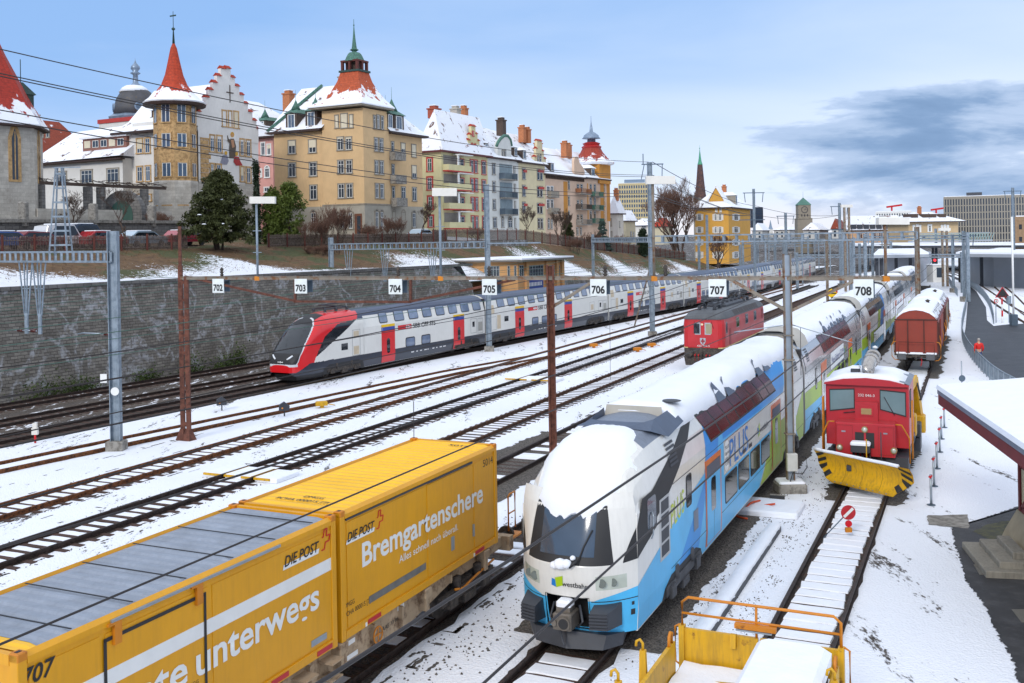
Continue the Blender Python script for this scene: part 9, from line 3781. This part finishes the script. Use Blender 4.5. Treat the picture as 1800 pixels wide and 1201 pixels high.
t,W,a_,b_=grid_block('office_building','white office building with tall dark windows behind the station wing','office building',1542,1600,560,375,400,14,3,WHITE,mk_glass('office_glass',(0.05,0.07,0.09)),20,-20,0.5,0.75)
t,W,a_,b_=grid_block('office_building','large grey office block with vertical concrete fins at the right edge','office building',1668,1850,420,349,436,41,7,mk('grey_concrete_fins',hx('#8f887c'),0.8),mk_glass('office_glass_dark',(0.03,0.04,0.055)),25,-25,0.5,0.86)
m=MB()
m.box(-W*0.3,-W*0.16,4,10,b_+1.1,b_+2.6)
m.build('penthouse',DARK,t)
t,W,a_,b_=grid_block('office_building','small brown building cut by the right edge','building',1790,1860,230,388,432,5,2,mk('brown_cladding',hx('#8f7458'),0.8),GLASS,12,-27,0.35,0.4)
t=thing('footbridge','glass-sided footbridge in front of the ochre station house','footbridge')
A,B=at(1600,424,262),at(1740,424,262)
m=MB()
m.bar((A.x,A.y,6.6),(B.x,B.y,6.6),3,0.4)
m.bar((A.x,A.y,8.6),(B.x,B.y,8.6),0.2,0.2)
m.build('deck',LIGHTG,t)
m=MB()
n=60
for i in range(n):
 c=A.lerp(B,i/n)
 m.bar((c.x,c.y-1.4,6.8),(c.x+(0.8 if i%2 else-0.8),c.y-1.4,8.6),0.14,0.1)
m.build('railing',mk('pale_green_glass',hx('#8fa9a6'),0.3),t)
for px,py,lab in((1572,364,'far-off red crane jib above the white office building'),(1650,369,'far-off red crane jib right of the ochre house chimney')):
 A=at(px,py,800)
 m=MB()
 m.bar(A+Vector((-6,0,0)),A+Vector((6,0,1.5)),1.2,1.4)
 m.bar(A+Vector((-2,0,0)),Vector((A.x-2,A.y,0)),1.0,1.0)
 tag(m.build('crane',REDSIG),lab,'crane','far-off cranes')
# street above the wall: fences, cars, trees
def hillz(s,q):
 zt,zw=ztop(s),zwall(s)
 if q<=11.3:
  return zw+(zt-zw)*max(0,(q-0.6)/10.7)**1.05
 return zt+min(2.0,(q-11.3)*0.075)*max(0,min(1,(zt-2)/6))
def on_hill(px,q):
 """ground point in the image column px on the line q metres behind the wall line"""
 d=ray(px,430)
 k=(PW-q)/(d.x*RL.x+d.y*RL.y)
 v=Vector((d.x*k,d.y*k,0))
 s=v.dot(UL)
 v.z=hillz(s,q)
 return v,s
PICK=mk('weathered_pickets',hx('#7a6a60'),0.85,0,0.3,3,col2=hx('#4d423c'))
FPOST=mk('rust_fence_post',hx('#5a2a22'),0.8,0,0.2,2)
rr=random.Random(77)
for a,b,lab in((-60,330,'brown picket fence in front of the parked cars'),(470,760,'picket fence below the beige corner house'),(760,1000,'tall picket fence below the terraced houses'),(1000,1205,'picket fence running down the snowy bank')):
 va,sa=on_hill(a,11.6)
 vb,sb=on_hill(b,11.6)
 t=thing('picket_fence',lab,'fence',(0,0,0),0,'picket fences along the street')
 m=MB()
 s=sa
 hgt=1.25 if a<700 else 1.7
 pst=[]
 while s<sb:
  c=ln(PW-11.6,s,28.5,hillz(s,11.6))
  m.bar(c+Vector((0,0,0.05)),c+Vector((0,0,hgt+rr.uniform(-0.06,0.06))),0.075,0.03)
  s+=0.14 if s<110 else 0.2
 for zz in(0.25,hgt-0.3):
  s=sa
  while s<sb:
   m.bar(ln(PW-11.55,s,28.5,hillz(s,11.6)+zz),ln(PW-11.55,s+2,28.5,hillz(s+2,11.6)+zz),0.05,0.07)
   s+=2
 m.build('picket_panel',PICK,t)
 s=sa
 while s<sb:
  c=ln(PW-11.4,s,28.5,hillz(s,11.6))
  m=MB()
  m.bar(c,c+Vector((0,0,hgt+0.15)),0.13,0.13)
  m.build('post',FPOST,t)
  s+=2.7
t=thing('garden_wall','grey stone parapet wall with stone pillars behind the parked cars','wall')
m=MB()
a,sa=on_hill(-40,21)
b,sb=on_hill(322,21)
s=sa
while s<sb:
 m.bar(ln(PW-21,s,28.5,9.8),ln(PW-21,min(sb,s+3),28.5,9.8),0.6,3.2)
 s+=3
m.build('masonry',STONE2,t)
m=MB()
s=sa
while s<sb:
 m.bar(ln(PW-20.9,s,28.5,11.45),ln(PW-20.9,min(sb,s+2.98),28.5,11.45),0.9,0.28)
 s+=3
m.build('coping',CONC,t)
for px in(42,165,268,40-60):
 c,s=on_hill(px,20.9)
 m=MB()
 m.rbox(c.x-0.35,c.x+0.35,c.y-0.35,c.y+0.35,11.0,13.1,0.1)
 m.build('pillar',CONC,t)
t=thing('garden_gate','round-arched stone garden gate with a green door under a pergola','gate')
c,s=on_hill(219,27)
k=c.y/1800
m=MB()
m.prism([(-2.3,9),(2.3,9),(2.3,12.6)]+[(2.3*cos(q),12.6+2.2*sin(q))for q in[pi*i/10 for i in range(1,10)]]+[(-2.3,12.6)],'y',-0.4,0.4)
m.xf(Matrix.Translation((c.x,c.y,0))@Matrix.Rotation(radians(-14),4,'Z'))
m.build('arch',STONE2,t)
m=MB()
m.prism([(-1.3,9),(1.3,9),(1.3,12.3)]+[(1.3*cos(q),12.3+1.5*sin(q))for q in[pi*i/8 for i in range(1,8)]]+[(-1.3,12.3)],'y',-0.46,-0.41)
m.xf(Matrix.Translation((c.x,c.y,0))@Matrix.Rotation(radians(-14),4,'Z'))
m.build('door',mk('green_gate',hx('#2f4f46'),0.6),t)
t=thing('pergola','brown pergola on stone piers in the garden between church and gabled house','pergola')
m=MB()
ps=[on_hill(x,28)[0]for x in(72,156,179,255)]
for v in ps:
 m.box(v.x-0.35,v.x+0.35,v.y-0.35,v.y+0.35,9,15.1)
m.build('pier',STONE2,t)
m=MB()
a,b=on_hill(66,28)[0],on_hill(288,28)[0]
for o_ in(0,0.9):
 m.bar((a.x,a.y+o_,15.3),(b.x,b.y+o_,15.3),0.2,0.28)
for i in range(60):
 v=a.lerp(b,rr.random())
 m.bar((v.x,v.y-0.4,15.5+rr.uniform(0,.3)),(v.x+rr.uniform(-1.2,1.2),v.y+1.2,15.5+rr.uniform(-.2,.4)),0.05,0.05)
m.build('beam',DKWOOD,t)
t=thing('garden_wall','pale stone garden wall under the pergola','wall')
m=MB()
a,b=on_hill(64,27)[0],on_hill(300,27)[0]
m.bar((a.x,a.y,11.0),(b.x,b.y,11.0),0.5,3.6)
m.build('masonry',LIGHTST,t)
def car(lab,px,q,col,van=False,L=4.3):
 c,s=on_hill(px,q)
 t=thing('parked_car',lab,'car',(c.x,c.y,c.z),-radians(28.5),'cars parked behind the picket fence')
 h_=1.95 if van else 1.45
 pf=[(-L/2,0.35),(L/2,0.35),(L/2,0.8),(L/2-0.15,0.95),(L/2-0.9,1.02),(L/2-1.5,h_-0.06),(-L/2+0.9,h_),(-L/2+0.25,h_-0.12 if van else 1.0),(-L/2,0.95)]
 m=MB()
 m.loft([[(x,y*(0.98 if abs(x)>.8 else 1),z if z<1 or abs(x)<0.8 else z-0.02)for y,z in pf]for x in(-0.86,-0.8,0.8,0.86)],0,True,True)
 m.build('body',mk('car_paint_'+col[1:],hx(col),0.25,0.1,0.03,coat=0.6),t)
 m=MB()
 for sx in(-1,1):
  m.add([(sx*0.868,y,z)for y,z in((L/2-1.05,1.0),(L/2-1.55,h_-0.14),(-L/2+0.95,h_-0.14),(-L/2+0.5,1.0))],[(0,1,2,3)])
 m.build('window',GLASS,t)
 for y in(-L/2+0.8,L/2-0.8):
  for sx in(-0.8,0.8):
   m=MB()
   m.tube([(sx-0.09,y,0.31),(sx+0.09,y,0.31)],0.31,14,smooth=False)
   m.build('wheel',BLACK,t)
 m=MB()
 m.rbox(-0.7,0.7,-L/2+1.0,L/2-1.7,h_-0.005,h_+0.06,0.03)
 m.build('snow',SNOW,t)
for a in(('white van with dark windows parked behind the fence',108,16,'#d8d8d8',True),('dark blue car parked between the white van and the red one',148,17,'#27384f',True),('red car with snow on its roof behind the fence',178,15,'#a81c22'),('silver-blue car behind the fence, left of the dark conifer',250,15,'#a9bccb'),('small dark red car low behind the fence',62,15,'#7d1a24'),('blue car at the far left behind the fence',8,15,'#2b4f93'),('red car half hidden by the dark conifer',325,16,'#a02030'),('pale blue car in front of the beige corner house',742,17,'#b5c9d8')):
 car(*a)
person('person in dark clothes at the door of the beige corner house',(lambda v:(v.x,v.y,v.z))(on_hill(639,24)[0]),1.75,0.3,mk('dark_navy_coat',hx('#20283a'),0.8),JEAN,mk('dark_hair',hx('#3a2c24'),0.8),True)
v=K0.K+K0.s*K0.U('R',803)+K0.e*0.55
person('person in dark clothes standing on a balcony of the red-framed house',(v.x,v.y,K0.Z('R',803,368)),1.75,-1.2,mk('black_pullover',(0.03,0.03,0.035),0.8),JEAN,mk('grey_hair',hx('#a5a09a'),0.8),True)
YEW=mk_leaf('dark_yew',(0.012,0.018,0.006),(0.085,0.095,0.026))
IVYG=mk_leaf('bright_ivy',(0.03,0.055,0.008),(0.15,0.19,0.035))
CYP=mk_leaf('cypress_green',(0.008,0.018,0.010),(0.03,0.05,0.02))
FIR=mk_leaf('blue_fir',(0.02,0.04,0.035),(0.09,0.13,0.11))
BARK=mk('grey_brown_bark',hx('#4a3b32'),0.9,0,0.3,3)
TWIG=mk('reddish_twigs',hx('#6b4f42'),0.9,0,0.25,2)
TWIG2=mk('brown_twigs',hx('#54443a'),0.9,0,0.25,2)
SNOWL=SNOW
def clumps(rnd,centres,n,size,flat=0.5):
 m=MB()
 for c,r in centres:
  for i in range(n):
   d=Vector((rnd.gauss(0,1),rnd.gauss(0,1),rnd.gauss(0,1)))
   d.normalize()
   p=c+Vector((d.x*r[0],d.y*r[1],d.z*r[2]))*(rnd.random()**0.45)
   a=(d+Vector((rnd.gauss(0,.6),rnd.gauss(0,.6),rnd.gauss(0,.5)-0.3))).normalized()
   b=a.cross(Vector((rnd.gauss(0,1),rnd.gauss(0,1),rnd.gauss(0,1)))).normalized()
   s_=size*rnd.uniform(0.5,1.5)
   m.add([p-a*s_,p+b*s_*flat,p+a*s_,p-b*s_*flat],[(0,1,2,3)])
 return m
def evergreen(name,lab,px,q,base_y,top_y,wid,mat,seed,shape='yew',snow=True):
 rnd=random.Random(seed)
 c,s=on_hill(px,q)
 h_=at(px,top_y,c.y).z-c.z
 w_=wid/1800*c.y
 t=thing(name,lab,'tree',c)
 m=MB()
 for k in range(4 if shape=='yew' else 1):
  a=rnd.uniform(0,6.28)
  m.tube([(cos(a)*0.3*(shape=='yew'),sin(a)*0.3*(shape=='yew'),-0.6),(cos(a)*w_*0.12*(shape=='yew'),sin(a)*w_*.12*(shape=='yew'),h_*0.5),(cos(a)*w_*.1*(shape=='yew'),0,h_*0.9)],0.16,6,r1=0.04)
 m.build('trunk',BARK,t)
 cs=[]
 n={'yew':260,'cyp':40,'fir':70,'ivy':70}[shape]
 for i in range(n):
  f=rnd.random()
  if shape=='yew':
   f=0.12+0.86*f
   rad=w_/2*(1.0-f)**0.85*(0.7+0.65*rnd.random())+0.1
   if f<0.25:
    rad*=0.82+f*0.7
  elif shape=='cyp':
   rad=w_/2*(0.35+0.65*sin(pi*min(1,f*0.75+0.2)))*0.6
  elif shape=='fir':
   rad=w_/2*(1-f)*1.05+0.05
  else:
   rad=w_/2*sqrt(max(0.05,1-(2*f-0.9)**2))
  a=rnd.uniform(0,2*pi)
  rr_=rad*(rnd.uniform(0.35,1.0))
  cs.append((Vector((rr_*cos(a),rr_*sin(a),f*h_)),{'yew':(0.62,0.62,0.36),'cyp':(0.35,0.35,0.8),'fir':(0.5,0.5,0.22),'ivy':(0.6,0.6,0.55)}[shape]))
 o=clumps(rnd,cs,{'yew':110,'cyp':90,'fir':60,'ivy':110}[shape],0.16 if shape!='fir' else 0.2,0.34).build('crown',mat,t)
 if snow:
  m=MB()
  for i in range(12 if shape=='yew' else 12):
   p,r=rnd.choice(cs)
   p=p+Vector((p.x*0.15,p.y*0.15,r[2]*0.9))
   s_=rnd.uniform(0.08,0.22)
   m.lathe([(0.02,-0.02),(s_,0),(s_*0.7,0.06),(0.02,0.08)],7,p)
  m.build('snow',SNOWL,t)
 return t
evergreen('conifer','broad dark conifer on the bank in front of the gabled house',388,10.6,450,299,175,YEW,3)
evergreen('cypress','slim dark cypress right of the gabled house',452,16,350,289,14,CYP,4,'cyp',False)
evergreen('evergreen_bush','bright green ivy-clad bush right of the dark conifer',508,14,400,327,62,IVYG,5,'ivy',False)
evergreen('evergreen_bush','yellow-green ivy-clad bush behind the cypress, half hidden',478,15.5,400,334,34,IVYG,15,'ivy',False)
evergreen('fir_tree','bluish fir with snow at the end of the terrace',1059,12.5,430,390,34,FIR,6,'fir')
evergreen('evergreen_bush','ivy-covered stump in front of the pinkish house',998,13,425,390,14,YEW,7,'ivy',False)
evergreen('evergreen_bush','small dark shrub below the terrace end',1130,11,440,405,18,CYP,8,'ivy',False)
def bare_tree(name,lab,c,h_,spread,seed,depth=6,mat=TWIG2,r0=0.16,stems=1,thin=0.010,up=0.55,cat='tree'):
 rnd=random.Random(seed)
 t=thing(name,lab,cat,c)
 tr,tw=MB(),MB()
 def grow(p,d,L,r,lev):
  q=p+d*L*0.5+Vector((rnd.gauss(0,.04),rnd.gauss(0,.04),0))*L
  e=p+d*L+Vector((rnd.gauss(0,.07),rnd.gauss(0,.07),rnd.gauss(0,.03)))*L
  (tr if lev>=depth-2 else tw).tube([p,q,e],max(r,thin),5 if lev>=depth-2 else 3,r1=max(r*0.62,thin*0.8),cap=False)
  if lev==0:
   return
  for k in range(2 if lev>3 and rnd.random()<0.4 else 3):
   a=rnd.uniform(0,2*pi)
   dv=Vector((cos(a)*spread,sin(a)*spread,rnd.uniform(up*0.6,up*1.5)))
   nd=(d*0.9+dv).normalized()
   b=p.lerp(e,rnd.uniform(0.55,1.0))
   grow(b,nd,L*rnd.uniform(0.58,0.82),r*0.6,lev-1)
 for k in range(stems):
  a=rnd.uniform(0,2*pi)
  d=Vector((cos(a)*0.25,sin(a)*0.25,1)).normalized()if stems>1 else Vector((0.02,0.02,1))
  grow(Vector((cos(a)*0.1*stems*.4,sin(a)*0.1*stems*.4,-0.3)),d,h_*0.36,r0,depth)
 zt=max(v[2]for v in tr.v+tw.v)
 M_=Matrix.Diagonal((h_/zt,h_/zt,h_/zt,1))
 tr.xf(M_).build('trunk',BARK,t)
 tw.xf(M_).build('crown',mat,t)
 return t
c=at(1198,465,212)
bare_tree('bare_tree','large bare winter tree left of the orange-yellow house',(c.x,c.y,2.0),at(1198,308,212).z-2.0,0.55,12,7,TWIG,0.30,6,0.020,0.42)
c=at(1262,465,196)
bare_tree('bare_tree','smaller bare tree in front of the orange-yellow house',(c.x,c.y,1.0),9.0,0.6,13,7,TWIG,0.18,2,0.016)
for px,q,h_,sp,sd,mat,st,nm,lab in((583,8,5.2,0.5,21,TWIG,9,'bare_bush','dense reddish bare bush on the bank below the beige corner house'),(555,9,3.4,0.6,22,TWIG,6,'bare_bush','low bare bush left of the reddish one'),(690,11,3.6,0.7,23,TWIG,6,'bare_bush','bare hedge bush below the corner house balconies'),(740,13.5,5.2,0.7,24,TWIG2,1,'bare_tree','small pollarded bare tree before the corner house'),(925,13,5.6,0.6,25,TWIG2,1,'bare_tree','small bare tree in front of the cream house'),(990,12,6.0,0.45,26,TWIG2,3,'bare_bush','tall thin bare bush in front of the pinkish house'),(128,19,4.8,0.9,27,TWIG2,1,'bare_tree','bare tree behind the lattice tower'),(216,12.5,5.6,0.9,28,TWIG2,1,'bare_tree','bare tree in front of the green garden gate'),(285,24,3.0,0.7,29,TWIG,6,'bare_bush','brown bare bushes at the foot of the gabled house'),(1010,9.5,2.6,0.7,30,TWIG,7,'bare_bush','brown scrub at the top of the snowy bank'),(1040,11,3.4,0.6,32,TWIG,5,'bare_bush','brown scrub left of the fir'),(1095,12.5,3.6,0.6,33,TWIG,5,'bare_bush','brown scrub right of the fir'),(560,7.0,1.2,0.9,34,TWIG,8,'bare_bush','low brambles on the bank'),(838,12.8,2.2,0.8,35,TWIG,6,'bare_bush','low bare shrub in front of the white house'),(655,12.2,2.6,0.8,36,TWIG,6,'bare_bush','bare shrub by the corner house door')):
 c,s=on_hill(px,q)
 bare_tree(nm,lab,c,h_,sp,sd,5 if st>3 else 7,mat,0.02 if st>3 else 0.10,st*2 if st>3 else st,0.009,0.5,'bush' if 'bush' in nm else 'tree')
t=thing('retaining_wall','upper stone wall behind the apricot railway building','wall')
m=MB()
a,sa=on_hill(770,10.4)
b,sb=on_hill(925,10.4)
m.bar((a.x,a.y,7.3),(b.x,b.y,7.3),0.6,3.4)
m.build('masonry',STONE,t)
rr=random.Random(6)
m=MB()
for i in range(5200):
 s=rr.uniform(28,130)
 q=1.5+10*rr.random()
 c=ln(PW-q,s,28.5,hillz(s,q)+0.05)
 a=Vector((rr.gauss(0,1),rr.gauss(0,1),rr.gauss(0,.8)+.6)).normalized()*rr.uniform(0.08,0.26)
 b=Vector((rr.gauss(0,1),rr.gauss(0,1),0)).normalized()*0.03
 m.add([c-b,c+b,c+a],[(0,1,2)])
o=m.build('dry_grass',mk('dry_grass_blades',hx('#6a5236'),0.9,0,0.4,2))
tag(o,'dry grass tufts and leaves on the bank','grass',kind='stuff')
